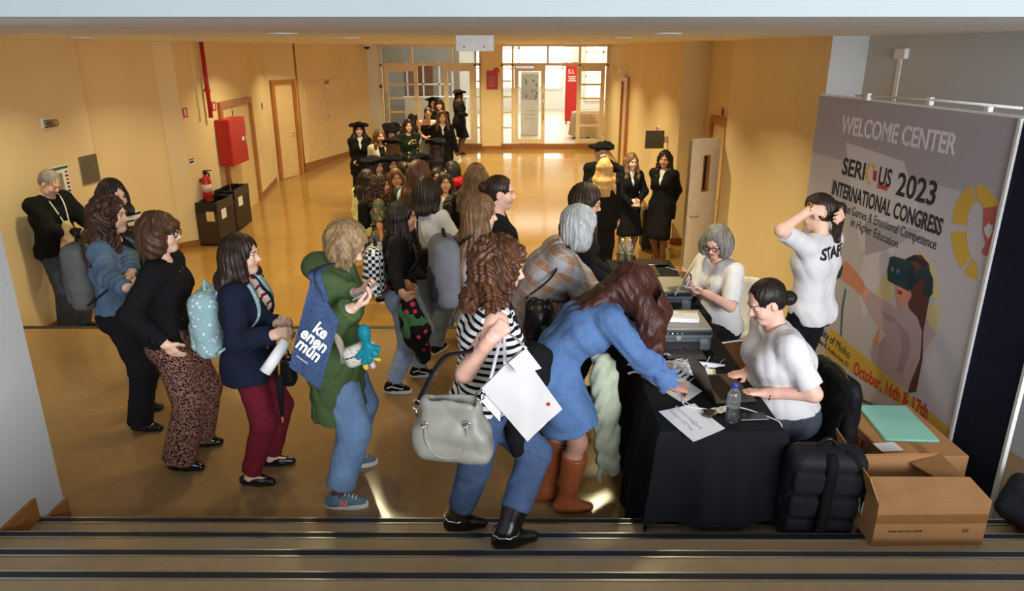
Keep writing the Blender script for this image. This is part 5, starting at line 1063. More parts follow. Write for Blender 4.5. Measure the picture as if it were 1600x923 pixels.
def btext(s, x0, y0, x1, y1, hpx, m, off=.0018, bold=.0, level=True, skew=0):     # baseline from (x0, y0) to (x1, y1) of the photograph, laid in the plane of the panel
    a, b = bp(x0, y0, off), bp(x1, y1, off); t_ = bp(x0, y0-hpx, off); size = abs(t_.z-a.z)/.70
    if level: b.z = a.z
    o = text_mesh('lettering', s, size, m, r, tuple(a), bold=bold); w0 = max(v.co.x for v in o.data.vertices); d = b-a
    o.scale = (d.length/w0, 1, 1); X = d.normalized(); Z = bn; Y = Z.cross(X); o.rotation_euler = Matrix((X, Y, Z)).transposed().to_euler(); return o
M_wprint = mat('white banner print', (222, 216, 222), .8, noise=0)
btext('WELCOME CENTER', 1314, 207, 1490, 249, 27, M_wprint, bold=.003)
btext('SERI', 1315, 271, 1350, 280, 26, M_dgp, bold=.004); btext('US', 1371, 287, 1391, 293, 28, M_dgp, bold=.004); btext('2023', 1399, 303, 1460, 320, 36, M_dgp, bold=.004)
btext('GAMES', 1370, 293, 1387, 297, 7, M_redp, bold=.002)
btext('INTERNATIONAL CONGRESS', 1299, 302, 1470, 368, 22, M_dgp, bold=.004, level=False); btext('in Serious Games & Emotional Competence', 1297, 322, 1462, 390, 14, M_dgp, level=False); btext('in Higher Education', 1329, 352, 1402, 388, 14, M_dgp, level=False)
def ring_seg(cx, cy, rx, ry, a0, a1, w, m, n=8, off=.0012):
    P1 = [(cx+rx*math.cos(a), cy+ry*math.sin(a)) for a in np.linspace(a0, a1, n)]; P2 = [(cx+(rx-w)*math.cos(a), cy+(ry-w*1.1)*math.sin(a)) for a in np.linspace(a1, a0, n)]
    return bpoly('emblem_segment', P1+P2, m, off)
for a0, a1 in ((-1.4, -.5), (-2.7, -1.75), (2.5, 3.4), (1.6, 2.3)): ring_seg(1361, 272, 9.5, 18, a0, a1, 5, M_yel)
bpoly('emblem_piece', [(1365, 265), (1371, 268), (1369, 284), (1364, 281)], M_redp, .0014)
for a0, a1 in ((-2.95, -1.75), (-1.60, -.55), (2.25, 3.15), (1.55, 2.1)): ring_seg(1527, 362, 40, 74, a0, a1, 24, M_yel, 10)
bpoly('emblem_piece', [(1537, 325), (1558, 322), (1551, 372), (1545, 398), (1538, 400), (1534, 392), (1540, 382), (1536, 360)], M_coral, .0014)
bpoly('emblem_heart', [(1542, 352), (1546, 348), (1549, 352), (1552, 350), (1551, 362), (1546, 374), (1540, 366), (1538, 356)], M_ban3, .002)
# pale ring and piece behind the figure, yellow band, figure with headset
for a0, a1 in ((-1.2, -.1), (0., 1.0), (2.3, 3.0), (3.2, 4.0)): ring_seg(1420, 475, 50, 92, a0, a1, 26, M_yelp, 9, .0008)
bpoly('print_piece', [(1440, 500), (1446, 492), (1455, 512), (1464, 520), (1445, 550), (1438, 552)], mat('dusty pink print', (184, 160, 164), .8, noise=.01), .0010)
a, c_ = bp(1298, 512, .001), bp(1484, 676, .001); zsl = [bp(x, y, .0012) for x, y in ((1298, 512), (1484, 668), (1481, 684), (1289, 552))]
MB().plate(zsl[::-1], bn, .0006).build('print_band', M_yel, r)
fig = [('print_hair', [(1428, 398), (1440, 398), (1452, 412), (1456, 445), (1450, 480), (1443, 520), (1442, 560), (1432, 612), (1419, 614), (1432, 560), (1430, 500), (1420, 480), (1416, 440)], (92, 52, 40), .0016),
       ('print_face', [(1400, 444), (1420, 440), (1425, 462), (1416, 478), (1404, 479), (1400, 462)], (208, 140, 118), .0020), ('print_mouth', [(1403, 452), (1411, 455), (1409, 461), (1403, 459)], (140, 60, 60), .0026),
       ('print_hand', [(1315, 412), (1324, 408), (1338, 424), (1350, 440), (1353, 452), (1346, 462), (1332, 448), (1316, 438)], (206, 138, 110), .0020), ('print_forearm', [(1300, 512), (1376, 508), (1372, 540), (1364, 546), (1365, 530), (1370, 520)][1:], (200, 132, 104), .0020),
       ('print_sleeve', [(1347, 463), (1354, 448), (1376, 466), (1400, 480), (1418, 479), (1434, 496), (1441, 518), (1438, 560), (1419, 608), (1396, 592), (1372, 572), (1382, 540), (1386, 524), (1370, 508), (1358, 486)], (184, 158, 158), .0022), ('print_fold', [(1400, 500), (1420, 520), (1424, 545), (1410, 585), (1400, 582), (1410, 545), (1408, 522)], (166, 140, 142), .0026), ('print_fold', [(1376, 484), (1398, 496), (1404, 506), (1384, 500)], (168, 142, 144), .0026),
       ('print_cuff', [(1347, 463), (1354, 448), (1360, 454), (1353, 470)], (216, 160, 146), .0026), ('print_body', [(1360, 548), (1384, 526), (1384, 560), (1378, 578), (1364, 566)], (172, 148, 150), .0020),
       ('print_headset', [(1391, 402), (1397, 400), (1422, 407), (1430, 420), (1428, 448), (1421, 455), (1398, 444), (1388, 438), (1387, 424)], (26, 58, 66), .0028), ('print_headset_shade', [(1422, 407), (1430, 420), (1428, 448), (1421, 455), (1420, 430)], (18, 44, 52), .0032),
       ('print_strap', [(1416, 404), (1430, 398), (1450, 412), (1446, 418), (1430, 406), (1422, 410)], (34, 36, 40), .0032), ('print_earphone', [(1428, 432), (1440, 418), (1452, 420), (1459, 436), (1458, 458), (1452, 466), (1444, 460), (1447, 440), (1440, 432), (1430, 446)], (24, 50, 58), .0036),
       ('print_controller', [(1306, 428), (1312, 410), (1318, 416), (1314, 432), (1308, 436)], (40, 64, 66), .0024), ('print_cable', [(1321, 450), (1323, 452), (1318, 480), (1315, 525), (1313, 524), (1315, 480)], (60, 110, 110), .0020)]
for n_, pts, c, off in fig: bpoly(n_, pts, mat('flat print '+n_, c, .8, noise=.02), off)
for cx, cy in ((1395, 420), (1404, 423)): bpoly('print_lens', [(cx+2.6*math.cos(a), cy+4.4*math.sin(a)) for a in np.linspace(0, 2*PI, 11)[:-1]], mat('lens print', (90, 120, 126), .7, noise=0), .0036)
btext('October, 16th & 17th', 1333, 583, 1449, 655, 21, M_redp, level=False, bold=.002, off=.0022); btext('University of Minho', 1262, 505, 1327, 561, 14, M_dgp, level=False, off=.0022); btext('Complex II, Auditorium B1', 1268, 525, 1325, 574, 8, M_dgp, level=False, off=.0022)
bpoly('print_flag', [(1291, 570), (1299, 577), (1298, 592), (1290, 585)], mat('blue print', (50, 70, 140), .8), .0016); btext('Co-funded by the', 1300, 588, 1323, 606, 5, mat('blue ink', (70, 80, 150), .8), level=False); btext('Erasmus+ Programme', 1300, 595, 1323, 613, 5, mat('blue ink', (70, 80, 150), .8), level=False)
bpoly('print_crest', [(1331, 611), (1338, 614), (1337, 622), (1334, 626), (1330, 620)], M_yel, .0016); bpoly('print_crest', [(1332, 613), (1335, 615), (1334, 620), (1332, 618)], M_redp, .0024); btext('Universidade', 1340, 624, 1372, 640, 8, M_dgp, level=False); btext('do Minho', 1340, 634, 1362, 646, 7, M_dgp, level=False)
mb = MB(); mb.plate([loc(BR_), loc(BR_)+Vector((.02, -.42, 0)), loc(BR_)+Vector((.02, -.42, BH)), loc(BR_)+Vector((0, 0, BH))], (1, 0, 0), .03); mb.build('side_panel', cloth('navy display fabric', (26, 30, 48), .95), r)
for p in (loc(BR_)+bn*.004, loc(BR_)+Vector((.02, -.43, 0))): MB().box(p+Vector((0, 0, BH/2)), (.022, .022, BH)).build('edge_strip', M_pwhite, r)
MB().box((loc(BL_)+loc(BR_))/2+Vector((.02, 0, BH+.006)), ((BL_-BR_).length, .03, .014), rz=math.atan2(bu.y, bu.x)).build('top_strip', M_pwhite, r)
rd = MB(); rd.tube([(.02, .05, BH+.05), (-.10, .75, BH+.05), (-.22, 1.5, BH+.03)], .008, 6); rd.build('stay_rod', M_pwhite, r); [MB().rbox(p, (.03, .05, .05), .005).build('stay_clip', M_pwhite, r) for p in ((.0, .3, BH+.03), (-.09, .75, BH+.04), (-.2, 1.35, BH+.03))]
r = empty('wall_box', (3.10, 6.05, 2.52), math.radians(-83), 'small white box high on the grey wall beside the column', 'box'); MB().rbox((0, 0, 0), (.14, .06, .08), .006).build('cover', M_pwhite, r); MB().box((-.02, .01, -.32), (.05, .03, .56)).build('duct', M_pwhite, r)
# ---------------------------------------------------------------- registration tables and what stands on them
M_cloth = cloth('black tablecloth', (20, 21, 26), .85, .15, 220, .25); M_grey = mat('printer grey plastic', (92, 100, 106), .45); M_lgrey = mat('printer lid grey', (150, 148, 140), .5); M_screen = mat('dark screen glass', (14, 16, 20), .08)
def table(x0, x1, y0, y1, label, hem_front, folds):
    r = empty('table', ((x0+x1)/2, (y0+y1)/2, 0), 0, label, 'table'); hx, hy = (x1-x0)/2, (y1-y0)/2
    MB().rbox((0, 0, .715), (2*hx-.02, 2*hy-.02, .035), .008).build('tabletop', M_pwhite, r)
    for sx in (-1, 1):
        for ey, yy in ((0, -hy+.42), (1, hy-.12)): MB().tube([(sx*(hx-.08), yy, 0), (sx*(hx-.08), yy, .7)], .016, 8).build('leg', M_alu, r)
    t = empty('tablecloth', r.location, 0, label.replace('folding table', 'cloth covering the table').replace('registration ', ''), 'tablecloth')
    per = []; n = 46
    def side(a, b, cnt): return [(a[0]+(b[0]-a[0])*i/cnt, a[1]+(b[1]-a[1])*i/cnt) for i in range(cnt)]
    cs = [(-hx, -hy), (hx, -hy), (hx, hy), (-hx, hy)]; 
    for i in range(4): per += side(cs[i], cs[(i+1) % 4], 40 if i % 2 else 22)
    per.append(per[0]); rows = []
    for k, zz in enumerate((.745, .738, .72, .60, .45, .3, .15, .0)):
        row = []
        for j, (x, y) in enumerate(per):
            nx = -1 if x <= -hx+1e-6 else (1 if x >= hx-1e-6 else 0); ny = -1 if y <= -hy+1e-6 else (1 if y >= hy-1e-6 else 0); nn = Vector((nx, ny, 0)); nn = nn.normalized() if nn.length else nn
            dp = (0, .003, .008, .02, .035, .05, .062, .07)[k]; s_ = (x*11+y*9); w_ = (math.sin(s_*folds+1.3*math.sin(s_*.9))*.6+math.sin(s_*folds*.47+2))*.028*min(1, max(0, k-2)/3.)
            hem = hem_front if ny < 0 else (0 if nx <= 0 else .015); z = max(zz, 0); z = hem+(zz)*(1-hem/.745) if zz < .72 else zz
            cn = .06*min(1, k/6) if nx and ny else 0
            row.append((x+nn.x*(dp+w_+cn), y+nn.y*(dp+w_+cn), z+.004))
        rows.append(row)
    mb = MB(); mb.grid(rows); m_ = MB(); 
    mb.add([(-hx, -hy, .749), (hx, -hy, .749), (hx, hy, .749), (-hx, hy, .749)], [(0, 1, 2, 3)])
    o = mb.build('tablecloth', M_cloth, t); return r
table(.745, 1.365, 3.20, 4.74, 'black draped registration folding table nearest the stairs', .235, 2.1); table(.86, 1.42, 4.90, 6.30, 'black draped registration folding table at the far end', .0, 2.4)
TZ = .751
def sheet(name, pts, label, cat, m=M_paper, z=TZ, t=.0015, curl=.0, parent=None):
    c = sum((Vector((p[0], p[1], 0)) for p in pts), Vector())/4; r = empty(name, (c.x, c.y, z), 0, label, cat)
    P_ = []; a, b, c2, d = [Vector((p[0], p[1], 0))-c for p in pts]
    for i in range(7):
        u = i/6; P_.append([tuple((a*(1-v)+b*v)*(1-u)+(d*(1-v)+c2*v)*u+Vector((0, 0, t+curl*((2*u-1)**2*.5+(2*v-1)**2*.5)**2))) for v in [k/6 for k in range(7)]])
    mb = MB(); mb.grid(P_); Q_ = [[(p[0], p[1], p[2]-t*.9) for p in row][::-1] for row in P_]; mb.grid(Q_); mb.build('sheet', m, r); return r, (a, b, c2, d)
r, q = sheet('paper_sheet', [(.88, 3.09), (1.07, 3.22), (.98, 3.49), (.77, 3.40)], 'white sheet printed with the username and password at the table corner', 'paper', curl=.003)
xd = (q[1]-q[2]).normalized(); an = math.atan2(xd.y, xd.x); pale = mat('faint grey print', (196, 198, 206), .8, noise=0)
text_mesh('lettering', 'Username: eve@guest', .030, pale, r, (-.06, .155, .0035), (0, 0, an), sx=.95); text_mesh('lettering', 'Password: 2023*ese', .030, pale, r, (-.10, .115, .0035), (0, 0, an), sx=.95)
r, q = sheet('attendance_sheet', [(.92, 3.49), (1.06, 3.64), (.93, 3.96), (.75, 3.84)], 'white attendance sheet being signed by the woman in the denim dress', 'paper', curl=.002)
xd = (q[1]-q[2]).normalized(); an = math.atan2(xd.y, xd.x)
for i in range(6): MB().box(Vector((.03*i-.075, .012*i-.03, .0032)), (.27, .0022, .0006), rz=an).build('print_line', pale, r)
MB().box((-.03, .0, .0034), (.06, .03, .0006), rz=an).build('print_block', mat('pale blue print', (206, 214, 236), .8, noise=0), r)
r = empty('pen', (.84, 3.74, .80), 0, 'white pen in the hand of the woman in the denim dress', 'pen'); MB().tube([(-.03, -.01, -.04), (.03, .02, .08)], [.003, .005], 8).build('barrel', M_pwhite, r); MB().tube([(-.034, -.012, -.048), (-.03, -.01, -.04)], [.0008, .003], 8).build('tip', M_alu, r)
# printers
def printer(loc, rz, label):
    r = empty('printer', loc, rz, label, 'printer'); 
    MB().rbox((0, .01, .045), (.40, .35, .08), .012).build('base', M_grey, r); MB().rbox((0, .01, .112), (.41, .36, .055), .012).build('body', M_grey, r); MB().rbox((0, .015, .148), (.40, .34, .018), .006).build('scanner_lid', M_lgrey, r)
    MB().box((0, -.172, .128), (.39, .004, .022)).build('control_strip', mat('dark strip', (30, 33, 36), .3), r)
    for i in range(6): MB().lathe([(0, 0), (.006, 0), (.006, .002), (0, .002)], (-.14+.03*i, -.1745, .128), 8, Matrix.Rotation(PI/2, 3, 'X')).build('button', [INKW, M_lgrey][i % 3 > 0], r)
    MB().box((0, -.168, .045), (.26, .01, .05)).build('paper_slot', M_black2, r); MB().rbox((.02, -.235, .012), (.24, .14, .012), .004).build('output_tray', mat('dark tray', (58, 62, 66), .4), r)
    MB().box((.15, -.169, .075), (.05, .006, .035)).build('ink_window', mat('ink window', (120, 126, 130), .2), r)
    MB().lathe([(.014, 0), (.017, 0), (.017, .002), (.014, .002)], (-.01, -.172, .098), 18, Matrix.Rotation(PI/2, 3, 'X')).build('emblem', M_lgrey, r); text_mesh('lettering', 'hp', .022, M_lgrey, r, (-.0215, -.1745, .0945), shear=.2)
    return r
printer((1.05, 4.36, TZ), 0, 'grey printer carrying a white booklet in the middle of the table'); printer((1.10, 5.10, TZ), 0, 'grey printer behind the first one under the white envelope')
r = empty('booklet', (1.10, 4.36, TZ+.158), math.radians(-6), 'white booklet with an orange band on the printer lid', 'book'); MB().rbox((0, 0, .014), (.19, .13, .027), .002).build('pages', M_paper, r); MB().box((0, 0, .0285), (.192, .132, .002)).build('cover', M_paper, r); MB().box((.03, .045, .0302), (.12, .014, .001)).build('band', mat('orange band', (226, 170, 80), .7), r)
for i in range(4): MB().box((-.03, .02-.015*i, .0302), (.07, .004, .001)).build('text_line', pale, r)
# lanyards: a heap of folded white ribbons
r = empty('lanyard_heap', (.99, 3.92, TZ), 0, 'heap of white printed lanyards in front of the printer', 'lanyards'); rg = random.Random(4); M_rib = mat('white satin ribbon', (226, 228, 238), .6, noise=.03); M_rib2 = mat('ribbon print', (120, 124, 170), .7)
for i in range(46):
    cx, cy = rg.gauss(0, .09), rg.gauss(0, .045); a = rg.uniform(-.6, .6); L = rg.uniform(.10, .26); h = max(.004, .055*math.exp(-((cx/.12)**2+(cy/.06)**2)))*rg.uniform(.2, 1); pts = []
    for k in range(7):
        u = k/6-.5; pts.append((cx+math.cos(a)*L*u, cy+math.sin(a)*L*u+.03*math.sin(6*u+i), .004+max(0, h*(1-(2*u)**2)+.012*math.sin(9*u+i))))
    MB().ribbon(smooth_path(pts, 3), .016, .0012, (rg.uniform(-.4, .4), 1, rg.uniform(-.5, .8))).build('lanyard', M_rib, r)
for i in range(8):
    x = .12+.02*i*0+rg.uniform(-.02, .03); pts = [(.05, .01+.006*i, .006+.003*i), (.16, .02+.005*i, .012+.002*i), (.28, .035-.004*i+.02, .006+.002*i)]; MB().ribbon(smooth_path(pts, 4), .016, .0012, (0, 1, .2)).build('lanyard', M_rib, r)
for i in range(9): MB().box((rg.gauss(0, .09), rg.gauss(0, .04), .035+rg.uniform(0, .03)), (rg.uniform(.006, .014), .004, .0012), rz=rg.uniform(0, 3)).build('print_mark', M_rib2, r)
r = empty('badge_holder', (1.14, 3.86, TZ), math.radians(-8), 'white card badge with an orange edge by the laptop screen', 'badge'); MB().box((0, 0, .012), (.10, .075, .003), R=Matrix.Rotation(.25, 3, 'X')).build('card', M_paper, r); MB().box((.042, 0, .0142), (.012, .074, .001), R=Matrix.Rotation(.25, 3, 'X')).build('band', M_yel, r)
r = empty('badge_holder', (.93, 3.73, TZ), math.radians(40), 'white card badge beside the signing hand', 'badge'); MB().box((0, 0, .004), (.09, .06, .002)).build('card', M_paper, r); MB().box((0, -.015, .0055), (.05, .012, .001)).build('print_block', M_rib2, r)
# laptops
def laptop(loc, rz, label, open_=105):
    r = empty('laptop', loc, rz, label, 'laptop'); M_lap = mat('bronze laptop', (92, 78, 62), .35, .6)
    MB().rbox((0, 0, .010), (.34, .23, .016), .005).build('base', M_lap, r); MB().box((0, .02, .0186), (.30, .11, .002)).build('key_bed', M_black2, r); MB().box((0, -.075, .0186), (.10, .06, .0015)).build('touchpad', mat('touchpad', (70, 60, 50), .3), r)
    k = MB().rbox((0, 0, .0015), (.0175, .0165, .003), .001).mesh('key')
    for i in range(14):
        for j in range(5):
            o = link('key', k, M_screen, r); o.location = (-.137+.021*i, -.022+.0205*j, .0195)
    a = math.radians(open_); sc_ = MB(); R = Matrix.Rotation(PI-a, 3, 'X') if False else Matrix.Rotation(a-PI, 3, 'X')
    d = Vector((0, math.cos(PI-a), math.sin(PI-a))); hinge = Vector((0, .113, .016)); c = hinge+d*.11; n = Vector((0, -math.sin(PI-a), math.cos(PI-a)))
    RR = Matrix(((1, 0, 0), (0, d.y, n.y), (0, d.z, n.z))); s = MB().rbox(c, (.34, .22, .007), .003, R=RR).build('screen_lid', M_lap, r); MB().box(c+n*.0042*(1 if n.y < 0 else -1), (.315, .195, .001), R=RR).build('screen', M_screen, s); return r
laptop((1.185, 3.66, TZ), math.radians(97), 'open laptop the woman in white types on at the table edge', 112); laptop((1.13, 5.95, TZ), math.radians(88), 'open laptop on the far end of the tables', 112)
r = empty('tablet_case', (1.24, 6.16, TZ), .1, 'flat black case beside the far laptop', 'case'); MB().rbox((0, 0, .012), (.26, .18, .022), .006).build('cover', L_black, r); MB().tube([(-.12, -.092, .02), (.12, -.092, .02)], .003, 6).build('zip', M_alu, r)
# water bottles
M_pet = glassmat('clear bottle plastic', (.95, .97, .98, 1), 0., .16); 
def bottle(loc, label, cap):
    r = empty('water_bottle', loc, 0, label, 'bottle'); prof = [(.001, 0), (.028, .0), (.033, .006)]
    for i in range(8): z = .012+.016*i; prof += [(.033, z), (.0312, z+.008)]
    prof += [(.033, .145), (.031, .158), (.020, .178), (.0135, .186), (.0135, .2)]; MB().lathe(prof, seg=24).build('body', M_pet, r)
    MB().lathe([(.0, .004), (.030, .004), (.0305, .075), (0, .075)], seg=20).build('water', glassmat('water', (.95, .97, .98, 1)), r); MB().lathe([(.0, .192), (.0155, .192), (.0155, .212), (.013, .215), (0, .215)], seg=20).build('cap', mat('bottle cap %s' % cap[0], cap[1], .4), r); MB().lathe([(.0336, .085), (.0336, .14)], seg=24).build('label', glassmat('printed film', (.95, .96, .98, 1), 0., .25), r); return r
bottle((1.125, 3.30, TZ), 'clear water bottle with a blue cap at the near table corner', ('blue', (52, 66, 160))); bottle((1.04, 6.20, TZ), 'clear water bottle with a pale cap on the far table', ('pale', (170, 180, 190))); b3 = bottle((.98, 6.22, TZ), 'second clear bottle standing left of the far one', ('white', (210, 210, 214)))
r = empty('smartphone', (1.245, 3.34, TZ), math.radians(4), 'black smartphone lying at the table corner by the bottle', 'phone'); MB().rbox((0, 0, .005), (.15, .075, .008), .003).build('body', M_alu, r); MB().box((0, 0, .0095), (.144, .069, .001)).build('screen', M_screen, r)
r = empty('card_reader', (1.03, 3.37, TZ), math.radians(50), 'small brown metal adapter on the cable', 'adapter'); MB().rbox((0, 0, .008), (.085, .05, .014), .003).build('body', mat('brown grey metal', (112, 100, 84), .35, .7), r); MB().box((.045, 0, .008), (.012, .018, .008)).build('plug', M_pwhite, r)
r = empty('tissue', (1.09, 3.40, TZ), .3, 'crumpled cream paper scrap behind the bottle', 'paper'); P_ = [[(x*.02-.05, y*.02-.03, .004+.012*abs(math.sin(x*1.7+y*2.3))) for x in range(6)] for y in range(4)]; MB().grid(P_, False).build('scrap', mat('cream paper', (228, 220, 200), .85), r)
r = empty('white_cable', (1.1, 3.4, TZ), 0, 'white charging cable looping over the table and down the edge', 'cable')
MB().tube(smooth_path([(-.05, .01, .006), (-.13, .05, .006), (-.17, .14, .006), (-.12, .30, .008), (-.02, .42, .01), (.04, .38, .01)], 6), .0028, 6).build('cord', M_pwhite, r)
MB().tube(smooth_path([(-.16, .18, .006), (-.18, .07, .006), (-.06, .02, .006), (.05, .05, .008), (.14, .02, .006), (.235, -.07, .004), (.275, -.12, -.01), (.295, -.14, -.12), (.38, -.15, -.16), (.44, -.13, -.24), (.36, -.17, -.31), (.29, -.16, -.22)], 8), .0028, 6).build('cord', M_pwhite, r)
MB().tube([(-.05, .01, .006), (-.075, .015, .006)], .005, 6).build('plug', M_pwhite, r); MB().tube(smooth_path([(.02, .55, .01), (.08, .62, .01), (.12, .70, .01)], 5), .003, 6).build('cord', M_pwhite, r)
r = empty('white_papers', (1.02, 5.62, TZ), .1, 'spread white papers and lanyards on the far table', 'papers'); [MB().box((rg.uniform(-.08, .1), rg.uniform(-.14, .14), .003+.003*i), (.15, .21, .002), rz=rg.uniform(-.6, .6)).build('sheet', M_paper, r) for i in range(6)]; MB().tube([(-.06, -.1, .03), (.06, -.06, .03)], .005, 6).build('pen', M_black2, r)
r = empty('envelope', (1.20, 4.98, TZ+.16), math.radians(70), 'large open cream envelope leaning on the rear printer', 'envelope'); E1 = MB(); E1.plate([(-.16, 0, 0), (.16, 0, 0), (.16, -.10, .22), (-.16, -.10, .22)], (0, -.9, -.4), .003); E1.build('back', mat('cream envelope', (224, 214, 186), .8), r); MB().plate([(-.16, -.005, 0), (.16, -.005, 0), (.14, -.08, .14), (-.14, -.08, .14)], (0, -.9, -.4), .002).build('front', mat('cream envelope', (224, 214, 186), .8), r)
# chairs
def cafe_chair(loc, rz, label, shellm):
    r = empty('chair', loc, rz, label, 'chair'); P_ = []
    for i in range(13):
        v = i/12; row = []
        for j in range(11):
            u = j/10-.5; w_ = .43*(1-.25*max(0, v-.55)); 
            if v < .5: x, z = .21-.42*v/.5, .45+.012*math.cos(v*6)-.02*(1-(2*u)**2)
            else: t_ = (v-.5)/.5; x, z = -.21-.10*t_-.02*math.sin(t_*3), .45+.40*t_-.03*(2*u)**2*t_**3
            row.append((x+.05*(2*u)**2*max(0, v-.5), u*w_, z+.02*(2*u)**2*(v < .5)))
        P_.append(row)
    o = MB().grid(P_).build('shell', shellm, r); md = o.modifiers.new('thick', 'SOLIDIFY'); md.thickness = .008
    for sx in (-1, 1):
        for sy in (-1, 1): MB().tube([(sx*.15, sy*.15, .44), (sx*.21, sy*.20, 0)], [.016, .011], 8).build('leg', M_wood, r)
    return r
ca = PEOPLE['laptop']['M'].translation; cb = PEOPLE['envelope']['M'].translation
cafe_chair((ca.x-.02, ca.y, 0), math.radians(184), 'chair under the woman typing on the laptop', L_black); cafe_chair((cb.x+.06, cb.y+.02, 0), math.radians(205), 'white shell chair with wooden legs under the woman with the grey bob', M_pwhite)
# black jacket over the chair back
r = empty('jacket', (ca.x-.03, ca.y, -.05), math.radians(184), 'black jacket hung over the chair back of the laptop woman', 'jacket')
sdfobj('jacket_body', [B_((-.33, 0, .60), (.030, .22, .27), .03, None, .03), C_((-.33, .19, .80), (-.32, .21, .30), .045, .04, .04), C_((-.33, -.19, .80), (-.35, -.22, .30), .045, .04, .04), C_((-.32, -.17, .84), (-.32, .17, .84), .035, None, .03), DISP(wrinkle(.008, 3))], .011, cloth('black nylon', (16, 16, 20), .6, wr=.4), r)
MB().tube(smooth_path([(-.385, -.1, .80), (-.40, 0, .74), (-.39, .12, .70)], 6), .004, 6).build('chain_loop', M_chrome, r)
# boxes
M_tape = mat('brown tape', (150, 104, 62), .35); M_cardin = mat('cardboard inside', (150, 106, 64), .85)
r = empty('cardboard_box', (2.30, 3.81, 0), math.radians(2), 'closed cardboard box with red print carrying mint green papers', 'box'); MB().rbox((0, 0, .21), (.46, .62, .42), .006).build('body', M_card, r); MB().box((0, 0, .4212), (.005, .62, .002)).build('seam', M_cardin, r); MB().box((0, -.20, .4222), (.05, .22, .001)).build('tape', M_tape, r)
for k, (y0_, y1_) in enumerate(((-.30, -.02), (-.30, .26))): MB().box((-.2315, (y0_+y1_)/2, .30-.07*k), (.002, y1_-y0_, .035)).build('print_stripe', mat('dark red print', (140, 30, 36), .7), r)
text_mesh('lettering', 'FRAGILE', .09, mat('dark red print', (140, 30, 36), .7), r, (-.2325, .27, .31), (PI/2, 0, -PI/2))
r = empty('mint_papers', (2.31, 3.87, .423), 0, 'stack of mint green papers on the closed cardboard box', 'papers')
for i in range(5): MB().box((rg.uniform(-.004, .004), rg.uniform(-.004, .004), .002+.0022*i), (.30, .42, .0018), rz=-.06+rg.uniform(-.03, .03)).build('sheet', mat('mint green paper', (150, 214, 196), .8, noise=.01), r)
r = empty('white_note', (2.13, 3.60, .423), .12, 'small white note on the front corner of the closed box', 'note'); MB().box((0, 0, .0015), (.13, .09, .001)).build('sheet', M_paper, r); [MB().box((0, .02-.02*k, .0024), (.09, .003, .0006)).build('text_line', pale, r) for k in range(3)]
r = empty('cardboard_box', (1.97, 3.085, .322), math.radians(1), 'open empty cardboard box standing on the stairs', 'box'); bw, bd, bh = .53, .42, .235; b = MB(); th_ = .007
for sx in (-1, 1): b.box((sx*(bw/2-th_/2), 0, bh/2), (th_, bd, bh))
for sy in (-1, 1): b.box((0, sy*(bd/2-th_/2), bh/2), (bw-2*th_, th_, bh))
b.box((0, 0, .005), (bw-2*th_, bd-2*th_, .009)); b.build('body', M_card, r)
MB().plate([(-bw/2, -bd/2, bh), (bw/2, -bd/2, bh), (bw/2-.02, -bd/2+.15, bh+.035), (-bw/2+.01, -bd/2+.17, bh+.03)], (0, -.2, 1), .006).build('flap', M_card, r)
MB().plate([(bw/2, bd/2, bh), (-bw/2, bd/2, bh), (-bw/2+.03, bd/2+.10, bh-.09), (bw/2-.03, bd/2+.10, bh-.10)], (0, .8, .6), .006).build('flap', M_card, r)
MB().plate([(-bw/2, bd/2, bh), (-bw/2, -bd/2, bh), (-bw/2-.03, -bd/2+.05, bh+.10), (-bw/2-.035, bd/2, bh+.16)], (-1, 0, .2), .006).build('flap', M_card, r)
MB().plate([(bw/2, -bd/2+.16, bh), (bw/2, bd/2, bh), (bw/2-.16, bd/2-.02, bh-.04), (bw/2-.10, -bd/2+.2, bh-.03)], (0, 0, 1), .006).build('flap', M_cardin, r)
MB().box((0, -bd/2-.001, bh*.62), (bw, .0014, .05)).build('tape', M_tape, r); MB().box((-bw/2-.001, -.02, .12), (.0015, .13, .07)).build('label', M_paper, r); text_mesh('lettering', 'HOME 0521 INTL HOME', .014, INK, r, (-.2, -bd/2-.0012, .075), sx=1.1)
MB().box((.17, -bd/2-.0012, .08), (.03, .001, .02)).build('stamp', mat('grey stamp', (120, 92, 66), .8), r)
r = empty('cardboard_box', (1.74, 5.72, 0), math.radians(12), 'open cardboard box full of tote bags behind the printers', 'box'); b = MB(); bw, bd, bh = .60, .40, .42
for sx in (-1, 1): b.box((sx*(bw/2-.004), 0, bh/2), (.008, bd, bh))
for sy in (-1, 1): b.box((0, sy*(bd/2-.004), bh/2), (bw-.016, .008, bh))
b.box((0, 0, .005), (bw-.016, bd-.016, .008)); b.build('body', M_card, r)
BOX3 = r.location.copy()
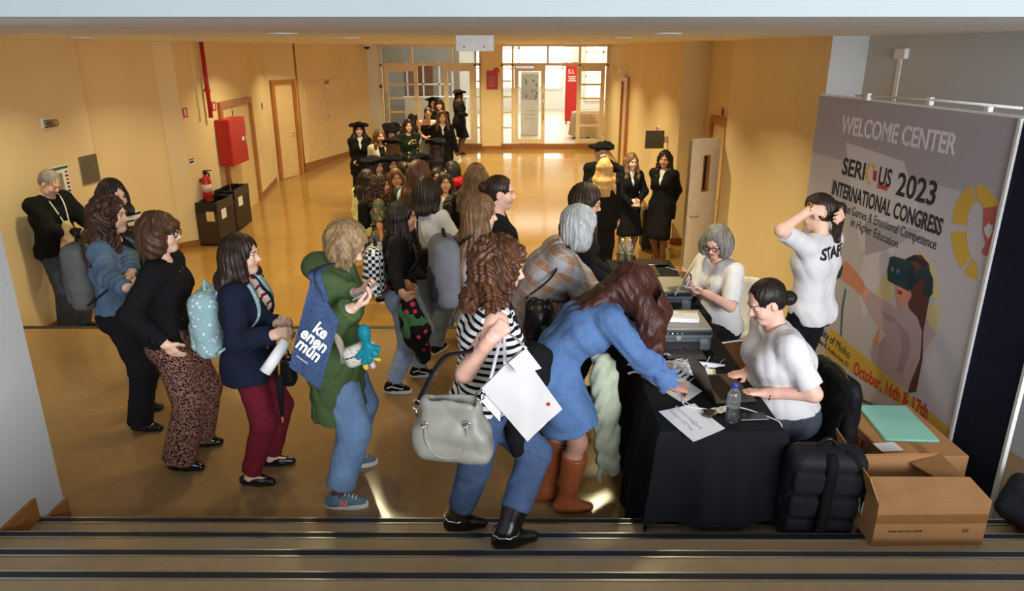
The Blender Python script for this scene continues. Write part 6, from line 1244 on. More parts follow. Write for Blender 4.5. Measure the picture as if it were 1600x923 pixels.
# ---------------------------------------------------------------- bags and things people carry
def carry(key, name, label, cat):
    i = PEOPLE[key]; l_, rz_ = i['M'].translation, i['M'].to_euler().z; return i, empty(name, tuple(l_), rz_, label, cat)
def LP(i, x, y, Y): return np.array(i['M'].inverted() @ atY(x, y, Y))
def backpack(key, label, m, w_=.30, h_=.42, d_=.15, drop=.03, mp=None, ms=None, sidex=0., res=.009, tilt=0.):
    i, r = carry(key, 'backpack', label, 'backpack'); F, L, u = i['F1'], i['L2'], i['u1']; g, k = i['g'], i['k']; ms = ms or L_black
    c = i['Ch']-F*(.125*g+d_/2)-u*drop+L*sidex; R = np.stack([F, L, u])
    ops = [B_(c, (d_/2, w_/2, h_/2), .065, R, .02), B_(c-F*.02+u*(h_*.12), (d_/2, w_*.46, h_*.36), .07, R, .03), DISP(wrinkle(.003, 5))]
    sdfobj('bag_body', ops, res, m, r)
    pk = sdfobj('front_pocket', [B_(c-F*d_*.42-u*h_*.16, (d_*.30, w_*.40, h_*.26), .05, R, .02), DISP(wrinkle(.003, 8))], res, mp or m, r)
    zp = MB(); zz = []
    for t in np.linspace(0, PI, 13): zz.append(c-F*(d_*.5+.004)+L*math.cos(t)*w_*.36+u*(h_*.12+math.sin(t)*h_*.24))
    zp.tube(zz, .004, 5); zp.build('zip', M_black2, r); MB().tube(smooth_path([c+u*h_*.48+L*.04, c+u*(h_*.5+.05)-F*.01, c+u*h_*.48-L*.04], 6), .010, 6).build('grab_handle', ms, r)
    st = MB()
    for q in (1, -1):
        s = i['sh'][0 if q > 0 else 1]; a = c+F*d_*.45+u*h_*.40+L*q*.06; sf = i['Nb']+(s-i['Nb'])*.62
        pts = [a, sf-F*.075+u*.065*k, sf+u*.083*k, sf+F*.080*g+u*.02, i['Ch']+F*.125*g+L*q*.135*k*g+u*.01, i['Ch']+F*.03+L*q*.175*k*g-u*.10, c+F*d_*.40-u*h_*.38+L*q*w_*.42]
        st.ribbon(smooth_path(pts, 6), .048, .012, [np.array(L) if True else 0]*43)
    st.build('shoulder_strap', ms, r); return i, r, c, R
K_gbag = cloth('grey melange nylon', (88, 88, 86), .85, .15); i, r, c, R = backpack('denim', 'grey backpack on the woman in the denim jacket', K_gbag, .31, .46, .15, .06)
MB().rbox(c-i['F1']*.11-i['u1']*.06-i['L2']*.06, (.01, .035, .05), .003).build('usb_port', M_black2, r)
K_teal = spots('pale teal floral print', (146, 178, 182), (214, 226, 226), 34, .22, .34); i, r, c, R = backpack('navy', 'pale teal floral backpack on the woman in the navy jacket', K_teal, .29, .40, .15, .075, ms=K_teal)
MB().rbox(c-i['F1']*.125-i['u1']*.05-i['L2']*.08, (.012, .055, .03), .006).build('pocket_phone', M_black2, r)
t = NT('black and white check'); ck = t.new('ShaderNodeTexChecker'); mp_ = t.coord(scale=(1, 1, 1)); t.ln(mp_, ck.inputs[0]); ck.inputs['Scale'].default_value = 38; ck.inputs[1].default_value = srgb((236, 236, 236)); ck.inputs[2].default_value = srgb((18, 18, 20)); t.set(rough=.8); K_chk = t.base(ck.outputs[0])
i, r, c, R = backpack('checker', 'black and white checkered backpack of the young woman in pale jeans', K_chk, .30, .38, .14, .10); MB().ribbon([c-i['L2']*.02+i['F1']*.03-i['u1']*.14, c+i['F1']*.09-i['L2']*.12-i['u1']*.12], .06, .004, (0, 0, 1)).build('pink_pouch', mat('magenta pink', (206, 50, 110), .6), r)
i, r, c, R = backpack('straight', 'grey and black backpack of the woman with very long straight hair', cloth('light grey nylon', (128, 128, 134)), .31, .46, .16, .02, mp=K_dgrey)
backpack('h18', 'small black backpack on the smiling woman with dark curls', K_black, .28, .36, .12, .02, res=.014); backpack('h23', 'black backpack with a white stripe over the red hoodie', K_black, .26, .36, .10, .04, res=.014)
# grey shoulder bag of the woman on the stairs
i, r = carry('main', 'handbag', 'grey leather handbag hanging at the hip of the woman on the stairs', 'bag'); K_hb = mat('taupe grey leather', (132, 130, 120), .5, bump=.15, bscale=50)
c = LP(i, 707, 672, 2.66); X = nrm(LP(i, 764, 690, 2.62)-LP(i, 650, 690, 2.66)); Z = np.array([0, 0, 1.]); Yv = np.cross(Z, X); R = np.stack([X, Yv, Z])
sdfobj('bag_body', [B_(c-Z*.05, (.165, .065, .085), .05, R, .05), B_(c+Z*.07, (.125, .045, .09), .04, R, .06), SUB(B_(c+Z*.165, (.10, .022, .06), .02, R, .02)), DISP(wrinkle(.007, 21))], .0065, K_hb, r)
hh = MB()
for s_ in (-1, 1): hh.tube(smooth_path([c-Yv*.062*s_+X*a+Z*b for a, b in ((-.10, .06), (-.095, -.02), (-.05, -.085), (.02, -.09), (.07, -.04), (.075, .06))], 6), .0085, 7)
hh.build('handle', K_hb, r); rings = MB()
for a in (-.10, .075): rings.tube([c-Yv*.066+X*a+Z*.06+np.array(X)*.014*math.cos(t)+Z*.014*math.sin(t) for t in np.linspace(0, 2*PI, 13)], .003, 5)
rings.build('ring', M_chrome, r); MB().rbox(c-Yv*.03+X*.0+Z*.115, (.07, .02, .05), .006, R=Matrix(R.T.tolist())).build('blue_pack', mat('blue pack', (80, 90, 170), .4), r)
sh_ = i['sh'][1]; Nb = i['Nb']; F, L = i['F1'], i['L2']; top = Nb+(sh_-Nb)*.55+np.array([0, 0, .062])
K_str_d = cloth('black webbing strap', (26, 28, 34), .8); B = MB(); back = smooth_path([c-X*.15+Z*.12, LP(i, 692, 560, 2.80), sh_-F*.10-L*.03-np.array([0, 0, .10]), top-F*.045, top], 8); B.ribbon(back, .032, .003, [-L+F*.2]*len(back)); front = smooth_path([top, top+F*.06-np.array([0, 0, .02]), i['Ch']+F*.135-L*.10, i['W']+F*.16-L*.12, c+X*.12+Z*.16], 8); B.ribbon(front, .046, .003, [-L*.6-F*.6]*len(front)); B.build('shoulder_strap', K_str_d, r)
cl = MB()
for p in (c-X*.15+Z*.12, c+X*.12+Z*.16): cl.tube([p+X*.018*math.cos(t)+Z*.022*math.sin(t) for t in np.linspace(0, 2*PI, 13)], .004, 5); cl.tube([p-Z*.02, p-Z*.055], .006, 6)
cl.build('clasp', M_chrome, r)
seg = [p for p in front]; tot = len(seg)
for n_, ch in enumerate('DAYLOLA'):
    q_ = 11+n_*2.4; a_ = int(q_); 
    if a_+1 >= tot: break
    p = seg[a_].lerp(seg[a_+1], q_-a_); tg = (seg[a_+1]-seg[a_]).normalized(); sd_ = Vector(-L*.6-F*.6); sd_ = (sd_-tg*sd_.dot(tg)).normalized(); nn = tg.cross(sd_); nn = nn if nn.dot(Vector(-L)+Vector(F)) > 0 else -nn
    # letters read up the strap
    Xl = -tg; Yl = nn.cross(Xl); o = text_mesh('lettering', ch, .040, INKW, r, tuple(p-Yl*.014+nn*.0025), bold=.001); o.rotation_euler = Matrix((Xl, Yl, nn)).transposed().to_euler()
# white carrier bag held by its handles
i, r = carry('main', 'carrier_bag', 'white flat carrier bag dangling from the hand of the woman on the stairs', 'bag'); grip = i['hands'][1]['grip']; Yb = 2.66
A_, B_2, C2, D_ = (LP(i, x, y, yy) for x, y, yy in ((752, 606, 2.64), (812, 546, 2.68), (878, 638, 2.74), (824, 689, 2.66))); nrm_ = nrm(np.cross(B_2-A_, D_-A_)); m_ = MB(); P1, P2 = [], []
for a in range(9):
    u = a/8; row, row2 = [], []
    for b in range(9):
        v = b/8; p = (A_*(1-u)+D_*u)*(1-v)+(B_2*(1-u)+C2*u)*v; bul = .024*math.sin(PI*u)*math.sin(PI*v)+.005*math.sin(9*u+5*v)+.006*abs(math.sin(7*v-4*u))*math.sin(PI*u); row.append(tuple(p+nrm_*(bul+.003))); row2.append(tuple(p-nrm_*(bul+.003)))
    P1.append(row); P2.append(row2[::-1])
m_.grid(P1); m_.grid(P2); m_.build('bag_body', mat('white paper bag', (196, 194, 192), .7, noise=.02), r)
hb = MB()
for s_ in (.25, .62):
    p = A_*(1-s_)+B_2*s_; hb.ribbon(smooth_path([p, p*.5+grip*.5+nrm_*.01, grip, grip+np.array([0, 0, .03])], 5), .014, .002, [X]*16)
hb.build('handle', mat('white tape', (232, 232, 240), .7), r); lg = D_*.45+C2*.35+B_2*.2
MB().box((C2*.62+B_2*.2+D_*.18)-nrm_*.012, (.014, .014, .010)).build('emblem', INKR, r); fl = MB().plate([tuple(A_+nrm_*.02), tuple(A_*.55+D_*.45+nrm_*.03), tuple(A_*.5+D_*.5-X*.02-Z*.03), tuple(A_-Z*.06)], tuple(nrm_), .002).build('paper_edge', M_paper, r)
i, r = carry('main', 'name_badge', 'white card name badge hanging over the carrier bag', 'badge'); p4 = [LP(i, x, y, 2.60) for x, y in ((795, 566), (822, 544), (846, 575), (812, 586))]; MB().plate([tuple(p) for p in p4][::-1], (0, -1, .2), .002).build('card', M_paper, r); ce = sum(p4)/4
for k in range(3): MB().box(tuple(ce+np.array([0, -.003, .012-.012*k])), (.05-.01*k, .001, .004)).build('text_line', pale, r)
MB().ribbon(smooth_path([grip-np.array([0, 0, .02]), (grip+p4[1])/2, p4[1]], 4), .012, .0015, [X]*9).build('ribbon', mat('white tape', (232, 232, 240), .7), r)
i, r = carry('main', 'jacket', 'black folded jacket over the left arm of the woman on the stairs', 'jacket'); a, b, c2 = LP(i, 806, 560, 3.06), LP(i, 836, 560, 3.02), LP(i, 808, 705, 3.0)
sdfobj('jacket_body', [C_(a, b, .055, .05, .05), C_(a, LP(i, 800, 640, 2.98), .07, .055, .04), C_(b, LP(i, 838, 590, 3.0), .075, .06, .05), C_(LP(i, 800, 640, 2.98), c2, .05, .035, .04), DISP(wrinkle(.010, 3))], .010, K_black, r)
# olive parka: phone, denim tote, belt bag, teal gloves
def phone(key, label, m_back, m_scr, size=(.075, .15, .009), tilt=.5, off=(0, 0, 0)):
    i, r = carry(key, 'smartphone', label, 'phone'); a = (i['hands'][0]['grip']+i['hands'][1]['grip'])/2+np.array(off); f = nrm(i['hands'][1]['fd']); R = frame(0, -tilt)
    RR = Matrix(np.stack([R[:, 0], R[:, 1], R[:, 2]], 1).tolist()); MB().rbox(tuple(a), (size[1], size[0], size[2]), .004, R=RR).build('body', m_back, r); MB().box(tuple(a+R[:, 2]*(size[2]/2+.0006)), (size[1]*.94, size[0]*.92, .001), R=RR).build('screen', m_scr, r)
M_scr = emit('lit phone screen', (.55, .72, 1, 1), .5); phone('parka', 'white cased phone in the hands of the woman in the olive parka', mat('white phone case', (214, 220, 216), .5), mat('pale screen', (190, 204, 214), .2)); phone('man', 'phone in the hands of the grey haired man', M_black2, M_scr, (.075, .16, .009)); phone('h6', 'phone held by the young woman in the off-shoulder top', M_black2, mat('dull pink case', (190, 140, 130), .5), (.07, .15, .01))
i, r = carry('parka', 'tote_bag', 'blue denim tote bag with white lettering on the shoulder of the olive parka', 'bag'); K_tote = denim('indigo denim tote', (42, 66, 108), .15); Yt = 3.30
cor = [LP(i, x, y, yy) for x, y, yy in ((452, 572, 3.32), (500, 608, 3.30), (530, 500, 3.30), (486, 436, 3.36))]; n2 = nrm(np.cross(cor[1]-cor[0], cor[3]-cor[0])); P1, P2 = [], []
n2 = n2 if (i['M'].to_3x3() @ Vector(n2)).y < 0 else -n2
for a in range(11):
    u = a/10; r1, r2 = [], []
    for b in range(9):
        v = b/8; p = (cor[0]*(1-v)+cor[1]*v)*(1-u)+(cor[3]*(1-v)+cor[2]*v)*u; bl = .028*math.sin(PI*min(1, u*1.0+.0))*math.sin(PI*v)+.004*math.sin(14*v+3*u); r1.append(tuple(p+n2*(bl+.004))); r2.append(tuple(p-n2*(bl*.4+.004)))
    P1.append(r1); P2.append(r2[::-1])
tb = MB().grid(P1).grid(P2).build('bag_body', K_tote, r)
tp_ = i['Nb']+(i['sh'][1]-i['Nb'])*.7+np.array([0, 0, .095]); hs = MB(); pp = smooth_path([cor[3]*.9+cor[2]*.1, LP(i, 487, 425, 3.38), tp_, i['Nb']-i['F1']*.12+np.array([0, 0, -.03])], 6); hs.ribbon(pp, .03, .004, [i['F1']]*len(pp)); pp = smooth_path([cor[2]*.55+cor[3]*.45, LP(i, 497, 425, 3.36), tp_+i['F1']*.02], 6); hs.ribbon(pp, .03, .004, [i['F1']]*len(pp)); hs.build('handle', K_tote, r)
def surf_text(s, obj_parent, p, Xd, Nd, size, m, bold=0., sx=1.):
    Xd = Vector(Xd).normalized(); Nd = Vector(Nd); Nd = (Nd-Xd*Nd.dot(Xd)).normalized(); Yd = Nd.cross(Xd); o = text_mesh('lettering', s, size, m, obj_parent, tuple(p), bold=bold, align='CENTER', sx=sx); o.rotation_euler = Matrix((Xd, Yd, Nd)).transposed().to_euler(); return o
xd = cor[1]-cor[0]; cc = sum(cor)/4; dn = nrm((cor[0]+cor[1])/2-(cor[2]+cor[3])/2)
for k, (s_, dx, dy) in enumerate((('ke', .02, -.055), ('enen', 0, .01), ('mün', -.015, .075))): surf_text(s_, r, cc+n2*.040+dn*(dy+.005)+nrm(xd)*dx, xd, n2, .088, INKW, bold=.003, sx=.85)
surf_text('kenenmün', r, cc+n2*.034+dn*.125-nrm(xd)*.03, xd, n2, .016, INKW)
i, r = carry('parka', 'belt_bag', 'grey patterned belt bag worn across the olive parka', 'bag'); K_belt = spots('grey scribble print', (196, 194, 184), (70, 68, 66), 75, .16, .30); c = LP(i, 563, 552, 3.34); X2 = nrm(np.array([.9, .2, .25])); 
sdfobj('bag_body', [B_(c, (.085, .04, .055), .035, np.stack([X2, nrm(np.cross([0, 0, 1], X2)), nrm(np.cross(X2, np.cross([0, 0, 1], X2)))]), .02), DISP(wrinkle(.003, 9))], .006, K_belt, r)
pp = smooth_path([c-X2*.08, LP(i, 526, 527, 3.30), LP(i, 506, 520, 3.34)], 6); MB().ribbon(pp, .035, .003, [np.array([0, 0, 1.])]*len(pp)).build('strap', mat('taupe webbing', (150, 138, 122), .8), r); MB().rbox(tuple(c-X2*.09), (.03, .02, .04), .005).build('buckle', mat('taupe buckle', (112, 102, 90), .5), r); MB().tube([c+X2*.06-np.array([0, .04, -.01]), c-X2*.07-np.array([0, .04, -.01])], .003, 5).build('zip', M_black2, r)
i, r = carry('parka', 'scarf', 'teal tied scarf with yellow and lilac edges dangling at the belt bag', 'scarf'); ops = [E_(LP(i, 569, 519, 3.30), (.03, .03, .04), None, .02)]; kn = LP(i, 574, 540, 3.30); ops.append(C_(LP(i, 569, 519, 3.30), kn, .026, .020, .02))
for x, y in ((560, 562), (569, 570), (578, 568), (587, 558), (591, 548)): ops.append(C_(kn, LP(i, x, y-4, 3.29), .012, .014, .012))
K_tl = cloth('teal satin', (20, 124, 140), .45, wr=.3); sdfobj('scarf_body', ops+[DISP(wrinkle(.004, 4))], .005, K_tl, r); sdfobj('edge', [C_(LP(i, 566, 560, 3.32), LP(i, 572, 574, 3.32), .012, .014, .01), C_(LP(i, 586, 560, 3.32), LP(i, 593, 562, 3.32), .010, .010, .01)], .005, mat('yellow satin', (220, 194, 70), .5), r); sdfobj('edge', [C_(LP(i, 578, 560, 3.33), LP(i, 583, 572, 3.33), .012, .014, .01)], .005, mat('lilac satin', (214, 196, 214), .5), r)
# navy jacket: rolled paper
i, r = carry('navy', 'paper_roll', 'rolled white paper held by the woman in the navy jacket', 'paper'); a, b = LP(i, 448, 532, 3.56), LP(i, 419, 574, 3.50); d = nrm(b-a); MB().lathe([(.028, 0), (.030, 0), (.031, .20), (.027, .20), (.026, .002)], tuple(a), 20, Matrix(np.stack([nrm(np.cross(d, [0, 1, 0])), nrm(np.cross(d, nrm(np.cross(d, [0, 1, 0])))), d], 1).tolist())).build('roll', M_paper, r)
i, r = carry('navy', 'umbrella', 'dark folded umbrella with a wooden tip hanging by the burgundy trousers', 'umbrella'); a, b = LP(i, 436, 585, 3.66), LP(i, 441, 650, 3.66); MB().tube([a, a*.5+b*.5, b], [.022, .020, .010], 8).build('canopy', K_black, r); MB().tube([b, LP(i, 442, 660, 3.66)], .006, 6).build('tip', M_wood, r); MB().tube([LP(i, 436, 560, 3.66), a], .007, 6).build('handle', M_wood, r)
i, r = carry('navy', 'handbag', 'small black bag behind the rolled paper', 'bag'); sdfobj('bag_body', [B_(LP(i, 446, 578, 3.74), (.06, .05, .09), .03, None, .02)], .008, L_black, r); pp = smooth_path([LP(i, 440, 556, 3.72), LP(i, 446, 540, 3.72), LP(i, 452, 556, 3.72)], 5); MB().tube(pp, .005, 5).build('handle', L_black, r)
# checkered backpack girl: floral jacket in her hands
i, r = carry('checker', 'jacket', 'black floral jacket hanging from the hands of the young woman in pale jeans', 'jacket'); K_fl = spots('black cloth with pink flowers', (20, 20, 22), (206, 60, 90), 15, .22, .33, c2=(70, 110, 70)); p0, p1, p2 = LP(i, 640, 476, 4.86), LP(i, 652, 515, 4.84), LP(i, 662, 556, 4.84)
sdfobj('jacket_body', [C_(p0, p1, .062, .085, .05), C_(p1, p2, .085, .055, .05), C_(LP(i, 632, 485, 4.84), LP(i, 642, 530, 4.82), .04, .05, .05), DISP(wrinkle(.010, 6))], .009, K_fl, r)
# white T-shirt: black tote
i, r = carry('whitetee', 'tote_bag', 'black leather tote on the shoulder of the woman in the white T-shirt', 'bag'); c = LP(i, 652, 412, 5.55); R = np.stack([nrm(LP(i, 690, 425, 5.6)-LP(i, 630, 400, 5.5)), nrm(np.cross([0, 0, 1], nrm(LP(i, 690, 425, 5.6)-LP(i, 630, 400, 5.5)))), [0, 0, 1.]]); sdfobj('bag_body', [B_(c, (.17, .06, .13), .03, R, .02), DISP(wrinkle(.005, 2))], .010, L_black, r)
s_ = i['sh'][0]; hs = MB(); tp2 = i['Nb']+(s_-i['Nb'])*.6+np.array([0, 0, .07])
for q_ in (-.07, .07): hs.tube(smooth_path([c+R[0]*q_+np.array([0, 0, .12]), (c+R[0]*q_+tp2)/2-i['F1']*.05, tp2], 6), .009, 6)
hs.build('handle', L_black, r)
# plaid shirt: black bucket bag
i, r = carry('plaid', 'handbag', 'black drawstring bucket bag of the woman in the plaid shirt', 'bag'); c = LP(i, 842, 495, 4.05); sdfobj('bag_body', [C_(c-np.array([0, 0, .09]), c+np.array([0, 0, .07]), .105, .085, .02), PL(c-np.array([0, 0, .135]), (0, 0, -1)), PL(c+np.array([0, 0, .12]), (0, 0, 1)), SUB(C_(c+np.array([0, 0, .10]), c+np.array([0, 0, .16]), .07, .08, .02)), DISP(wrinkle(.007, 5))], .008, L_black, r)
pp = smooth_path([c+np.array([-.08, 0, .12]), LP(i, 862, 432, 4.15), i['Nb']+(i['sh'][1]-i['Nb'])*.7+i['u1']*.08, i['Ch']+i['F1']*.13-i['L2']*.13, LP(i, 880, 470, 4.12), c+np.array([.08, 0, .10])], 6); MB().tube(pp, .007, 6).build('strap', L_black, r); MB().box(tuple(c+np.array([.02, -.105, -.03])), (.035, .006, .028)).build('plate', M_brass, r); [MB().tube([c+np.array([.09*math.cos(t)+.008*math.cos(q_), .09*math.sin(t)-.002, .085+.008*math.sin(q_)]) for q_ in np.linspace(0, 2*PI, 9)], .002, 4).build('eyelet', M_brass, r) for t in (-2.2, -1.6, -1.0, -.4)]
# pale green jacket hanging in front of the denim dress
i, r = carry('dress', 'jacket', 'pale green jacket hanging from the arm of the woman in the denim dress', 'jacket'); p0, p1, p2 = LP(i, 938, 560, 3.72), LP(i, 944, 640, 3.76), LP(i, 948, 722, 3.78)
sdfobj('jacket_body', [C_(p0, p1, .05, .075, .05), C_(p1, p2, .075, .060, .05), C_(LP(i, 955, 570, 3.74), LP(i, 958, 735, 3.76), .03, .035, .04), C_(LP(i, 930, 590, 3.72), LP(i, 938, 755, 3.74), .012, .012, .02), DISP(wrinkle(.016, 7))], .009, cloth('pale sage cotton', (186, 194, 168), .9, wr=.35), r)
# man: lanyard, badge, bag
i, r = carry('man', 'lanyard', 'white lanyard with a name badge round the neck of the grey haired man', 'lanyard'); F, L = i['F1'], i['L2']; lb = i['W']+F*.215+np.array([0, 0, .02]); ln_ = MB()
for q_ in (1, -1): pp = smooth_path([i['Nb']-F*.05+L*q_*.03+np.array([0, 0, .05]), i['Nb']+L*q_*.085+np.array([0, 0, .05]), i['Nb']+F*.10+L*q_*.085-np.array([0, 0, .04]), i['Ch']+F*.165+L*q_*.05, lb], 6); ln_.ribbon(pp, .016, .002, [L]*len(pp))
ln_.build('ribbon', M_rib, r); MB().box(tuple(lb-np.array([0, 0, .07])), (.004, .10, .13)).build('card', M_paper, r)
i, r = carry('man', 'tote_bag', 'beige cloth bag hanging from the arm of the grey haired man', 'bag'); c = LP(i, 108, 372, 7.66); sdfobj('bag_body', [C_(c+np.array([0, 0, .14]), c-np.array([0, 0, .12]), .05, .10, .05), PL(c-np.array([0, 0, .19]), (0, 0, -1)), DISP(wrinkle(.009, 3))], .011, cloth('natural cotton', (176, 156, 124), .9, wr=.35), r); MB().tube(smooth_path([c+np.array([0, .03, .14]), i['hands'][1]['w']+np.array([-.03, 0, .03]), c+np.array([.02, -.03, .14])], 6), .008, 6).build('handle', K_beige, r)
# striped top: shoulder strap bag ; cream strap
i, r = carry('striped', 'shoulder_bag', 'cream strap bag of the woman in the thin striped top', 'bag'); F, L = i['F1'], i['L2']; c = i['P']+L*.24+F*.02; sdfobj('bag_body', [B_(c, (.12, .05, .10), .04, None, .02)], .012, K_beige, r); pp = smooth_path([c+np.array([.08, 0, .09]), i['Ch']+F*.13+L*.13, i['Nb']+(i['sh'][0]-i['Nb'])*.7+np.array([0, 0, .075]), i['Ch']-F*.12+L*.15, c+np.array([-.08, 0, .09])], 6); MB().ribbon(pp, .028, .004, [L]*len(pp)).build('strap', cloth('dusty pink strap', (190, 150, 130)), r)
# papers, cups, cards
i, r = carry('envelope', 'letter', 'white folded papers held by the seated woman with glasses', 'paper'); a, b = i['hands'][1]['grip'], i['hands'][0]['grip']; MB().plate([tuple(a+np.array(v)) for v in ((-.02, -.05, .0), (.14, -.06, .06), (.14, .04, .07), (-.02, .05, .02))], (-.4, 0, .9), .002).build('sheet', M_paper, r); MB().plate([tuple(b+np.array(v)) for v in ((-.03, -.04, 0), (.12, -.03, .03), (.12, .07, .04), (-.03, .05, .01))], (-.3, 0, .9), .002).build('sheet', M_paper, r); MB().ribbon(smooth_path([b+np.array([.02, 0, .03]), b+np.array([.06, .0, .07]), b+np.array([.10, .02, .02])], 4), .016, .0015, [L]*9).build('ribbon', M_rib, r)
MB().tube([i['hands'][1]['w']+np.array([.03*0, 0, 0])+np.cross(i['hands'][1]['fd'], i['hands'][1]['pn'])*.031*math.cos(t)+i['hands'][1]['pn']*.026*math.sin(t) for t in np.linspace(0, 2*PI, 17)], .008, 6).build('watch', M_black2, i['root'])
i, r = carry('suitlong', 'plastic_bottle', 'clear plastic bottle held by the young woman with light brown hair', 'bottle'); a = (i['hands'][0]['grip']+i['hands'][1]['grip'])/2; MB().lathe([(.024, -.07), (.03, -.065), (.03, .04), (.012, .07), (.012, .09)], tuple(a), 14).build('body', M_pet, r)
i, r = carry('h7', 'card', 'white card in the hand of the young woman walking in the black suit', 'paper'); a = i['hands'][0]['grip']; MB().box(tuple(a+np.array([.03, .03, -.05])), (.01, .10, .14), R=Matrix.Rotation(.4, 3, 'X')).build('sheet', M_paper, r)
# STAFF printed across the back, following the cloth
from mathutils.bvhtree import BVHTree
def decal(s, key, part, org, Xd, Nd, size, m, bold=.002, shear=.0, sx=1.):
    i = PEOPLE[key]; g = [c for c in i['root'].children if c.name.split('.')[0] == part][0]; bvh = BVHTree.FromPolygons([v.co[:] for v in g.data.vertices], [p.vertices[:] for p in g.data.polygons])
    o = text_mesh('lettering', s, size, m, g, (0, 0, 0), (0, 0, 0), align='CENTER', ext=0, bold=bold, shear=shear); import bmesh
    bm = bmesh.new(); bm.from_mesh(o.data); bmesh.ops.triangulate(bm, faces=bm.faces); bmesh.ops.subdivide_edges(bm, edges=[e for e in bm.edges if e.calc_length() > size*.12], cuts=2, use_grid_fill=True)
    Xd = Vector(Xd).normalized(); Nd = Vector(Nd).normalized(); Yd = Nd.cross(Xd); org = Vector(org)
    for v in bm.verts:
        p = org+Xd*v.co.x*sx+Yd*v.co.y; h = bvh.ray_cast(p+Nd*.4, -Nd, .8); v.co = (h[0] if h[0] else p)+Nd*.004
    bm.to_mesh(o.data); bm.free(); return o
i = PEOPLE['staff']; decal('STAFF', 'staff', 't_shirt', i['Ch']+i['u1']*.055-i['F1']*.1, -i['L2'], -i['F1'], .10, INK, .004, .25)
i = PEOPLE['laptop']; L = i['L2']; [decal(s_, 'laptop', 't_shirt', i['Ch']+i['u1']*.06+i['F1']*.1+L*(.08+.012*n), L, i['F1'], .02, INK) for n, s_ in enumerate('.:.')]
i = PEOPLE['envelope']; decal(':.', 'envelope', 't_shirt', i['Ch']+i['u1']*.03+i['F1']*.1+i['L2']*.08, i['L2'], i['F1'], .03, INK)
i = PEOPLE['glassesdark']; s_, e_ = i['arms'][1][0], i['arms'][1][1]; p = s_*.7+e_*.3; MB().lathe([(0, 0), (.026, 0), (.026, .004), (0, .004)], tuple(p-i['L2']*.062), 14, Matrix.Rotation(PI/2, 3, 'X')).build('badge', INKR, i['root'])
# N marks and wave stripes on the shoes
def shoe_mark(key, s, m, size, idx=1):
    i = PEOPLE[key]; sh_ = [c for c in i['root'].children if c.name.split('.')[0] == 'shoe']; f = sh_[idx]; g0 = np.array([i['ank'][idx][0], i['ank'][idx][1], 0]); o = text_mesh('lettering', s, size, m, f, tuple(g0+np.array([.015, -.056, .030])), (math.radians(78), 0, 0), bold=.003)
shoe_mark('parka', 'N', mat('coral mark', (226, 120, 100), .6), .055); shoe_mark('parka', 'N', mat('coral mark', (226, 120, 100), .6), .055, 0)
for idx in (0, 1):
    i = PEOPLE['checker']; f = [c for c in i['root'].children if c.name.split('.')[0] == 'shoe'][idx]; a = i['ank'][idx]; pp = smooth_path([(a[0]-.04, a[1]-.042, .05), (a[0]+.0, a[1]-.047, .066), (a[0]+.04, a[1]-.049, .055), (a[0]+.09, a[1]-.045, .045)], 4); MB().ribbon(pp, .010, .003, [np.array([0, 0, 1.])]*len(pp)).build('side_stripe', R_white, f)
# tote bags inside the cardboard box behind the printers
r = empty('tote_bag', (BOX3.x-.03, BOX3.y, .012), .2, 'folded natural cotton tote bags with SERIOUS print in the open box', 'bag'); sdfobj('bag_body', [B_((0, 0, .20), (.24, .14, .19), .06, None, .03), B_((.1, .02, .36), (.12, .10, .05), .04, Matrix.Rotation(.4, 3, 'Y'), .03), DISP(wrinkle(.012, 12))], .012, cloth('natural tote cotton', (206, 194, 168), .9, wr=.3), r)
text_mesh('lettering', 'SERIOUS', .055, INK, r, (-.12, -.05, .405), (.25, 0, 0), bold=.001); MB().tube(smooth_path([(-.2, -.1, .39), (-.12, -.12, .43), (-.05, -.13, .40), (.0, -.145, .33)], 6), .008, 6).build('handle', mat('grey strap', (90, 86, 80), .8), r)
# black laptop backpack standing on the step
r = empty('backpack', (1.545, 3.13, .165), math.radians(-4), 'black laptop backpack with padded back panels standing on the step', 'backpack'); R = Matrix.Rotation(math.radians(8), 3, 'X'); Rn = np.array(R).T
sdfobj('bag_body', [B_((0, .0, .28), (.19, .09, .275), .07, Rn, .02), B_((0, .07, .22), (.16, .06, .18), .05, Rn, .03)], .009, cloth('black ballistic nylon', (28, 29, 33), .6), r)
for x, z in ((-.095, .40), (.085, .40), (-.095, .25), (.085, .25), (-.095, .12), (.085, .12)): sdfobj('back_pad', [B_((x, -.088+.0*z-(z-.28)*math.sin(math.radians(8))*1, z), (.075, .025, .062 if z > .2 else .05), .024, Rn, .01)], .008, cloth('black mesh pad', (34, 34, 38), .95), r)
st = MB(); pp = smooth_path([(.0, -.08, .54), (.0, -.125, .50), (-.004, -.12, .36), (-.012, -.135, .2), (-.03, -.14, .06)], 6); st.ribbon(pp, .05, .014, [np.array([1., 0, 0])]*len(pp))
pp = smooth_path([(.07, -.07, .54), (.12, -.11, .49), (.175, -.12, .36), (.195, -.12, .22), (.20, -.10, .06)], 6); st.ribbon(pp, .055, .014, [np.array([.8, -.5, .1])]*len(pp)); st.build('shoulder_strap', cloth('black strap', (14, 14, 16), .8), r); MB().tube(smooth_path([(-.05, -.02, .55), (0, -.03, .60), (.05, -.02, .55)], 6), .010, 6).build('grab_handle', L_black, r); MB().box((-.192, -.02, .22), (.006, .012, .05)).build('zip_pull', M_chrome, r)
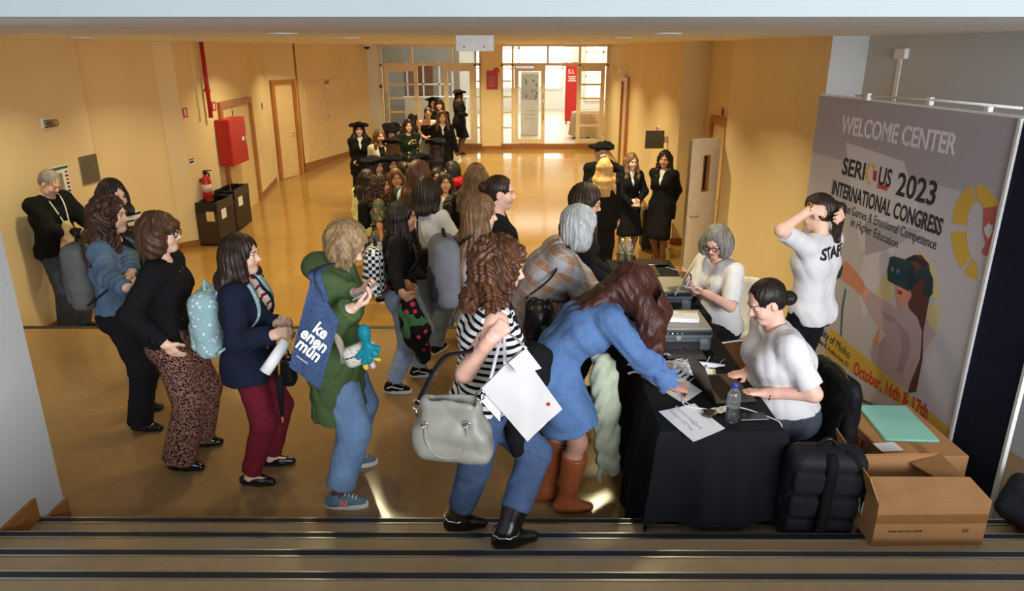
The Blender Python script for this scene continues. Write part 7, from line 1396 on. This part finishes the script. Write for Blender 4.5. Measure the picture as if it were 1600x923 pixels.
# black bags on the floor at the right edge
r = empty('camera_bag', (2.72, 3.18, .163), math.radians(25), 'black camera backpack lying at the right edge beside the open box', 'bag'); sdfobj('bag_body', [B_((0, 0, .15), (.17, .14, .13), .07, Matrix.Rotation(-.5, 3, 'Y'), .03), B_((-.02, -.03, .24), (.12, .11, .05), .04, Matrix.Rotation(-.5, 3, 'Y'), .03), DISP(wrinkle(.007, 14))], .010, K_dgrey, r); st = MB()
for y in (-.09, .0): pp = smooth_path([(-.14, y-.04, .12), (-.12, y-.05, .27), (.0, y-.05, .34), (.12, y-.03, .25)], 6); st.ribbon(pp, .035, .008, [np.array([0, 1., 0])]*len(pp))
st.build('strap', L_black, r); MB().tube(smooth_path([(.05, -.08, .30), (.1, -.1, .37), (.18, -.06, .30)], 6), .012, 6).build('grab_handle', L_black, r)
r = empty('camera_bag', (3.02, 3.10, .163), 0, 'second black bag half cut by the right edge of the frame', 'bag'); sdfobj('bag_body', [B_((0, 0, .12), (.14, .15, .115), .06, None, .03), DISP(wrinkle(.007, 17))], .011, L_black, r); pp = smooth_path([(-.12, -.1, .2), (-.05, -.14, .3), (.06, -.12, .22)], 6); MB().tube(pp, .012, 6).build('strap', L_black, r)

# small fastenings, bracelets and straps
def ring_on_wrist(key, h, m, name, r0=.029, th=.004):
    i = PEOPLE[key]; w_, fd, pn = i['hands'][h]['w'], i['hands'][h]['fd'], i['hands'][h]['pn']; th_ = np.cross(fd, pn); MB().tube([w_-fd*.02+th_*r0*1.15*math.cos(t)+pn*r0*math.sin(t) for t in np.linspace(0, 2*PI, 17)], th, 6).build(name, m, i['root'])
ring_on_wrist('laptop', 0, M_gold, 'bracelet', .036, .003); ring_on_wrist('staff', 0, M_gold, 'watch', .030, .006)
def stud(key, part, pts, m, r0=.008, name='snap_button'):
    i = PEOPLE[key]; gm = [q for q in i['root'].children if q.name.split('.')[0] == part][0]; bvh = BVHTree.FromPolygons([v.co[:] for v in gm.data.vertices], [p.vertices[:] for p in gm.data.polygons]); iv = i['M'].inverted(); o = iv @ Vector((0, 0, EYE))
    for x, y in pts:
        h = bvh.ray_cast(o, (iv.to_3x3() @ ray(x, y)).normalized())
        if h[0] is not None: MB().lathe([(0, 0), (r0, 0), (r0*.8, .004), (0, .005)], tuple(h[0]), 10, h[1].to_track_quat('Z', 'Y').to_matrix()).build(name, m, gm)
stud('parka', 'parka', [(508, 414), (522, 418), (534, 446), (541, 492), (551, 560), (546, 608), (540, 636)], M_brass); stud('leopard', 'trousers', [(286, 482)], M_black2, .012); stud('denim', 'denim_jacket', [(199, 405), (206, 452)], M_brass, .007); stud('navy', 'jacket', [(420, 545), (424, 470)], M_black2, .008)
